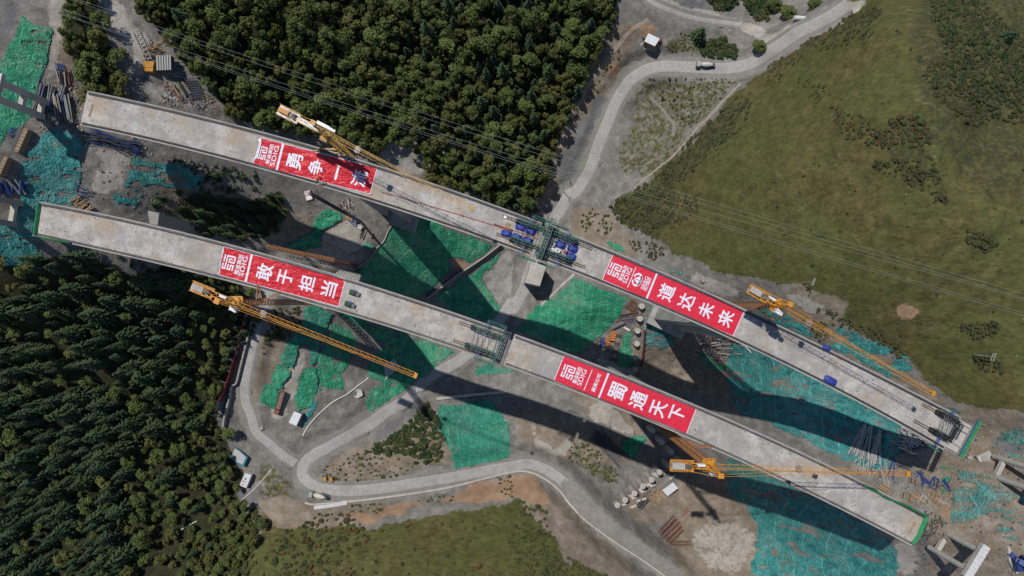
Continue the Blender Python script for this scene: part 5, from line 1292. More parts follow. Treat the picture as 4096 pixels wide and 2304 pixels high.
mat('truck_grey', (0.33, 0.34, 0.33), (0.25, 0.255, 0.25), scale=1, rough=0.5)
mat('truck_red', (0.22, 0.075, 0.055), (0.15, 0.055, 0.042), scale=0.8, rough=0.7)
mat('bed_dust', (0.24, 0.16, 0.14), (0.16, 0.10, 0.085), scale=0.8, rough=0.9)
mat('board_red', (0.20, 0.03, 0.045), (0.13, 0.022, 0.03), scale=0.5, rough=0.7)
mat('board_text', (0.42, 0.40, 0.40), (0.33, 0.32, 0.32), scale=0.8, rough=0.7)
mat('brown_sheet', (0.30, 0.20, 0.12), (0.2, 0.13, 0.08), scale=0.8, rough=0.8)
mat('yellow_sheet', (0.50, 0.25, 0.03), (0.36, 0.17, 0.025), scale=0.9, rough=0.7)
mat('orange_box', (0.50, 0.19, 0.03), (0.36, 0.12, 0.02), scale=0.9, rough=0.6)
mat('truss_maroon', (0.20, 0.06, 0.045), (0.12, 0.04, 0.03), scale=0.9, rough=0.7)
mat('hose_white', (0.62, 0.60, 0.56), (0.5, 0.48, 0.45), scale=1, rough=0.6)
mat('rock_grey', (0.34, 0.325, 0.30), (0.22, 0.21, 0.195), scale=1.2, rough=0.95, bump=0.1)

# -- pier frames of the approach spans
def pier_frame(label, b0, b1, h, r, square, ties, cap=True, m='pale_concrete', capm='formwork_white'):
    A, B = g1(b0), g1(b1); zg = (A.z + B.z) / 2; A, B = U(b0, zg), U(b1, zg); zt = zg + h
    root = thing('pier_frame', label, 'bridge pier', (A + B) / 2, 'approach span pier frames')
    d = Vector((B.x - A.x, B.y - A.y, 0)).normalized(); n = Vector((-d.y, d.x, 0))
    for P in (A, B):
        mb = MB()
        if square: mb.obox(Vector((P.x, P.y, (P.z - 2 + zt) / 2)), d * r, n * r, Vector((0, 0, (zt - P.z + 2) / 2)))
        else: mb.cyl(Vector((P.x, P.y, P.z - 2)), Vector((P.x, P.y, zt)), r, n=18)
        mb.build('column', m, root)
    for t in ties:
        z = min(A.z, B.z) + t * h
        mb = MB(); mb.obox(Vector(((A.x + B.x) / 2, (A.y + B.y) / 2, z)), d * ((B - A).xy.length / 2 - r * 0.9), n * r * 0.8, Vector((0, 0, 0.8))); mb.build('tie_beam', 'pale_concrete', root)
    if cap:
        L = (B - A).xy.length / 2 + 2.6; c = Vector(((A.x + B.x) / 2, (A.y + B.y) / 2, zt + 0.85))
        mb = MB(); mb.obox(c, d * L, n * (r + 0.35), Vector((0, 0, 0.85))); mb.build('cap_beam', m, root)
        k = 9
        for i in range(k):
            mb = MB(); mb.obox(c + d * (L * (2 * i + 1) / k - L) + UPV * 0.93, d * (L / k * 0.93), n * (r + 0.42), Vector((0, 0, 0.08))); mb.build('formwork_panel', capm, root)
    return root
pier_frame('square pier frame at the top left with white stepped cap', (185, 410), (172, 468), 22, 1.0, True, (0.08, 0.5))
pier_frame('brown square pier frame cut off at the left edge', (72, 812), (58, 898), 24, 1.0, True, (0.06,), m='wall_dull')
pier_frame('round pier pair cut off at the right edge', (3993, 1832), (3958, 1900), 24, 0.95, False, (0.12,))
pier_frame('round pier pair at the bottom right with a white segmented cap', (3775, 2128), (3732, 2198), 19, 0.95, False, (0.1,))

# -- isolated concrete tower block beside the haul road
def block_from_top(name, label, cat, corners, ztop, m, group=None, planks_=True):
    P = [U(c, ztop) for c in corners]; c = sum(P, Vector()) / 4; zb = float(terr(c.x, c.y)) - 2
    root = thing(name, label, cat, Vector((c.x, c.y, zb + 2)), group)
    mb = MB(); mb.box8([Vector((p.x, p.y, zb)) for p in P[::-1]] + [p for p in P[::-1]]); mb.build('shaft', m, root)
    if planks_:
        k = 8
        for i in range(k):
            for j in range(2):
                q = lambda u, v: (P[0] * (1 - u) + P[1] * u) * (1 - v) + (P[3] * (1 - u) + P[2] * u) * v
                u0, u1 = (0.01, 0.48) if j == 0 else (0.5, 0.99); v0, v1 = (i + 0.06) / k, (i + 0.94) / k
                R = [q(u0, v0), q(u1, v0), q(u1, v1), q(u0, v1)]
                mb = MB(); mb.box8([p + UPV * 0.01 for p in R[::-1]] + [p + UPV * (0.12 + 0.03 * ((i + j) % 3)) for p in R[::-1]]); mb.build('top_panel', m, root)
    return root
block_from_top('concrete_tower', 'tall concrete block with panelled top beside the haul road under the traveller', 'concrete tower', Z(1950,820,4.14,'725,935 972,1020 868,1345 620,1285'), -2.0, 'pale_concrete')
block_from_top('concrete_block', 'grey concrete block against the upper edge of the lower left deck', 'concrete block', T(0,1,'1115,140 1200,160 1190,250 1130,240'), 78, 'pier_grey', planks_=False)

# -- walls
def wall(name, label, cat, pts, h, w, m, lift=0.0, step=1.5, panels=True, group=None, base=1.0):
    a = np.array(pts); P = resample(G(a[:, 0], a[:, 1])[:, :2], step)
    root = thing(name, label, cat, on_ground(P[0][0], P[0][1]), group)
    n = len(P); k = max(1, int(round(4.0 / step)))
    i = 0
    while i < n - 1:
        j = min(n - 1, i + k) if panels else n - 1
        rings = []
        for q in range(i, j + 1):
            t = P[min(n - 1, q + 1)] - P[max(0, q - 1)]; t = t / (np.linalg.norm(t) + 1e-9); nn = np.array([-t[1], t[0]])
            z = float(terr(*P[q])); sh = 0.012 * ((q == j) - (q == i)) if panels else 0
            c = P[q] - t * sh * 3
            rings.append([(*(c + nn * w / 2), z - base), (*(c - nn * w / 2), z - base), (*(c - nn * w / 2), z + h), (*(c + nn * w / 2), z + h)])
        mb = MB(); mb.loft(rings); mb.build('panel' if panels else 'wall_body', m, root)
        i = j
    return root
wall('retaining_wall', 'pale retaining wall outside the hairpin road', 'wall', T(1,2,'372,890 440,905 690,885 1100,835 1500,768 1932,662') + T(2,2,'150,668 280,735 370,815 420,885 500,975'), 0.9, 0.9, 'pale_concrete')
wall('retaining_wall', 'stepped pale retaining wall along the lower dusty track', 'wall', T(2,2,'500,978 580,1045 700,1135 800,1205 900,1270 1000,1335 1160,1449'), 1.2, 0.6, 'pale_concrete')
wall('retaining_wall', 'long low concrete wall in the bridge shadow right of the valley road', 'wall', T(1,2,'1362,110 1500,95 1700,75 1895,58'), 1.2, 1.3, 'pale_concrete')
wall('trench_wall', 'dark trench wall running diagonally between the green nets', 'wall', T(1,1,'1850,395 1700,510 1550,610 1430,700 1290,810'), 3.2, 0.7, 'wall_dull', panels=False)
wall('kerb_wall', 'white kerb wall around the platform edge between the decks', 'wall', Z(1200,760,4.2625,'1680,390 1600,560 1500,720 1430,880 1300,1010 1180,1180 1000,1320 830,1440'), 1.0, 0.35, 'pale_concrete')
wall('channel_wall', 'light drainage wall between the haul road and the large green net', 'wall', T(2,1,'470,620 380,700 300,780 220,850'), 0.7, 1.2, 'pale_concrete')
wall('white_wall', 'short white wall below the hairpin truck', 'wall', T(1,2,'440,935 560,920 690,893'), 0.8, 2.2, 'formwork_white')

# -- slogan boards on the ground
def slogan_board(label, p, q, h, m, props, text=None, tside=1):
    c, d, n, L = gframe(p, q); root = thing('slogan_board', label, 'sign board', c)
    a, b = g1(p), g1(q)
    k = 12
    for i in range(k):
        u0, u1 = i / k, (i + 1) / k; pa = a.lerp(b, u0); pb = a.lerp(b, u1); za = float(terr(pa.x, pa.y)); zb = float(terr(pb.x, pb.y))
        mb = MB(); mb.box8([Vector((pa.x, pa.y, za - .3)) + n * 0.08, Vector((pb.x, pb.y, zb - .3)) + n * 0.08, Vector((pb.x, pb.y, zb - .3)) - n * 0.08, Vector((pa.x, pa.y, za - .3)) - n * 0.08,
                            Vector((pa.x, pa.y, za + h)) + n * 0.08, Vector((pb.x, pb.y, zb + h)) + n * 0.08, Vector((pb.x, pb.y, zb + h)) - n * 0.08, Vector((pa.x, pa.y, za + h)) - n * 0.08])
        mb.build('panel', m if not callable(m) else m(i, k), root)
    for i in range(props):
        pa = a.lerp(b, (i + 0.5) / props); za = float(terr(pa.x, pa.y)); e = Vector((pa.x, pa.y, 0)) + n * (-tside) * 4.0
        mb = MB(); mb.beam(Vector((pa.x, pa.y, za + h - .2)) - n * tside * 0.1, Vector((e.x, e.y, float(terr(e.x, e.y)))), 0.14); mb.build('prop', 'steel_grey', root)
    if text:
        for s, u in text:
            V2, F2 = glyphs(s, 0.0); pa = a.lerp(b, u); za = float(terr(pa.x, pa.y)) + h / 2
            o = Vector((pa.x, pa.y, za)) + n * tside * 0.12; mb = MB(); rt = d * (-1)
            for kk in range(4):
                dx, dy = 0.09 * math.cos(kk * 1.57), 0.09 * math.sin(kk * 1.57)
                mb.add([o + rt * (x * 2.4 + dx) + UPV * (y * h * 0.62 + dy) + n * tside * 0.004 * kk for x, y in V2], F2)
            mb.build('character', 'board_text', root)
    return root
slogan_board('dark red slogan board along the left side road', (1000, 1240), (876, 1640), 5.2, lambda i, k: 'steel_grey' if i == k - 1 else 'board_red', 9, [(ch, 0.05 + 0.075 * i) for i, ch in enumerate('是就境环护保')], tside=1)
wall('retaining_wall', 'grey retaining wall between the red slogan board and the side road', 'wall', T(0,1,'1935,900 1880,1100 1830,1300 1790,1449') + T(0,2,'1760,0 1735,130 1695,320'), 2.4, 0.7, 'wall_dull')
slogan_board('narrow red and white slogan board propped from behind, beside round piles', Z(*ZD,'1000,395')[0], Z(*ZD,'915,1300')[0], 3.6, lambda i, k: 'formwork_white' if i < 3 else 'truss_maroon' if i % 2 else 'board_red', 9, None, tside=-1)

# -- round concrete piles
def pile(label, top, h, r, group, lean=None, rim=True):
    P = U(top, 0)
    for _ in range(6):
        z = float(terr(P.x, P.y)) + h; P = U(top, z)
    gz = P.z - h; root = thing('concrete_pile', label, 'concrete pile', Vector((P.x, P.y, gz)), group)
    mb = MB(); mb.cyl(Vector((P.x, P.y, gz - 1)), Vector((P.x, P.y, P.z)), r, n=22); mb.build('shaft', 'pale_concrete', root)
    mb = MB(); mb.cyl(Vector((P.x, P.y, P.z)) + UPV * .002, Vector((P.x, P.y, P.z + 0.1)), r * 0.82, n=22); o = mb.build('cap', 'pale_concrete', root)
    mb = MB(); mb.cyl(Vector((P.x + r * .1, P.y, P.z + .1)), Vector((P.x + r * .1, P.y, P.z + 0.16)), r * 0.34, n=12); mb.build('recess', 'wall_dull', root)
PL = [('605,255', 11, 'round pile standing highest in the upper row by the crane mast'), ('735,420', 12, 'round pile second from the top in the upper row by the crane mast'), ('870,562', 12, 'shaded round pile third in the upper row by the crane mast'), ('1012,720', 13, 'shaded round pile fourth in the upper row, above the crane tail'),
      ('1385,885', 14, 'shaded round pile half hidden below the crane cab'), ('826,752', 12, 'shaded round pile first in the lower row, left of the crane tail'), ('700,845', 12, 'round pile second in the lower row, half in shade'), ('588,952', 11, 'sunlit round pile third in the lower row'), ('465,1042', 11, 'sunlit round pile fourth in the lower row'),
      ('347,1145', 10, 'sunlit round pile fifth in the lower row'), ('215,1237', 8, 'sunlit round pile sixth in the lower row'), ('105,1312', 2.5, 'short round pile stub at the end of the lower row')]
for s, h, lab in PL: pile(lab, Z(2440,1650,3.534,s)[0], h, 1.42, 'round piles near the lower right crane')
for s, lab in (('940,205', 'top round pile behind the propped slogan board'), ('907,430', 'second round pile from the top behind the propped slogan board'), ('868,650', 'third round pile from the top behind the propped slogan board'), ('852,885', 'fourth round pile from the top behind the propped slogan board'), ('838,1125', 'fifth round pile, in shade, behind the propped slogan board'), ('830,1345', 'lowest round pile in shade behind the propped slogan board')):
    pile(lab, Z(*ZD, s)[0], 5.0, 1.35, 'round piles behind the slogan board')
def slab_on_ground(name, label, cat, p, q, w, h, m, group=None):
    c, d, n, L = gframe(p, q); mb = MB(); mb.obox(c + UPV * (h / 2 - 0.1), d * L / 2, n * w / 2, Vector((0, 0, h / 2 + .1)))
    o = mb.build(name, m, None); o.data.transform(Matrix.Translation(-c)); o.location = c; return tag(o, label, cat, group)
bv = Z(2440,1650,3.534,'250,1225 370,1150|395,1140 490,1060|500,1045 620,985|600,900 760,830|250,1385 360,1290|360,1265 420,1225|395,1280 500,1190|810,970 915,875|150,1330 220,1275'.replace('|', ' '))
for i in range(0, len(bv), 2):
    lab = ('pale beam between the fifth and sixth sunlit piles', 'pale beam between the fourth and fifth sunlit piles', 'pale beam between the third and fourth sunlit piles', 'pale beam between the second and third piles of the lower row', 'long pale slab lying nearest the track', 'short pale slab beside dark rebar', 'broken pale slab above the dark rebar bundle', 'pale slab below the crane tail', 'thin pale slab at the end pile stub')[i // 2]
    slab_on_ground('concrete_beam', lab, 'concrete beam', bv[i], bv[i + 1], 2.6 if i < 8 else 1.1, 1.0 if i < 8 else 0.5, 'pale_concrete', 'precast beams by the round piles')

# -- sheds, house and cabins
def shed(name, label, cat, corners, h, ridge, roofm, wallm, ribs=8, parts=True):
    """corners are the four roof corners in the photo"""
    P = [g1(c) for c in corners]; z = max(p.z for p in P) + h
    P = [U(c, z) for c in corners]; c = sum(P, Vector()) / 4; gz = float(terr(c.x, c.y)) - 0.3
    root = thing(name, label, cat, Vector((c.x, c.y, gz)))
    I = [c + (p - c) * 0.93 for p in P]
    mb = MB(); mb.box8([Vector((p.x, p.y, gz - .5)) for p in I[::-1]] + [Vector((p.x, p.y, z - .02)) for p in I[::-1]]); wl = mb.build('wall', wallm, root)
    q = lambda u, v: (P[0] * (1 - u) + P[1] * u) * (1 - v) + (P[3] * (1 - u) + P[2] * u) * v
    rf = None
    for i in range(ribs):
        mb = MB(); u0, u1 = (i + 0.02) / ribs, (i + 0.98) / ribs
        bt = [q(u0, 1), q(u1, 1), q(u1, 0), q(u0, 0)]; dz = [0.12, 0.12, 0.12 + ridge, 0.12 + ridge]
        mb.box8([p + UPV * .0 for p in bt] + [p + UPV * (zz + 0.02 * (i % 2)) for p, zz in zip(bt, dz)]); mb.build('roof_sheet', roofm, root)
    fr = (P[3] + P[2]) / 2; dd = (P[2] - P[3]).normalized(); out = (fr - c); out.z = 0; out.normalize()
    dr = MB(); e = Vector((fr.x, fr.y, gz + 1.0)) - out * 0.02 * (fr - c).length; dr.obox((I[2] + I[3]) / 2 * 1.0 + Vector((0, 0, gz + 1.0 - (I[2].z + I[3].z) / 2)) + out * 0.03, dd * 0.5, out * 0.04, Vector((0, 0, 1.0))); dr.build('door', 'steel_grey', root)
    return root
shed('site_shed', 'white-roofed site shed near the round piles', 'shed', Z(2440,1650,3.534,'735,1095 890,982 960,1072 815,1182'), 3.0, 0.5, 'roof_white', 'wall_dull')
shed('site_cabin', 'white site cabin with stained roof beside the red dump truck', 'cabin', Z(*ZF,'428,1290 512,1325 450,1460 362,1420'), 2.8, 0.1, 'roof_white', 'wall_dull', ribs=5)
hs = shed('small_house', 'small house with white corrugated roof beside the upper haul road', 'house', T(2,0,'1027,255 1112,297 1078,350 998,312'), 2.0, 0.7, 'roof_white', 'brown_sheet', ribs=9)
for cs, m, nm in ((T(2,0,'998,252 1022,258 1000,305 982,292'), 'brown_sheet', 'side_roof'), (T(2,0,'1112,292 1128,305 1108,332 1098,325'), 'truss_maroon', 'porch_roof')):
    P = [g1(c) + UPV * 2.2 for c in cs]; mb = MB(); mb.box8([p - UPV * 2.4 for p in P[::-1]] + P[::-1]); mb.build(nm, m, hs)
P = [g1(c) + UPV * 0.1 for c in T(2,0,'960,330 998,312 1080,352 1085,385 990,372')]
o = MB(); n_ = len(P); o.v = [tuple(p - UPV * .4) for p in P] + [tuple(p) for p in P]; o.f = [tuple(range(2 * n_ - 1, n_ - 1, -1))] + [(i, (i + 1) % n_, n_ + (i + 1) % n_, n_ + i) for i in range(n_)]
o.build('patio', 'pale_concrete', hs)
ct = shed('cargo_container', 'white container with brown rust spots at the forest edge', 'container', T(0,2,'1850,670 1900,685 1858,785 1808,765'), 2.5, 0.05, 'formwork_white', 'formwork_white', ribs=6)
P = [g1(c) for c in T(0,2,'1850,670 1900,685 1858,785 1808,765')]; zt = max(p.z for p in P) + 2.5; P = [U(c, zt) for c in T(0,2,'1850,670 1900,685 1858,785 1808,765')]
for u, v, r_ in ((0.4, 0.4, 0.45), (0.3, 0.62, 0.35), (0.65, 0.6, 0.25), (0.35, 0.85, 0.3)):
    q = (P[0] * (1 - u) + P[1] * u) * (1 - v) + (P[3] * (1 - u) + P[2] * u) * v
    MB().cyl(q + UPV * 0.185, q + UPV * 0.2, r_, n=9).build('rust_patch', 'rebar_rust', ct)
# settling pond with a blue liner
pp = T(0,2,'1690,490 1740,462 1820,500 1880,545 1850,612 1800,590 1710,525')
P = [g1(c) for c in pp]; zc_ = sum(p.z for p in P) / len(P) + 0.5; c = sum(P, Vector()) / len(P)
mat('liner_blue', (0.03, 0.22, 0.30), (0.02, 0.14, 0.2), scale=1.0, rough=0.6, bump=0.3, bscale=1.5)
mat('slurry', (0.42, 0.42, 0.41), (0.33, 0.33, 0.32), scale=0.4, rough=0.6)
root = thing('settling_pond', 'grey settling pond with a blue liner rim at the road bend', 'pond', Vector((c.x, c.y, zc_ - .5)))
inn = [Vector((c.x + (p.x - c.x) * 0.86, c.y + (p.y - c.y) * 0.86, zc_)) for p in P]
out = [Vector((c.x + (p.x - c.x) * 1.04, c.y + (p.y - c.y) * 1.04, zc_ + 0.5)) for p in P]; btm = [Vector((p.x, p.y, zc_ - 3)) for p in out]
rim = MB(); rim.loft([[a, b, d_][::-1] for a, b, d_ in zip(inn + inn[:1], out + out[:1], btm + btm[:1])], closed=False, caps=False); rim.build('liner_rim', 'liner_blue', root)
sl = MB(); sl.v = [tuple(p + UPV * .05) for p in inn]; sl.f = [tuple(range(len(inn)))[::-1]]; sl.build('slurry', 'slurry', root)
for pts, lab in ((T(1,1,'900,1340 960,1310 1050,1260 1090,1310 960,1430 880,1449'), 'square grey sludge basin below the crane jib'), (T(1,2,'735,70 760,40 800,45 810,80 770,105 740,95'), 'small round grey puddle beside the white hose')):
    P = [g1(c) for c in pts]; c = sum(P, Vector()) / len(P); zz = sum(p.z for p in P) / len(P) + 0.45
    root = thing('sludge_basin', lab, 'basin', Vector((c.x, c.y, zz - .4)))
    b = MB(); n_ = len(P); b.v = [(p.x, p.y, zz) for p in P] + [(p.x, p.y, zz - 3) for p in P]; b.f = [tuple(range(n_))[::-1]] + [(i, (i + 1) % n_, n_ + (i + 1) % n_, n_ + i) for i in range(n_)]; b.build('sludge', 'slurry', root)
    for i in range(n_): MB().beam(Vector((P[i].x, P[i].y, zz + .1)), Vector((P[(i + 1) % n_].x, P[(i + 1) % n_].y, zz + .1)), 0.4, 0.5).build('kerb', 'pale_concrete', root)

# -- vehicles
def wheels(root, c, d, n, xs, yo, r):
    for x in xs:
        for s in (-1, 1):
            q = c + d * x + n * s * yo + UPV * r
            w = MB(); w.cyl(q - n * 0.16, q + n * 0.16, r, n=14); wo = w.build('wheel', 'tyre', root)
            h = MB(); h.cyl(q + n * s * 0.161, q + n * s * 0.19, r * 0.5, n=10); h.build('rim', 'steel_grey', wo)
def mixer(label, front, back, L=9.6):
    c, d, n, _ = gframe(front, back); d = -d; n = -n; c.z += 0.12       # d points to the cab
    root = thing('mixer_truck', label, 'mixer truck', c, 'concrete mixer trucks on the haul roads')
    f = MB(); 
    for s in (-1, 1): f.obox(c + n * s * 0.45 + UPV * 0.95, d * L / 2, n * 0.1, Vector((0, 0, 0.15)))
    f.obox(c + UPV * 0.85 - d * 0.3, d * (L / 2 - 1.2), n * 0.9, Vector((0, 0, 0.06))); f.build('chassis', 'steel_black', root)
    cb = MB(); q = c + d * (L / 2 - 0.9); prof = [(-0.95, 0.7), (1.0, 0.7), (1.0, 1.7), (0.75, 2.85), (-0.95, 2.95)]
    cb.loft([[q + d * x + n * y + UPV * z for x, z in prof] for y in (1.2, -1.2)]); cab = cb.build('cab', 'truck_grey', root)
    g = MB(); g.obox(q + d * 0.9 + UPV * 2.2, d * 0.03, n * 1.0, Vector((0, 0, 0.45))); g.build('windscreen', 'glass_dark', cab)
    for s in (-1, 1): MB().obox(q + d * 1.03 + n * s * 0.85 + UPV * 1.0, d * 0.04, n * 0.2, Vector((0, 0, 0.13))).build('headlight', 'white_paint', cab)
    dr = MB(); rings = []; nn_ = 18; x0 = L / 2 - 2.3
    for t, r_ in ((0, 0.55), (0.08, 0.95), (0.3, 1.22), (0.5, 1.25), (0.72, 0.98), (0.92, 0.6), (1.0, 0.5)):
        cc = c + d * (x0 - 6.0 * t) + UPV * (2.05 + 0.75 * t)
        rings.append([cc + n * r_ * math.cos(2 * math.pi * k / nn_) + UPV * r_ * math.sin(2 * math.pi * k / nn_) for k in range(nn_)])
    dr.loft(rings); dr.build('drum', 'drum_cream', root, smooth=True)
    st = MB(); e = c + d * (x0 - 6.0)
    for s in (-1, 1): st.beam(e + n * s * 0.8 + UPV * 0.9, e + n * s * 0.5 + UPV * 3.3, 0.14)
    st.obox(e + UPV * 3.35 + d * 0.1, d * 0.55, n * 0.6, Vector((0, 0, 0.25))); st.obox(e - d * 0.6 + UPV * 2.2, d * 0.5, n * 0.35, Vector((0, 0, 0.12))); st.build('hopper', 'machine_grey', root)
    wt = MB(); wt.cyl(c + d * (L / 2 - 2.1) - n * 0.9 + UPV * 1.5, c + d * (L / 2 - 2.1) + n * 0.9 + UPV * 1.5, 0.33, n=10); wt.build('water_tank', 'truck_grey', root)
    fe = MB()
    for s in (-1, 1): fe.obox(c - d * 2.3 + n * s * 1.05 + UPV * 1.2, d * 2.0, n * 0.2, Vector((0, 0, 0.05)))
    fe.build('fender', 'machine_grey', root)
    wheels(root, c, d, n, (L / 2 - 0.9, -1.5, -2.9), 1.02, 0.52)
mixer('cream mixer truck on the upper haul road heading away from the grass hill', T(2,0,'1382,497')[0], T(2,0,'1530,502')[0])
mixer('cream mixer truck at the hairpin bend beside the retaining wall', T(1,2,'395,812')[0], T(1,2,'572,855')[0])
c, d, n, L = gframe(Z(*ZF,'232,1320')[0], Z(*ZF,'315,1045')[0]); d = -d; n = -n; L = 11.0
root = thing('dump_truck', 'long dusty red dump truck beside the hung green net', 'dump truck', c)
b = MB(); b.obox(c - d * 1.0 + UPV * 0.95, d * 4.4, n * 0.5, Vector((0, 0, 0.2))); b.build('chassis', 'steel_black', root)
bd = MB(); q = c - d * 1.1
for s in (-1, 1): bd.obox(q + n * s * 1.15 + UPV * 1.95, d * 4.3, n * 0.07, Vector((0, 0, 0.75)))
bd.obox(q + d * 4.25 + UPV * 2.1, d * 0.07, n * 1.1, Vector((0, 0, 0.9))); bd.obox(q - d * 4.25 + UPV * 1.9, d * 0.07, n * 1.1, Vector((0, 0, 0.7))); bd.obox(q + UPV * 1.25, d * 4.2, n * 1.1, Vector((0, 0, 0.06)))
for k in range(7): bd.obox(q + d * (-3.9 + 1.3 * k) + UPV * 2.72, d * 0.07, n * 1.25, Vector((0, 0, 0.05)))
bd.build('load_bed', 'truck_red', root)
ld = MB(); rings = []
for k in range(12):
    x = -4.0 + 8.0 * k / 11; rings.append([q + d * x + n * y + UPV * (2.1 + 0.45 * (1 - (y / 1.05) ** 2) * (0.6 + 0.4 * random.random())) for y in (-1.05, -0.5, 0, 0.5, 1.05)])
ld.loft(rings, closed=False, caps=False); ld.build('load', 'bed_dust', root)
cb = MB(); q = c + d * (L / 2 - 1.0); prof = [(-1.0, 0.7), (1.0, 0.7), (1.0, 1.7), (0.8, 2.9), (-1.0, 3.0)]
cb.loft([[q + d * x + n * y + UPV * z for x, z in prof] for y in (1.2, -1.2)]); cab = cb.build('cab', 'truck_red', root)
MB().obox(q + d * 0.95 + UPV * 2.3, d * 0.03, n * 1.0, Vector((0, 0, 0.42))).build('windscreen', 'glass_dark', cab)
wheels(root, c, d, n, (L / 2 - 1.0, L / 2 - 2.6, -2.4, -3.8), 1.05, 0.52)
for s, lab in (('528,712', 'small orange roller parked at the inner bend of the hairpin'), ('575,716', 'small yellow roller parked at the inner bend of the hairpin')):
    p = g1(T(1,2,s)[0]); root = thing('road_roller', lab, 'road roller', p, 'small machines at the hairpin'); d = Vector((0.3, -0.95, 0)).normalized(); n = Vector((-d.y, d.x, 0))
    MB().obox(p + UPV * 0.95, d * 0.9, n * 0.6, Vector((0, 0, 0.4))).build('body', 'crane_yellow', root)
    for s_ in (-1, 1): MB().cyl(p + d * s_ * 0.95 - n * 0.65 + UPV * .5, p + d * s_ * 0.95 + n * 0.65 + UPV * .5, 0.5, n=14).build('drum', 'machine_grey', root)
    MB().obox(p - d * 0.3 + UPV * 1.9, d * 0.5, n * 0.6, Vector((0, 0, 0.05))).build('canopy', 'crane_yellow', root)
    mb = MB()
    for a_, b_ in ((1, 1), (1, -1), (-1, 1), (-1, -1)): mb.beam(p - d * 0.3 + d * a_ * .42 + n * b_ * .5 + UPV * 1.3, p - d * 0.3 + d * a_ * .42 + n * b_ * .5 + UPV * 1.9, 0.06)
    mb.build('canopy_frame', 'steel_black', root)
c, d, n, L = gframe(T(3,0,'198,155')[0], T(3,0,'255,138')[0]); root = thing('storage_tank', 'white cylindrical tank lying beside the upper road', 'tank', c)
MB().cyl(c - d * 2.6 + UPV * 1.3, c + d * 2.6 + UPV * 1.3, 1.05, n=18).build('shell', 'formwork_white', root)
for s in (-1, 1): MB().obox(c + d * s * 1.6 + UPV * 0.2, d * 0.2, n * 0.9, Vector((0, 0, 0.3))).build('cradle', 'steel_grey', root)

# -- hose, poles and wires
def hose(label, pts, r, m, lift=0.25, name='hose'):
    a = np.array(pts); P = resample(G(a[:, 0], a[:, 1])[:, :2], 1.5)
    mb = MB(); V = [on_ground(x, y, lift) for x, y in P]; mb.tube(V, r, 6); o = mb.build(name, m); o.data.transform(Matrix.Translation(-V[0])); o.location = V[0]
    return tag(o, label, 'hose' if name == 'hose' else 'pipe')
hose('thick white hose curving beside the valley road', T(1,2,'355,392 375,350 400,312 440,265 480,222 560,152 620,112 690,76 780,5') + T(1,1,'830,1420 850,1400'), 0.32, 'hose_white')
hose('white hose running into the forest beside the spotted container', T(1,2,'120,640 80,690 40,735 0,780') + T(0,2,'1880,830 1800,895 1745,930'), 0.22, 'hose_white')
hose('white pipe segment lying in the conifer forest', T(0,2,'1490,1032 1430,1062 1360,1103'), 0.25, 'hose_white', name='white_pipe', lift=0.5)
def pole(label, base, top, arms=True):
    B = g1(base); h = 11.0; root = thing('utility_pole', label, 'utility pole', B, 'utility poles')
    MB().cyl(B - UPV, B + UPV * h, 0.2, 0.13, n=8).build('shaft', 'steel_pale', root)
    for z in (h - 0.4, h - 1.6): MB().beam(B + UPV * z + Vector((-0.5, -1.3, 0)), B + UPV * z + Vector((0.5, 1.3, 0)), 0.16).build('cross_arm', 'steel_pale', root)
    for z in (h - 0.4, h - 1.6):
        for s in (-1, 1): MB().cyl(B + UPV * z + Vector((0.45, 1.2, 0)) * s, B + UPV * (z + 0.45) + Vector((0.45, 1.2, 0)) * s, 0.09, n=6).build('insulator', 'white_paint', root)
pole('utility pole on the grass above the upper right crane', T(3,1,'260,682')[0], None)
pole('utility pole at the right edge of the grass hill', T(3,1,'1555,1228')[0], None)
pole('utility pole beside the haul road above the upper deck', T(2,0,'392,1449')[0], None)
pole('utility pole at the gravel edge right of the traveller', T(2,1,'745,110')[0], None)
mat('wire_pale', (0.36, 0.37, 0.36), (0.30, 0.31, 0.30), scale=1, rough=0.5)
WL = [('600,0', '1932,445', 'topmost of the five power lines over the upper forest'), ('545,0', '1932,478', 'second power line from the top over the upper forest'), ('270,0', '1932,562', 'third power line from the top over the upper forest'), ('180,0', '1932,595', 'fourth power line from the top over the upper forest'), ('160,0', '1932,610', 'lowest of the five power lines over the upper forest')]
for i, (a, b, lab) in enumerate(WL):
    a = T(0,0,a)[0]; b = T(0,0,b)[0]; e = T(1,0,('1932,1065', '1932,1100', '1932,1172', '1932,1205', '1932,1222')[i])[0]; far = T(3,1,('1900,760', '1900,790', '1900,800', '1900,905', '1900,925')[i])[0]
    s0 = (a[0] - (b[0] - a[0]) * 0.2, a[1] - (b[1] - a[1]) * 0.2)
    K = [U(s0, 118), U(b, 112), U(e, 108), U(((e[0] + far[0]) / 2, (e[1] + far[1]) / 2 + 6), 108), U(far, 112), U((far[0] + 400, far[1] + 130), 116)]
    P = resample([tuple(p) for p in K], 6.0); mb = MB(); mb.tube([Vector(p) for p in P], 0.027, 4)
    o = mb.build('power_line', 'wire_pale'); tag(o, lab, 'power line', 'power lines over the forest')

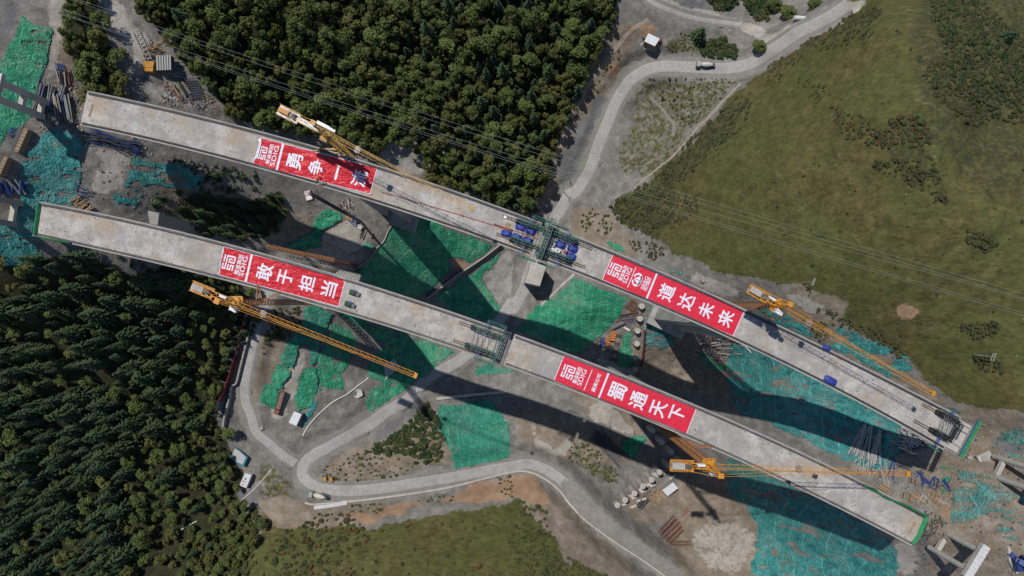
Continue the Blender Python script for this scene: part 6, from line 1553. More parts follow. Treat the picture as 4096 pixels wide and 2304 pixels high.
# -- construction hoist on the upper left pier
B = U((1243, 775), 100); gz = float(terr(B.x, B.y)); B.z = gz
root = thing('construction_hoist', 'red construction hoist on a tall lattice mast at the upper left pier', 'hoist', B)
mb = MB(); lattice_tower(mb, Vector((B.x, B.y, 0)), gz, 101, 0.8, sec=1.5, ch=0.13, dg=0.08, ang=0.3); mb.build('mast', 'rebar_dark', root)
for k, (dx, dy) in enumerate(((-1.2, -0.4), (-1.9, 1.3))):
    q = Vector((B.x + dx, B.y + dy - 0.6, 96.5 - k * 0.5)); mb = MB(); mb.box(q, 2.2, 1.7, 2.6, 0.3); cg = mb.build('cage', 'red_paint', root)
    MB().box(q + UPV * 1.36, 2.0, 1.5, 0.08, 0.3).build('cage_roof', 'ballast' if k else 'formwork_white', cg)
mb = MB(); mb.beam(Vector((B.x, B.y, 97)), U(Z(1200,760,4.2625,'300,-20')[0], 99.5), 0.2); mb.beam(Vector((B.x, B.y, 90)), U(Z(1200,760,4.2625,'300,-20')[0], 99.0), 0.15); mb.build('tie', 'truss_maroon', root)

# -- orange gantry truss and prop row along the lower left deck
a, b = Z(850,960,4.6,'1000,118')[0], Z(850,960,4.6,'2240,370')[0]
A, Bq = U(a, 60), U(b, 60); root = thing('steel_gantry', 'rust orange gantry truss with pale Y-shaped props beside the lower left deck', 'gantry', on_ground(((A + Bq) / 2).x, ((A + Bq) / 2).y))
mb = MB(); tri_truss(mb, A, Bq, 1.3, 1.2, bay=1.4, ch=0.2, dg=0.13); mb.build('boom', 'rust_orange', root)
d = (Bq - A).normalized(); n = Vector((-d.y, d.x, 0)); Lg = (Bq - A).length
for k in range(11):
    q = A + d * (Lg * (0.3 + 0.06 * k)) - n * 2.2 + UPV * (-2); gz = float(terr(q.x, q.y)); mb = MB()
    mb.beam(Vector((q.x, q.y, gz - .3)), q - UPV * 4, 0.2)
    for s in (-1, 1): mb.beam(q - UPV * 4, q + d * s * 0.8 + n * 0.8 + UPV * 0.5, 0.14); mb.beam(q - UPV * 4, q + d * s * 0.8 - n * 0.8 + UPV * 0.5, 0.14)
    mb.build('prop', 'steel_pale', root)
for t in (0.12, 0.92):
    q = A + d * Lg * t; gz = float(terr(q.x, q.y)); mb = MB(); lattice_tower(mb, Vector((q.x, q.y, 0)), gz, 60, 1.2, sec=2.5, ch=0.16, dg=0.1); mb.build('tower', 'truss_maroon', root)

# -- heaps of material: rods, trusses, cages, boxes
def bundle(label, cat, p, q, spread, n_, r_, m, jitter=0.12, name='steel_bundle', layers=2, lift=0.15):
    c, d, n, L = gframe(p, q); root = thing(name, label, cat, c); r0 = random.Random(int(p[0] * 3 + q[1]))
    for k in range(n_):
        o = (r0.random() - 0.5) * spread; dd = (d + n * r0.uniform(-jitter, jitter)).normalized(); l = L * r0.uniform(0.7, 1.0) / 2
        cc = c + n * o + d * r0.uniform(-.08, .08) * L
        if jitter >= 0.7: cc = c + n * o + d * r0.uniform(-.45, .45) * L; l = r0.uniform(0.8, 2.2)
        e0 = cc - dd * l; e1 = cc + dd * l; h = lift + r0.random() * layers * r_ * 2
        MB().beam(Vector((e0.x, e0.y, float(terr(e0.x, e0.y)) + h)), Vector((e1.x, e1.y, float(terr(e1.x, e1.y)) + h)), r_, r_).build('rod' if r_ < 0.25 else 'beam', m if isinstance(m, str) else r0.choice(m), root)
    return root
def flat_truss(label, p, q, w, m, name='truss_section', h=0.9, group=None, lift=0.1):
    c, d, n, L = gframe(p, q); root = thing(name, label, 'truss', c, group); mb = MB(); k = max(3, int(L / 1.3)); sl = []
    for s in (-1, 1):
        for hz in (0.12, h): 
            e0, e1 = c - d * L / 2 + n * s * w / 2, c + d * L / 2 + n * s * w / 2
            MB().beam(Vector((e0.x, e0.y, float(terr(e0.x, e0.y)) + hz + lift)), Vector((e1.x, e1.y, float(terr(e1.x, e1.y)) + hz + lift)), 0.18).build('chord', m, root)
    for i in range(k + 1):
        e = c + d * (L * i / k - L / 2); z = float(terr(e.x, e.y)) + lift
        for hz in (0.12, h): mb.beam(Vector((e.x, e.y, z + hz)) + n * w / 2, Vector((e.x, e.y, z + hz)) - n * w / 2, 0.12)
        if i < k:
            e2 = c + d * (L * (i + 1) / k - L / 2); z2 = float(terr(e2.x, e2.y)) + lift; mb.beam(Vector((e.x, e.y, z + h)) + n * w / 2, Vector((e2.x, e2.y, z2 + h)) - n * w / 2, 0.1)
    o = mb.build('lacing', m, root); return root
for i, (s, lab) in enumerate((('1225,1000 1115,1120', 'leftmost maroon truss section lying below the lower right crane'), ('1250,1030 1130,1150', 'second maroon truss section from the left below the lower right crane'), ('1270,1055 1150,1170', 'third maroon truss section from the left below the lower right crane'), ('1285,1085 1180,1190', 'rightmost maroon truss section below the lower right crane'))):
    a, b = T(2,2,s); flat_truss(lab, a, b, 1.5, 'truss_maroon', group='maroon truss sections', lift=0.1)
a, b = T(2,2,'1190,1197 1338,1197'); flat_truss('dark single truss lying level below the maroon trusses', a, b, 1.2, 'rebar_rust')
bundle('pale rods with red tape fanned out beside the maroon trusses', 'rods', *T(2,2,'1350,950 1285,1060'), 3.0, 16, 0.13, ['steel_pale', 'steel_pale', 'red_paint'], 0.25)
bundle('long dark rebar bundle in the deck shadow above the round piles', 'rebar', *T(2,2,'620,360 860,610'), 7.0, 42, 0.2, 'rebar_dark', 0.05)
bundle('dark rebar bundle beside the pale slabs and round piles', 'rebar', *Z(2440,1650,3.534,'530,1190 400,1350'), 3.0, 22, 0.16, 'rebar_dark', 0.08)
bundle('fan of timber boards beside the white-roofed shed', 'timber', *Z(2440,1650,3.534,'690,1110 730,1240'), 4.5, 12, 0.3, 'timber', 0.35, name='timber_stack')
bundle('flat stack of brown boards left of the timber fan', 'timber', *Z(2440,1650,3.534,'560,1160 650,1210'), 4.0, 9, 0.45, 'brown_sheet', 0.05, name='timber_stack')
bundle('dark tangle of bars between the piles and the shed', 'rebar', *Z(2440,1650,3.534,'520,1110 660,1080'), 4.0, 18, 0.17, 'rebar_dark', 0.7)
bundle('rusty bars heaped beside the top round pile', 'rebar', *Z(*ZD,'680,130 860,290'), 5.0, 40, 0.16, 'rebar_rust', 0.5)
bundle('grey steel beams lying between the second and top round piles', 'steel beams', *Z(*ZD,'525,400 915,335'), 3.2, 5, 0.4, ['steel_grey', 'rebar_rust'], 0.04, name='beam_stack')
bundle('mixed blue and rusty bars heaped beside the second round pile', 'steel bars', *Z(*ZD,'560,400 740,500'), 4.0, 26, 0.18, ['steel_blue', 'rust_orange', 'rebar_dark'], 0.8)
bundle('two dark steel channels leading from the bar heap to the orange skip', 'steel beams', *Z(*ZD,'350,610 620,480'), 2.0, 4, 0.45, 'steel_grey', 0.02, name='beam_stack')
bundle('pale timbers beside the third round pile', 'timber', *Z(*ZD,'620,570 720,650'), 1.2, 3, 0.4, 'hose_white', 0.2, name='timber_stack')
for i, (s, m, lab) in enumerate((('375,650 480,660 440,830 345,810', 'orange_box', 'bright orange steel skip beside the rebar cage'), ('185,780 270,770 265,940 185,930', 'steel_blue', 'dark blue steel skip in the shade left of the rebar cage'), ('265,770 340,780 365,905 280,920', 'orange_box', 'shaded orange skip beside the dark blue skip'))):
    P = [g1(c) for c in Z(*ZD, s)]; c = sum(P, Vector()) / 4; root = thing('steel_skip', lab, 'skip', c, 'steel skips near the rebar cage')
    P = [Vector((p.x, p.y, c.z)) for p in P]
    for k in range(4):
        a, b = P[k], P[(k + 1) % 4]; MB().beam(a + UPV * 0.7, b + UPV * 0.7, 0.2, 1.4).build('side', m, root)
    mb = MB(); mb.box8([p + UPV * -.3 for p in P[::-1]] + [p + UPV * 0.75 for p in P[::-1]]); mb.build('contents', m, root)
    for k in range(3): MB().beam(P[0].lerp(P[3], .25 + .25 * k) + UPV * 1.3, P[1].lerp(P[2], .25 + .25 * k) + UPV * 1.3, 0.14).build('rib', 'steel_black', root)
a, b = Z(*ZD,'545,640 415,1205'); c, d, n, L = gframe(a, b); root = thing('rebar_cage', 'long segmented rebar cage between the skips and the green net', 'rebar cage', c)
for i in range(8):
    mb = MB(); s0 = -L / 2 + L * i / 8; s1 = s0 + L / 8 * 0.93; w = 1.35
    for y in np.linspace(-w, w, 7):
        e0, e1 = c + d * s0 + n * y, c + d * s1 + n * y; hz = 0.3 + 1.2 * math.sqrt(max(0, 1 - (y / w) ** 2)) ; mb.beam(Vector((e0.x, e0.y, float(terr(e0.x, e0.y)) + hz)), Vector((e1.x, e1.y, float(terr(e1.x, e1.y)) + hz)), 0.13)
    for t in np.linspace(0, 1, 4):
        e = c + d * (s0 + (s1 - s0) * t); z = float(terr(e.x, e.y)); ys = np.linspace(-w, w, 7)
        for y0, y1 in zip(ys[:-1], ys[1:]): mb.beam(Vector((e.x, e.y, z + 0.3 + 1.2 * math.sqrt(max(0, 1 - (y0 / w) ** 2)))) + n * y0, Vector((e.x, e.y, z + 0.3 + 1.2 * math.sqrt(max(0, 1 - (y1 / w) ** 2)))) + n * y1, 0.12)
    mb.build('cage_section', 'rebar_rust' if i % 2 else 'steel_pale', root)
# top left yard
zt = lambda s: Z(500, 0, 3.623, s)
a, b = zt('165,455 355,860'); flat_truss('pale lattice ladder truss pointing up from the yellow sheets', a, b, 2.2, 'steel_pale', h=1.4)
a, b = zt('300,490 410,640'); bundle('two pale beams right of the lattice ladder truss', 'steel beams', a, b, 1.5, 3, 0.4, 'steel_pale', 0.05, name='beam_stack')
P = [g1(c) for c in zt('270,880 480,930 470,1080 275,1040')]; c = sum(P, Vector()) / 4; root = thing('sheet_stack', 'stack of yellow formwork sheets at the top left yard', 'formwork', c)
for k in range(5):
    q = lambda u, v: (P[0] * (1 - u) + P[1] * u) * (1 - v) + (P[3] * (1 - u) + P[2] * u) * v
    R = [q(0.02, k / 5 + .01), q(0.98, k / 5 + .02), q(0.97, (k + 1) / 5 - .01), q(0.03, (k + 1) / 5)]; zz = c.z + 1.6 + 0.12 * (k % 3)
    mb = MB(); mb.box8([Vector((p.x, p.y, c.z - .4)) for p in R[::-1]] + [Vector((p.x, p.y, zz + 0.1 * j)) for j, p in enumerate(R[::-1])]); mb.build('sheet', 'yellow_sheet', root)
a, b = zt('490,830 520,1065'); c, d, n, L = gframe(a, b); root = thing('formwork_stack', 'dark ribbed steel panels beside the yellow sheets', 'formwork', c)
for k in range(6):
    q = c - n * (-1) * (0.9 * k + 0.2); q = c + n * (0.95 * k + 0.3); z = float(terr(q.x, q.y)); MB().obox(Vector((q.x, q.y, c.z + 1.2)), d * L * 0.48, n * 0.34, Vector((0, 0, 1.4))).build('panel', 'machine_grey', root); MB().obox(Vector((q.x, q.y, c.z + 2.68)) + n * .3, d * L * 0.5, n * 0.12, Vector((0, 0, 0.1))).build('rib', 'steel_pale', root)
bundle('tangle of yellow and grey bars above the yellow sheets', 'steel bars', *zt('340,700 540,740'), 6.0, 30, 0.22, ['crane_yellow', 'steel_grey', 'rebar_dark'], 0.9)
bundle('pale poles sticking out towards the forest from the dark panels', 'poles', *zt('560,950 860,1010'), 6.0, 18, 0.16, 'steel_pale', 0.3)
P = [g1(c) for c in zt('800,1160 1040,1150 1160,1400 990,1440')]; c = sum(P, Vector()) / 4; root = thing('scaffold_mat', 'dark scaffold grid lying at the forest edge beside a green board', 'scaffold', c)
q = lambda u, v: (P[0] * (1 - u) + P[1] * u) * (1 - v) + (P[3] * (1 - u) + P[2] * u) * v
for k in range(9):
    MB().beam(q(k / 8, 0) + UPV * 1.0, q(k / 8, 1) + UPV * 1.0, 0.2).build('bar', 'rebar_dark', root); MB().beam(q(0, k / 8) + UPV * 1.25, q(1, k / 8) + UPV * 1.25, 0.18).build('bar', 'steel_blue' if k % 3 == 0 else 'rebar_dark', root)
bundle('teal and grey boards beside the dark scaffold grid', 'boards', *zt('760,1180 900,1400'), 4.0, 9, 0.4, ['steel_green', 'steel_grey', 'timber'], 0.06, name='board_stack')
hose('red pipe lying below the scaffold grid', zt('540,1210 640,1290 740,1370 820,1449'), 0.16, 'red_paint', name='red_pipe')
# left side heaps
zl = lambda s: Z(0, 280, 3.45, s)
bundle('dark blue steel beams stacked beside the top left pier frame', 'steel beams', *zl('740,200 640,690'), 6.5, 26, 0.34, ['steel_blue', 'rebar_dark', 'rebar_dark', 'machine_grey'], 0.1, name='beam_stack')
bundle('grey formwork lengths leaning right of the dark blue beams', 'formwork', *zl('840,340 920,770'), 5.0, 16, 0.5, ['machine_grey', 'wall_dull', 'brown_sheet'], 0.08, name='formwork_stack')
bundle('rusty and dark beams at the top of the left yard', 'steel beams', *zl('880,0 920,220'), 4.0, 12, 0.25, ['rebar_rust', 'rebar_dark', 'steel_pale'], 0.08, name='beam_stack')
for s, lab in (('400,820 200,1120', 'upper dark formwork trough on the left slope'), ('120,1200 -20,1440', 'lower dark formwork trough on the left slope')):
    a, b = zl(s); c, d, n, L = gframe(a, b); root = thing('formwork_trough', lab, 'formwork', c, 'formwork troughs on the left slope')
    for s_, m in ((-1, 'brown_sheet'), (1, 'steel_black')): MB().obox(c + n * s_ * -0.9 + UPV * 0.9, d * L / 2, n * 0.8, Vector((0, 0, 1.3))).build('half', m, root)
    for k in range(7): MB().obox(c + d * (L * (k + .5) / 7 - L / 2) + UPV * 2.3, d * 0.12, n * 1.75, Vector((0, 0, 0.1))).build('rib', 'rebar_dark', root)
a, b = zl('140,850 270,880'); flat_truss('small blue triangular truss above the formwork troughs', a, b, 2.6, 'steel_blue')
a, b = T(0,0,'430,505 492,515'); flat_truss('small blue truss triangle on the tan track', a, b, 1.8, 'steel_blue')
zq = lambda s: Z(0, 480, 1.95, s)
bundle('blue steel parts heaped above the cut-off left pier frame', 'steel parts', *zq('60,470 120,590'), 6.0, 18, 0.5, ['steel_blue', 'steel_blue', 'steel_grey'], 0.5, name='parts_heap')
bundle('fan of pale timber poles above the lower left deck', 'timber', *zq('610,690 690,640'), 6.0, 26, 0.25, 'timber', 0.35, name='timber_stack')
bundle('bent rods and blue frames above the timber fan', 'steel bars', *zq('600,540 680,600'), 5.0, 20, 0.18, ['steel_grey', 'steel_blue', 'rebar_dark'], 0.8)
bundle('dark scaffold tubes below the left end of the upper deck', 'scaffold', *T(0,0,'670,1010 1090,1150'), 4.0, 40, 0.22, ['rebar_dark', 'steel_blue', 'rebar_dark'], 0.35, name='scaffold_stack', layers=6)
# right slope heaps
zr = lambda s: Z(3300, 1650, 2.048, s)
bundle('grey steel tubes spilling down the slope below the upper right deck', 'steel tubes', *zr('375,120 300,390'), 8.0, 34, 0.4, ['steel_pale', 'steel_grey', 'steel_grey'], 0.12, name='tube_stack')
bundle('pale cross-laid tubes on the teal slope', 'steel tubes', *zr('420,310 340,510'), 7.0, 16, 0.3, 'steel_pale', 0.35, name='tube_stack')
a, b = zr('440,320 405,510'); flat_truss('blue ladder frame beside the pale tubes', a, b, 2.0, 'steel_blue')
a, b = zr('550,350 490,540'); bundle('grey and blue beams right of the blue ladder frame', 'steel beams', a, b, 3.0, 8, 0.4, ['steel_grey', 'steel_blue'], 0.1, name='beam_stack')
bundle('broken grey rubble boards in the shade below the upper right deck', 'rubble', *zr('580,180 740,260'), 9.0, 46, 0.6, ['wall_dull', 'steel_grey', 'pale_concrete'], 1.5, name='rubble_heap')
bundle('blue frames and rods beside the green framed net', 'steel parts', *zr('860,520 900,620'), 6.0, 20, 0.3, ['steel_blue', 'steel_blue', 'rebar_dark'], 0.9, name='parts_heap')
bundle('timber offcuts heaped right of the lower deck end', 'timber', *zr('820,660 880,760'), 7.0, 34, 0.3, ['timber', 'timber', 'steel_pale', 'brown_sheet'], 1.2, name='timber_heap')
bundle('small stack of orange boards above the lower deck edge', 'timber', *zr('440,590 510,630'), 3.0, 8, 0.4, 'timber', 0.1, name='timber_stack')
bundle('single brown board stack near the jib tip', 'timber', *zr('702,525 704,580'), 1.6, 5, 0.4, 'brown_sheet', 0.05, name='timber_stack')
bundle('brown board stack above the long green safety net', 'timber', *zr('680,660 670,720'), 2.2, 6, 0.4, 'brown_sheet', 0.08, name='timber_stack')
bundle('tangled dark bars at the foot of the lower deck end', 'steel bars', *T(3,2,'1130,1130 1260,1000'), 5.0, 36, 0.2, ['rebar_dark', 'rebar_rust', 'steel_green'], 0.7)
bundle('broken boards and beams in the pit under the upper right deck', 'rubble', *T(2,1,'1480,1080 1680,1250'), 11.0, 60, 0.5, ['pale_concrete', 'wall_dull', 'steel_grey', 'truss_maroon'], 1.5, name='rubble_heap')
bundle('blue and dark panels at the bottom right corner', 'steel parts', *T(3,2,'1840,1270 1932,1380'), 6.0, 9, 1.6, 'steel_blue', 0.6, name='panel_heap')
# gear on the concrete yard between the decks
zy = lambda s: Z(1200, 760, 4.2625, s)
def yard_box(label, cat, p, lx, ly, h, m, ang, name, top=None):
    c = g1(p); root = thing(name, label, cat, c); MB().box(c + UPV * (h / 2 - .05), lx, ly, h, ang).build('body', m, root); MB().box(c + UPV * (h + .03), lx * 1.06, ly * 1.06, 0.12, ang).build('top', top or m, root); return root
yard_box('dark green generator under a mint sheet at the yard edge', 'generator', zy('1180,960')[0], 4.2, 1.8, 1.8, 'machine_grey', -0.35, 'generator', 'mint_net')
yard_box('grey machine with pale hood on the yard', 'machine', zy('1030,640')[0], 2.2, 1.7, 1.8, 'machine_grey', -0.5, 'mixer_machine', 'steel_pale')
yard_box('pink metal box beside the diagonal jib shadow', 'box', zy('1225,765')[0], 1.4, 2.2, 0.8, 'red_paint', 0.1, 'metal_box', 'brown_sheet')
bundle('blue sheets and tools near the hoist base', 'tools', *zy('870,450 950,580'), 2.5, 12, 0.45, ['steel_blue', 'steel_blue', 'steel_grey', 'crane_yellow'], 0.8, name='tool_heap')
bundle('pink formwork frames stacked by the upper left pier', 'formwork', *zy('750,200 850,330'), 5.0, 20, 0.35, ['truss_maroon', 'steel_pale', 'steel_grey'], 0.8, name='formwork_stack')
bundle('rusty tubes leaning near the generator', 'steel tubes', *zy('1130,640 1040,830'), 1.6, 6, 0.25, 'rebar_rust', 0.1)
# white rocks along the bank and at the pale scree
rk = random.Random(5)
mb = None
def rock(label, p, s):
    c = g1(p); b = bmesh.new(); bmesh.ops.create_icosphere(b, subdivisions=2, radius=s)
    for v in b.verts: v.co *= 0.75 + 0.4 * rk.random(); v.co.z *= 0.7
    me = bpy.data.meshes.new('boulder'); b.to_mesh(me); b.free(); me.materials.append(MATS['rock_grey']); o = bpy.data.objects.new('boulder', me); COL.objects.link(o); o.location = c + UPV * s * 0.3; tag(o, label, 'boulder')
rock('large pale boulder beside the side road', T(1,2,'45,335')[0], 1.1)
rock('pale boulder at the right end of the upper deck traveller', T(3,2,'1520,555')[0], 1.2)
rock('pale boulder above the ragged teal net', T(2,1,'1440,665')[0], 1.3)
c, d, n, L = gframe(T(3,2,'1615,600')[0], T(3,2,'1680,545')[0]); root = thing('concrete_pad', 'broken square concrete pad above the right pier frame', 'concrete pad', c)
MB().obox(c - UPV * .3, d * 2.6, n * 2.6, Vector((0, 0, 0.5))).build('pad', 'pale_concrete', root); MB().obox(c + UPV * .3 + n * 0.8 - d * .5, d * 0.9, n * 1.1, Vector((0, 0, 0.15))).build('broken_piece', 'wall_dull', root)
P = [g1(c) for c in T(3,2,'1800,1230 1932,1200 1932,1400 1850,1420 1790,1320')]; c = sum(P, Vector()) / 5
root = thing('concrete_pad', 'pale concrete pad with blue panels at the bottom right corner', 'concrete pad', c); zz = c.z + .25
b = MB(); b.prism([(p.x, p.y) for p in P[::-1]], zz - 2, zz); b.build('pad', 'pale_concrete', root)

# ------------------------------------------------------------------ vegetation
foliage('leaf_olive', (0.061, 0.087, 0.026), (0.162, 0.200, 0.061), 0.28)
foliage('leaf_yellowish', (0.074, 0.086, 0.024), (0.182, 0.186, 0.057))
foliage('leaf_conifer', (0.024, 0.045, 0.019), (0.069, 0.109, 0.043), 0.1)
foliage('leaf_bluish', (0.025, 0.047, 0.024), (0.067, 0.106, 0.054), 0.08)
foliage('leaf_shrub', (0.043, 0.058, 0.023), (0.113, 0.125, 0.049))
foliage('leaf_heath', (0.045, 0.050, 0.024), (0.099, 0.099, 0.048), 0.12)
foliage('leaf_rust', (0.081, 0.049, 0.022), (0.162, 0.095, 0.041), 0.1)
foliage('leaf_grey', (0.078, 0.086, 0.070), (0.162, 0.174, 0.144), 0.1)
mat('bark', (0.12, 0.095, 0.07), (0.07, 0.055, 0.04), scale=3, rough=0.95, coords='obj')
mat('bark_pale', (0.34, 0.31, 0.27), (0.2, 0.18, 0.155), scale=3, rough=0.95, coords='obj')
vr = np.random.default_rng(99)
def leaf_quads(C, N, size, rg, asp=1.0, curl=0.0):
    """one bent leaf clump quad at each centre C facing N"""
    n = len(C); N = N / (np.linalg.norm(N, axis=1)[:, None] + 1e-9)
    t = rg.normal(size=(n, 3)); t -= (t * N).sum(1)[:, None] * N; t /= np.linalg.norm(t, axis=1)[:, None] + 1e-9
    b = np.cross(N, t); s = np.asarray(size).reshape(-1, 1) / 2
    V = np.stack([C - t * s * asp - b * s * 0.7, C + t * s * asp * 0.5 - b * s, C + t * s * asp + b * s * 0.7, C - t * s * asp * 0.6 + b * s], 1)
    tint = np.repeat(rg.random(n), 4)
    return V.reshape(-1, 3), tint
def crown_broad(seed, h=10.0, R=2.3, n=640):
    rg = np.random.default_rng(seed); L = rg.integers(12, 17); z0 = h * 0.34
    lc = []; lr = []
    for i in range(L):
        t = (i + 0.5) / L; zz = z0 + (h - z0) * (0.12 + 0.8 * t); wr = R * 0.72 * math.sqrt(max(0.08, 1 - (2 * t - 0.75) ** 2)) ; a = rg.random() * 6.28 + i * 2.4
        lc.append((wr * math.cos(a), wr * math.sin(a), zz)); lr.append(R * rg.uniform(0.26, 0.46))
    lc = np.array(lc); lr = np.array(lr); k = rg.choice(L, n, p=lr ** 2 / (lr ** 2).sum())
    d = rg.normal(size=(n, 3)); d[:, 2] = d[:, 2] * 0.9 + 0.25; d /= np.linalg.norm(d, axis=1)[:, None]
    C = lc[k] + d * (lr[k] * rg.uniform(0.62, 1.12, n))[:, None] * np.array([1, 1, 1.15])
    V, t = leaf_quads(C, d + rg.normal(size=(n, 3)) * 0.45, rg.uniform(0.3, 0.62, n), rg)
    t = np.clip(t * 0.55 + np.repeat(rg.random(L)[k], 4) * 0.45, 0, 1)
    return V, t
def crown_conifer(seed, h=14.0, R=2.3):
    rg = np.random.default_rng(seed); Cs = []; Ns = []; S = []
    tiers = 13
    for i in range(tiers):
        t = i / (tiers - 1); z = h * (0.14 + 0.84 * t); rr = R * (1 - t) ** 0.85 + 0.18; nb = max(4, int(11 * (1 - t) + 4))
        for j in range(nb):
            a = 6.28 * (j + rg.random() * 0.7) / nb; ln = rr * rg.uniform(0.72, 1.12)
            for q in np.linspace(0.25, 1.0, max(2, int(ln / 0.42))):
                Cs.append((math.cos(a) * ln * q, math.sin(a) * ln * q, z - 0.42 * ln * q * q + rg.normal() * 0.05))
                Ns.append((math.cos(a) * 0.45 + rg.normal() * 0.25, math.sin(a) * 0.45 + rg.normal() * 0.25, 0.9)); S.append(0.30 + 0.36 * (1 - 0.4 * q) * rg.uniform(0.7, 1.25))
    V, t = leaf_quads(np.array(Cs), np.array(Ns), np.array(S), rg, 1.15)
    return V, t
def crown_shrub(seed, R=1.0, n=150, flat=0.75):
    rg = np.random.default_rng(seed); L = 6; a = rg.random(L) * 6.28; lc = np.stack([np.cos(a) * R * 0.5, np.sin(a) * R * 0.5, np.full(L, R * 0.35)], -1); lc[0] = (0, 0, R * 0.5); k = rg.integers(0, L, n)
    d = rg.normal(size=(n, 3)); d[:, 2] = np.abs(d[:, 2]) * 1.1; d /= np.linalg.norm(d, axis=1)[:, None]
    C = lc[k] + d * (R * 0.55 * rg.uniform(0.6, 1.1, n))[:, None] * np.array([1, 1, flat])
    return leaf_quads(C, d + rg.normal(size=(n, 3)) * 0.4, rg.uniform(0.22, 0.46, n) * R ** 0.35, rg)
def quads_mesh(name, V, tint, m):
    me = bpy.data.meshes.new(name); n = len(V)
    me.vertices.add(n); me.vertices.foreach_set('co', np.asarray(V, np.float32).ravel()); me.loops.add(n); me.loops.foreach_set('vertex_index', np.arange(n, dtype=np.int32))
    me.polygons.add(n // 4); me.polygons.foreach_set('loop_start', np.arange(0, n, 4, dtype=np.int32)); me.update(calc_edges=True)
    at = me.attributes.new('tint', 'FLOAT', 'POINT'); at.data.foreach_set('value', np.asarray(tint, np.float32)); me.materials.append(MATS[m]); return me
def trunk_mesh(name, h, r, m, limbs=5, seed=0):
    rg = random.Random(seed); mb = MB(); pts = [Vector((0, 0, -0.6))]
    for k in range(1, 5): pts.append(Vector((rg.uniform(-.2, .2), rg.uniform(-.2, .2), h * 0.92 * k / 4)))
    for k in range(4): mb.cyl(pts[k], pts[k + 1], r * (1 - k * 0.22), r * (1 - (k + 1) * 0.22), n=6, caps=False)
    for k in range(limbs):
        z = h * rg.uniform(0.35, 0.75); a = rg.random() * 6.28; e = Vector((math.cos(a), math.sin(a), 0.7)) * rg.uniform(1.0, 1.7); mb.cyl(Vector((0, 0, z)), Vector((0, 0, z)) + e, r * 0.35, r * 0.12, n=4, caps=False)
    me = bpy.data.meshes.new(name); me.from_pydata(mb.v, [], mb.f); me.materials.append(MATS[m]); return me
KIND = {'broad': [], 'conif': [], 'shrub': []}
for i in range(6):
    V, t = crown_broad(100 + i, 9.5 + i * 0.6, 2.6 + 0.25 * (i % 3), 1050); KIND['broad'].append((V, t, quads_mesh('broadleaf_crown', V, t, 'leaf_olive' if i % 3 else 'leaf_yellowish'), trunk_mesh('broadleaf_trunk', 8.2, 0.16, 'bark_pale', 6, i)))
for i in range(5):
    V, t = crown_conifer(200 + i, 12.0 + i * 0.9, 2.7 + 0.3 * (i % 3)); KIND['conif'].append((V, t, quads_mesh('conifer_crown', V, t, 'leaf_conifer' if i % 3 else 'leaf_bluish'), trunk_mesh('conifer_trunk', 13.0, 0.2, 'bark', 0, i)))
SH = {}
for mname in ('leaf_shrub', 'leaf_heath', 'leaf_rust', 'leaf_grey', 'leaf_conifer', 'leaf_yellowish'):
    SH[mname] = []
    for i in range(3):
        V, t = crown_shrub(300 + i + 10 * len(SH), 1.0, 170); SH[mname].append((V, t, quads_mesh('shrub_leaves', V, t, mname)))
def scatter(polys, spacing, h=0.0, tries=9000, seed=1, excl=(), jitter=0.0):
    rg = np.random.default_rng(seed); out = []; grid = {}
    for poly in polys:
        a = np.array(poly); n = int(tries)
        x = rg.uniform(a[:, 0].min(), a[:, 0].max(), n); y = rg.uniform(a[:, 1].min(), a[:, 1].max(), n)
        m = inpoly(x, y, a)
        for e in excl: m &= ~inpoly(x, y, np.array(e))
        x, y = x[m], y[m]
        if h: k = 1 - h * 0.75 / 290.0; x = NADX + (x - NADX) * k; y = NADY + (y - NADY) * k
        if len(x) == 0: continue
        P = G(x, y)
        for p in P:
            c = (int(p[0] // spacing), int(p[1] // spacing)); ok = True
            for dx in (-1, 0, 1):
                for dy in (-1, 0, 1):
                    for q in grid.get((c[0] + dx, c[1] + dy), ()):
                        if (q[0] - p[0]) ** 2 + (q[1] - p[1]) ** 2 < (spacing * (1 - jitter * rg.random())) ** 2: ok = False
            if ok: grid.setdefault(c, []).append(p); out.append(p)
    return np.array(out).reshape(-1, 3)
# keep vegetation off roads and decks' shadows are left to the light
def off_road(P, marg=1.5):
    if len(P) == 0: return P
    i = np.clip(((P[:, 0] - GX[0]) / STEP).round().astype(int), 0, len(GX) - 1); j = np.clip(((P[:, 1] - GY[0]) / STEP).round().astype(int), 0, len(GY) - 1)
    return P[best[j, i] > marg]
def deck_clear(P, h):
    """drop trees that would pierce a deck"""
    keep = np.ones(len(P), bool)
    for D in (DU, DL):
        d2 = ((P[:, None, :2] - D.C[None, ::6, :2]) ** 2).sum(-1).min(1); keep &= ~((d2 < 9.5 ** 2) & (P[:, 2] + h > DECK - 10))
    return P[keep]
def tree(kind, p, sc, rot, label, group, var, name):
    V, t, cm, tm = KIND[kind][var]
    r = bpy.data.objects.new(name, None); COL.objects.link(r); r.location = p; r.rotation_euler = (0, 0, rot); r.scale = (sc[0], sc[0], sc[1]); r.empty_display_size = 0.5
    for nm, me in (('crown', cm), ('trunk', tm)):
        o = bpy.data.objects.new(nm, me); COL.objects.link(o); o.parent = r
    return tag(r, label, name.replace('_', ' '), group)
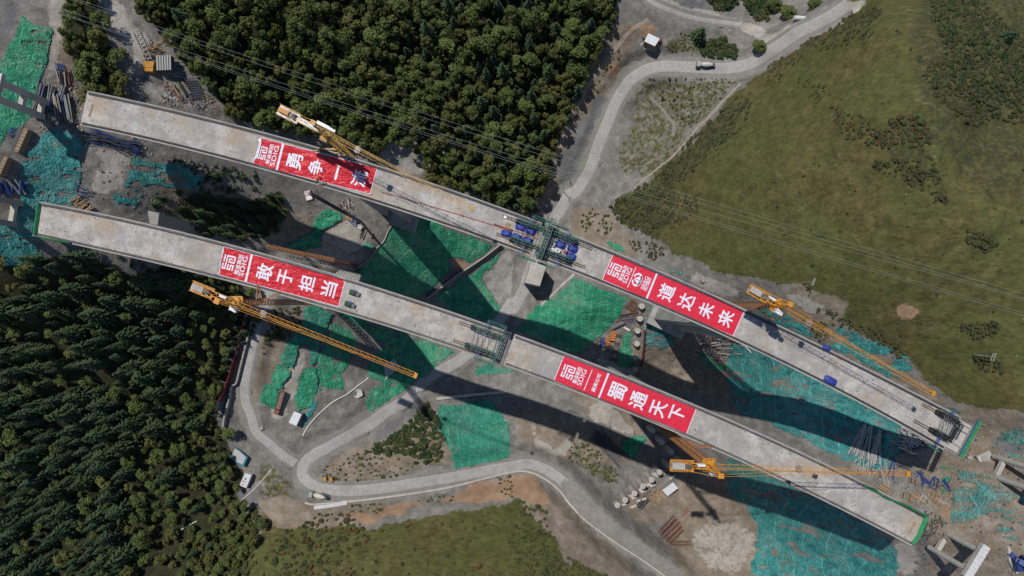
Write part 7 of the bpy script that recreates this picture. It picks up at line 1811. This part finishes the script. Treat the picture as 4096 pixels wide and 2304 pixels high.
def stuff_mesh(name, items, label, cat, mname):
    """items: (V, tint, p, sc, rot)"""
    VV = []; TT = []
    for V, t, p, sc, rot in items:
        c, s = math.cos(rot), math.sin(rot); X = V[:, 0] * sc[0]; Y = V[:, 1] * sc[0]
        VV.append(np.stack([X * c - Y * s + p[0], X * s + Y * c + p[1], V[:, 2] * sc[1] + p[2]], -1)); TT.append(np.clip(t * 0.5 + vr.random() * 0.65 - 0.08, 0, 1))
    me = quads_mesh(name, np.vstack(VV), np.concatenate(TT), mname); o = bpy.data.objects.new(name, me); COL.objects.link(o); return tag(o, label, cat, kind='stuff')
def depth_order(P): return np.argsort(-P[:, 2])
NB = 300
# upper forest: broadleaf with conifers towards the right
def two_layer(polys, big, small, h, tries, seed, excl=()):
    A = scatter(polys, big, h, tries // 3, seed, excl, 0.2); B = scatter(polys, small, h * 0.7, tries, seed + 7, excl, 0.4)
    d = np.sqrt(((B[:, None, :2] - A[None, :, :2]) ** 2).sum(-1).min(1)); B = B[d > small * 0.85]
    return np.hstack([np.vstack([A, B]), np.concatenate([np.ones(len(A)), np.zeros(len(B))])[:, None]])
def clear4(P, h): k = deck_clear(off_road(P, 0.5), h); return k
PT = clear4(two_layer([TOPF, TOPF2], 6.3, 3.4, 10, 26000, 11), 12)
fx = proj(PT[:, :3])[:, 0] / 1.59006
iscon = (vr.random(len(PT)) < np.where(fx > 1180, 0.34, np.where(fx > 1000, 0.14, 0.03)))
# lower left forest
PB = clear4(two_layer([F('-40,655 200,645 300,690 380,705 420,650 600,700 640,765 600,860 575,960 545,1060 590,1160 610,1190 600,1260 650,1330 630,1380 560,1480 -40,1480')], 7.0, 3.9, 13, 26000, 12, excl=[T(0,2,'1620,420 1932,420 1960,900 1770,880 1660,620'), F('585,750 680,750 620,1090 515,1090'), T(0,2,'1340,1000 1510,960 1540,1060 1380,1170')]), 15)
bp_ = proj(PB[:, :3]) / 1.59006
pcon = np.clip(0.70 - 0.65 * (((bp_[:, 0] > 330) & (bp_[:, 1] > 1080)) | (bp_[:, 0] > 480)), 0.05, 1); iscon2 = vr.random(len(PB)) < pcon
PM = deck_clear(scatter([F('370,520 420,470 500,485 620,510 690,480 715,520 680,590 630,605 520,590 430,550'), F('600,790 640,800 560,950 545,930'), F('1085,400 1190,480 1260,520 1330,520 1340,440 1250,420 1130,370')], 3.3, 8, 5000, 13), 12)
PM = np.hstack([PM, np.zeros((len(PM), 1))])
broad = [(p, 'b') for p in PT[~iscon]] + [(p, 'l') for p in PB[~iscon2]] 
conif = [(p, 'u') for p in PT[iscon]] + [(p, 'c') for p in PB[iscon2]] + [(p, 'm') for p in PM]
broad.sort(key=lambda q: -q[0][2]); conif.sort(key=lambda q: -q[0][2])
# spread the single trees through each wood so that every part of it has them
def pick(lst, n):
    if len(lst) <= n: return lst, []
    ks = set(np.linspace(0, len(lst) - 1, n).astype(int).tolist()); return [q for i, q in enumerate(lst) if i in ks], [q for i, q in enumerate(lst) if i not in ks]
LB = {'b': ('olive broadleaf tree standing in the wood above the upper deck', 'upper wood broadleaf trees'), 'l': ('green broadleaf tree among conifers in the wood below the lower deck', 'lower wood broadleaf trees')}
LCN = {'u': ('dark conifer among broadleaf trees in the wood above the upper deck', 'upper wood conifers'), 'c': ('dark green conifer in the shaded wood below the lower deck', 'lower wood conifers'), 'm': ('dusty dark conifer on the slope close beside the left decks', 'slope conifers')}
LANDM = [('next to the white-tailed crane', T(1,0,'400,900')[0]), ('beside the yellow formwork sheets', T(0,0,'1250,450')[0]), ('next to the tan track', T(0,0,'600,200')[0]), ('along the top edge, left part', F('560,60')[0]), ('along the top edge, middle part', F('900,50')[0]), ('along the top edge, right part', F('1300,60')[0]),
         ('under the power lines', F('720,230')[0]), ('in the middle of the wood', F('1000,200')[0]), ('beside the pale stream channel', F('1470,170')[0]), ('above the haul road', F('1400,350')[0]), ('round the gravel clearing', F('1030,400')[0]), ('above the traveller', F('1280,490')[0])]
LANDL = [('below the deck end', F('100,700')[0]), ('below the left deck half', F('330,740')[0]), ('next to the orange crane tail', F('500,800')[0]), ('beside the red slogan board', F('560,950')[0]), ('near the blue-lined pond', F('560,1130')[0]), ('at the left edge, upper part', F('30,850')[0]), ('at the left edge, lower part', F('40,1200')[0]),
         ('in the heart of the wood', F('280,950')[0]), ('left of the white pipe', F('330,1250')[0]), ('at the bottom edge', F('250,1420')[0]), ('round the white pipe', F('480,1340')[0]), ('below the spotted container', F('600,1300')[0])]
LANDS = [('beside the torn teal net between the left deck halves', F('430,490')[0]), ('in the shade below the upper left deck', F('560,500')[0]), ('in the shade below the wrinkled upper banner', F('680,510')[0]), ('just above the lower left deck', F('520,590')[0]), ('above the left end of the lower banner', F('650,600')[0]), ('beside the road under the orange crane', F('590,870')[0]), ('at the left side of the gravel clearing', F('1120,400')[0]), ('at the right side of the gravel clearing', F('1210,450')[0]), ('at the deck edge above the traveller', F('1310,490')[0])]
def tree_label(c, p, s, v):
    q = proj(p); L = LANDM if c in 'bu' else LANDL
    w = min(L, key=lambda e: (e[1][0] - q[0]) ** 2 + (e[1][1] - q[1]) ** 2)[0]
    size = 'small' if s < 0.8 else 'large' if s > 1.1 else 'medium'
    tone = {'b': 'olive' if v % 3 else 'yellow-green', 'l': 'olive' if v % 3 else 'yellow-green'}.get(c, 'dark green' if v % 3 else 'bluish')
    kindw = 'broadleaf tree' if c in 'bl' else 'conifer'
    if c == 'm':
        w = min(LANDS, key=lambda e: (e[1][0] - q[0]) ** 2 + (e[1][1] - q[1]) ** 2)[0]
        return '%s dusty %s conifer %s' % (size, tone, w)
    return '%s %s %s in the %s wood, %s' % (size, tone, kindw, 'upper' if c in 'bu' else 'lower', w)
for kind, lst, labs, nm, nv in (('broad', broad, LB, 'broadleaf_tree', 6), ('conif', conif, LCN, 'conifer_tree', 5)):
    one, rest = pick(lst, NB)
    def size(c, big): return (vr.uniform(0.95, 1.7) if big else vr.uniform(0.45, 0.95)) * (0.72 if c == 'l' else 0.8 if c in 'mu' else 0.95)
    for p, c in one:
        s = size(c, p[3] > 0.5); p = p[:3]; v = int(vr.integers(0, nv)); tree(kind, p, (s, s ** 0.7 * vr.uniform(0.65, 1.15) * (0.7 if c == 'l' else 1)), vr.random() * 6.28, tree_label(c, p, s, v), labs[c][1], v, nm)
    by = {}
    for p, c in rest:
        s = size(c, p[3] > 0.5); p = p[:3]; v = int(vr.integers(0, nv)); V, t, cm, tm = KIND[kind][v]
        by.setdefault((c in 'bu', v % 3 == 0), []).append((V, t, p, (s, s ** 0.7 * vr.uniform(0.65, 1.15) * (0.7 if c == 'l' else 1)), vr.random() * 6.28))
    for (k, pale), items in by.items():
        stuff_mesh('forest', items, 'mass of %s crowns filling the %s wood' % (('yellow-green broadleaf' if pale else 'olive broadleaf') if kind == 'broad' else ('bluish conifer' if pale else 'dark green conifer'), 'upper' if k else 'lower'), 'forest', ('leaf_yellowish' if pale else 'leaf_olive') if kind == 'broad' else ('leaf_bluish' if pale else 'leaf_conifer'))
print('trees', len(broad), len(conif))
# single trees and bushes that stand apart
for s, kind, sc, lab in ((T(2,0,'1395,285')[0], 'conif', (1.35, 0.95), 'tall dark conifer standing alone beside the upper haul road'), (T(3,0,'1770,300')[0], 'conif', (1.1, 0.6), 'single dark conifer on the right flank of the grass hill'),
                         (T(2,0,'1850,355')[0], 'broad', (1.15, 0.55), 'round green tree beside the road junction'), (T(3,0,'130,110')[0], 'broad', (1.4, 0.7), 'leafy tree above the white storage tank'), (T(3,0,'330,55')[0], 'broad', (1.3, 0.7), 'leafy tree at the top edge right of the storage tank'), (T(3,0,'30,50')[0], 'broad', (1.3, 0.7), 'leafy tree at the top edge left of the storage tank')):
    tree(kind, g1(s), sc, 1.0, lab, None, 1, 'conifer_tree' if kind == 'conif' else 'broadleaf_tree')
# shrubs
shr = []
def shrubs(polys, spacing, tries, seed, mats, smin, smax, label, group, dens=1.0):
    P = off_road(scatter(polys, spacing, 0, tries, seed, jitter=0.4), 1.0); rg = np.random.default_rng(seed + 500)
    for p in P:
        if rg.random() > dens: continue
        m = mats[int(rg.integers(0, len(mats)))]; shr.append((p, m, rg.uniform(smin, smax) * (1.5 if rg.random() < 0.08 else 1), label, group))
HM = ['leaf_heath', 'leaf_heath', 'leaf_shrub']
shrubs([F('1560,560 1530,520 1640,450 1780,310 1860,240 1900,260 1860,330 1800,380 1700,470 1690,560 1640,600')], 1.5, 4500, 51, HM, 0.7, 1.35, 'shrub on the lower flank of the grass hill', 'hill flank shrubs', 0.8)
shrubs([T(3,0,'270,290 440,280 480,180 700,80 860,60 840,120 760,180 800,260 560,350 490,380 400,380 280,340')], 1.5, 1800, 52, HM, 0.7, 1.2, 'shrub in the dense patch beside the upper road bend', 'upper road bend shrubs', 0.9)
shrubs([T(3,0,'0,470 200,380 280,430 130,540 100,620 0,640'), T(3,0,'210,590 400,640 500,700 380,760 200,620'), T(3,0,'480,800 700,870 830,980 740,1060 600,1040 500,930')], 1.6, 1200, 53, HM + ['leaf_rust'], 0.55, 1.05, 'shrub on the open middle of the grass hill', 'mid hill shrubs', 0.75)
shrubs([T(3,0,'900,900 1100,870 1230,1000 1220,1080 1000,1110 720,1090 760,1010 880,1010')], 1.4, 1600, 54, ['leaf_shrub', 'leaf_heath', 'leaf_heath', 'leaf_heath', 'leaf_shrub', 'leaf_rust'], 0.7, 1.25, 'shrub in the dark round thicket high on the grass hill', 'hill thicket shrubs', 0.9)
shrubs([T(3,0,'810,1200 1250,1180 1300,1380 1180,1430 1100,1400 900,1320 790,1270'), T(3,1,'1210,0 1310,0 1370,90 1260,100')], 1.5, 1600, 55, HM, 0.55, 0.95, 'shrub below the round thicket on the hill', 'lower thicket shrubs', 0.8)
shrubs([T(3,0,'1180,0 1600,0 1760,150 1932,300 1932,950 1750,900 1560,800 1450,650 1320,470 1340,350 1250,180')], 2.0, 5000, 56, HM + ['leaf_conifer'], 0.7, 1.3, 'shrub in the dense cover at the right of the hill', 'right flank shrubs', 0.95)
shrubs([T(3,0,'1130,430 1300,470 1560,800 1680,920 1560,960 1400,850 1250,720 1180,580')], 1.7, 2200, 57, HM, 0.6, 1.1, 'shrub in the band along the hill crest', 'crest shrubs', 0.9)
shrubs([T(3,0,'0,300 1932,0 1932,1449 0,1449'), T(3,1,'0,0 1932,0 1932,1200 1300,1200 400,900 0,700')], 6.5, 2500, 58, ['leaf_heath', 'leaf_shrub', 'leaf_rust', 'leaf_rust', 'leaf_yellowish'], 0.3, 0.75, 'shrub on the open grass of the hill', 'scattered hill shrubs', 0.6)
shrubs([T(3,1,'1480,290 1550,280 1740,400 1640,450 1520,380'), T(3,1,'1460,1000 1720,980 1730,1060 1600,1110 1460,1050'), T(3,1,'1550,1220 1750,1230 1770,1360 1600,1330')], 1.5, 1100, 59, HM, 0.7, 1.1, 'shrub in a round clump on the right grass slope', 'right slope clumps', 0.95)
shrubs([T(3,1,'320,860 480,900 620,960 860,1050 1050,1220 1000,1250 900,1170 640,1030 480,1000 520,950 400,900'), T(3,1,'250,950 420,980 480,1090 400,1140 330,1040')], 1.5, 1500, 60, ['leaf_shrub', 'leaf_heath'], 0.6, 1.1, 'shrub between the hill and the teal nets of the upper right deck', 'net edge shrubs', 0.8)
shrubs([T(1,2,'1200,240 1300,150 1400,300 1420,430 1380,600 1200,600 1180,540 1000,520 910,520 900,460 1060,370')], 1.9, 1500, 61, ['leaf_shrub', 'leaf_conifer'], 1.1, 1.9, 'bush in the thicket above the hairpin road', 'hairpin thicket bushes', 0.95)
shrubs([T(1,2,'470,640 650,580 900,470 1000,520 1200,600 1180,670 900,720 700,730 520,720')], 2.0, 1200, 62, ['leaf_shrub', 'leaf_shrub', 'leaf_yellowish'], 0.35, 0.8, 'shrub on the stony ground inside the hairpin', 'hairpin shrubs', 0.8)
shrubs([T(1,2,'240,1100 480,980 700,980 800,1060 860,1180 700,1260 720,1449 200,1449 100,1300')], 2.0, 2500, 63, HM + ['leaf_rust', 'leaf_shrub'], 0.6, 1.3, 'shrub on the grass slope at the bottom left of the hairpin', 'bottom slope shrubs', 0.7)
shrubs([T(1,2,'680,920 950,900 940,980 720,970'), T(1,2,'1200,870 1500,830 1500,880 1250,900'), T(1,2,'1820,700 1932,680 1932,850 1850,830'), T(2,2,'430,450 560,440 690,540 660,600 640,700 520,640 430,570'), T(2,2,'680,650 780,620 830,760 700,730')], 1.6, 900, 64, ['leaf_shrub', 'leaf_yellowish'], 0.5, 1.0, 'shrub on the earth bank beside the hairpin road', 'bank shrubs', 0.75)
shrubs([T(2,2,'20,850 120,900 260,950 270,1080 330,1160 260,1200 400,1300 700,1449 100,1449 0,1300')], 1.9, 2600, 65, ['leaf_shrub', 'leaf_shrub', 'leaf_heath'], 0.6, 1.2, 'shrub on the grass slope below the retaining wall', 'lower bank shrubs', 0.75)
shrubs([F('640,1449 700,1340 900,1330 1240,1290 1400,1380 1430,1449')], 4.5, 1200, 66, ['leaf_heath', 'leaf_shrub', 'leaf_rust', 'leaf_yellowish'], 0.4, 1.0, 'shrub on the bottom grass slope', 'bottom grass shrubs', 0.8)
shrubs([T(2,0,'1000,600 1600,590 1700,620 1500,840 1350,980 1280,960 1230,830 1100,720')], 1.9, 1600, 67, ['leaf_shrub', 'leaf_heath', 'leaf_conifer'], 0.25, 0.8, 'shrub on the gravel flat between the roads', 'gravel flat shrubs', 0.75)
shrubs([T(2,0,'1400,330 1600,290 1690,370 1700,430 1600,460 1450,420')], 1.8, 600, 68, ['leaf_shrub', 'leaf_conifer'], 1.1, 1.9, 'bush in the dark clump right of the tall lone conifer', 'junction bushes', 1.0)
shrubs([T(2,0,'1480,0 1680,-20 1690,50 1600,70 1520,60'), T(2,0,'1720,-20 1932,-20 1932,160 1830,120')], 2.2, 800, 69, ['leaf_shrub', 'leaf_conifer'], 1.3, 2.2, 'bush at the top edge beside the upper road', 'top edge bushes', 1.0)
shrubs([T(2,0,'1150,240 1330,260 1340,380 1180,390'), T(2,0,'850,400 700,560 640,700 560,760 700,500 800,380')], 1.8, 600, 70, ['leaf_shrub', 'leaf_yellowish'], 0.35, 0.75, 'shrub around the small house', 'house shrubs', 0.7)
shrubs([T(2,1,'520,180 620,110 760,200 760,290 640,330 540,300')], 1.8, 500, 71, ['leaf_shrub', 'leaf_heath'], 0.5, 1.0, 'shrub on the gravel bank right of the haul road', 'gravel bank shrubs', 0.7)
shrubs([Z(*ZF,'200,100 520,80 480,300 380,420 250,480 120,480 60,640 20,700')], 1.6, 1500, 72, ['leaf_shrub', 'leaf_yellowish', 'leaf_heath'], 0.5, 1.1, 'shrub on the shaded bank between the side road and the nets', 'side road shrubs', 0.8)
shrubs([T(0,0,'1300,1200 1500,1230 1932,1300 1932,1449 1550,1449'), T(0,1,'850,480 1000,500 1300,600 1500,700 1700,760 1500,720 1200,640')], 2.2, 1000, 73, ['leaf_grey', 'leaf_grey', 'leaf_conifer'], 0.8, 1.7, 'bush on the slope beside the left deck halves', 'dusty slope bushes', 0.8)
shrubs([T(2,1,'860,50 1000,0 1400,30 1400,150 1200,290 1000,230 850,210'), T(2,1,'880,370 1050,380 1200,430 1080,520 920,440')], 1.6, 2400, 74, ['leaf_heath', 'leaf_heath', 'leaf_shrub'], 0.5, 0.95, 'shrub on the hill toe right of the traveller', 'hill toe shrubs', 0.8)
shrubs([T(0,2,'1650,1050 1932,950 1932,1449 1500,1449 1400,1200')], 2.4, 900, 75, ['leaf_shrub', 'leaf_yellowish'], 1.0, 1.9, 'bush at the wood edge below the spotted container', 'wood edge bushes', 0.9)
shrubs([T(0,0,'1060,0 1932,0 1932,60 1000,100')], 3.0, 300, 76, ['leaf_shrub'], 1.0, 1.6, 'bush along the top edge of the upper wood', 'top wood bushes', 0.8)
# the 300 largest single shrubs, the rest as cover
def seen_size(q): return q[2] / (CAM_Z - q[0][2])
bygrp = {}
for q in shr: bygrp.setdefault(q[4], []).append(q)
tot = len(shr); singles = []; rest = []
for g, lst in bygrp.items():
    lst.sort(key=lambda q: -seen_size(q)); k = max(6, int(300 * len(lst) / tot)); singles += lst[:k]; rest += lst[k:]
for p, m, s, lab, g in singles:
    V, t, me = SH[m][int(vr.integers(0, 3))]; o = bpy.data.objects.new('shrub', me); COL.objects.link(o); o.location = p; o.scale = (s, s, s * vr.uniform(0.8, 1.2)); o.rotation_euler = (0, 0, vr.random() * 6.28); tag(o, ('large ' if s > 1.25 else 'small ' if s < 0.8 else 'mid-sized ') + {'leaf_heath': 'grey-green ', 'leaf_rust': 'rust-red ', 'leaf_grey': 'dusty ', 'leaf_conifer': 'blackish ', 'leaf_yellowish': 'yellowish ', 'leaf_shrub': 'leaf-green '}[m] + lab, 'shrub', g)
bym = {}
for p, m, s, lab, g in rest:
    V, t, me = SH[m][int(vr.integers(0, 3))]; bym.setdefault(m, []).append((V, t, p, (s, s * vr.uniform(0.8, 1.2)), vr.random() * 6.28))
WH = {'leaf_heath': 'grey-green heath cover on the grass hill', 'leaf_shrub': 'green shrub cover on banks and slopes', 'leaf_rust': 'rust-red low bushes dotting the grass', 'leaf_grey': 'dusty grey scrub beside the left decks', 'leaf_conifer': 'dark evergreen scrub cover', 'leaf_yellowish': 'yellowish low scrub on banks'}
for m, items in bym.items(): stuff_mesh('shrubbery', items, WH[m], 'shrubbery', m)
print('shrubs', tot, len(singles))

# ------------------------------------------------------------------ loose site debris too small to tell apart
def debris(name, label, polys, n, m, smin, smax, seed, flat=0.5, D=None):
    rg = np.random.default_rng(seed); P = []
    if D is None:
        for poly in polys:
            a = np.array(poly); x = rg.uniform(a[:, 0].min(), a[:, 0].max(), n); y = rg.uniform(a[:, 1].min(), a[:, 1].max(), n); k = inpoly(x, y, a)
            den = fbm(x / 40, y / 40, seed, 3); k &= den > 0.47; P.append(G(x[k], y[k]))
        P = np.vstack(P)
    else:
        P = []
        for _ in range(n):
            d = rg.uniform(1, D.len - 1); w = D.frame(d)[3]; o = rg.choice([-1, 1]) * (w - 1.3 - abs(rg.normal()) * 1.6); P.append(tuple(D.pt(d, max(-w + 1.3, min(w - 1.3, o)), 0.0)))
        P = np.array(P)
    N = len(P); L = rg.uniform(smin, smax, N); W = L * rg.uniform(0.25, 0.9, N); H = np.minimum(W, L) * flat; a = rg.random(N) * 6.28; c, s_ = np.cos(a), np.sin(a)
    V = np.zeros((N, 8, 3)); k = 0
    for zz in (0, 1):
        for sx, sy in ((-1, -1), (1, -1), (1, 1), (-1, 1)):
            f = 0.5 * (1 - 0.25 * zz); X = sx * L * f; Y = sy * W * f; V[:, k, 0] = P[:, 0] + X * c - Y * s_; V[:, k, 1] = P[:, 1] + X * s_ + Y * c; V[:, k, 2] = P[:, 2] + (H * rg.uniform(0.7, 1.2, N) + 0.02 if zz else -0.02 if D is None else 0.005); k += 1
    Fq = np.array([(0, 3, 2, 1), (4, 5, 6, 7), (0, 1, 5, 4), (1, 2, 6, 5), (2, 3, 7, 6), (3, 0, 4, 7)]); Q = (Fq[None] + 8 * np.arange(N)[:, None, None]).reshape(-1, 4)
    tag(npmesh(name, V.reshape(-1, 3), Q, m), label, 'debris', kind='stuff')
SITE = [F('215,390 340,340 560,430 760,480 880,560 860,680 700,640 420,560 220,500'), F('1440,800 1600,760 1860,900 1830,1010 1640,1000 1440,920'), F('2180,1030 2380,1080 2480,1060 2576,1120 2576,1449 2260,1449 2330,1290 2180,1180'), F('150,180 200,180 215,400 100,420 90,330'), F('420,190 520,220 560,290 400,260')]
VERGE = [T(2,0,'980,160 1932,250 1932,600 1000,620 560,1449 260,1449 500,800 800,330'), T(1,2,'0,380 300,560 420,880 0,900'), T(1,2,'300,420 900,40 1300,130 560,560'), T(2,2,'0,100 500,300 900,500 1400,900 1300,1300 900,1300 500,900 0,650'), F('1980,690 2150,800 2330,960 2420,1020 2250,960 2000,790'), F('1400,520 1560,560 1680,660 1560,650 1420,570')]
debris('rubble', 'pale stones and concrete crumbs strewn over the work site', SITE + VERGE, 900, 'rock_grey', 0.2, 0.55, 901)
debris('debris', 'dark steel scraps strewn over the work site', SITE, 700, 'rebar_dark', 0.25, 1.0, 902, 0.3)
debris('litter', 'timber scraps strewn over the work site', SITE, 320, 'timber', 0.3, 1.2, 903, 0.2)
debris('debris', 'dark scraps lying along the upper deck edges', None, 330, 'rebar_dark', 0.12, 0.45, 904, 0.3, DU)
debris('debris', 'dark scraps lying along the lower deck edges', None, 330, 'rebar_dark', 0.12, 0.45, 905, 0.3, DL)
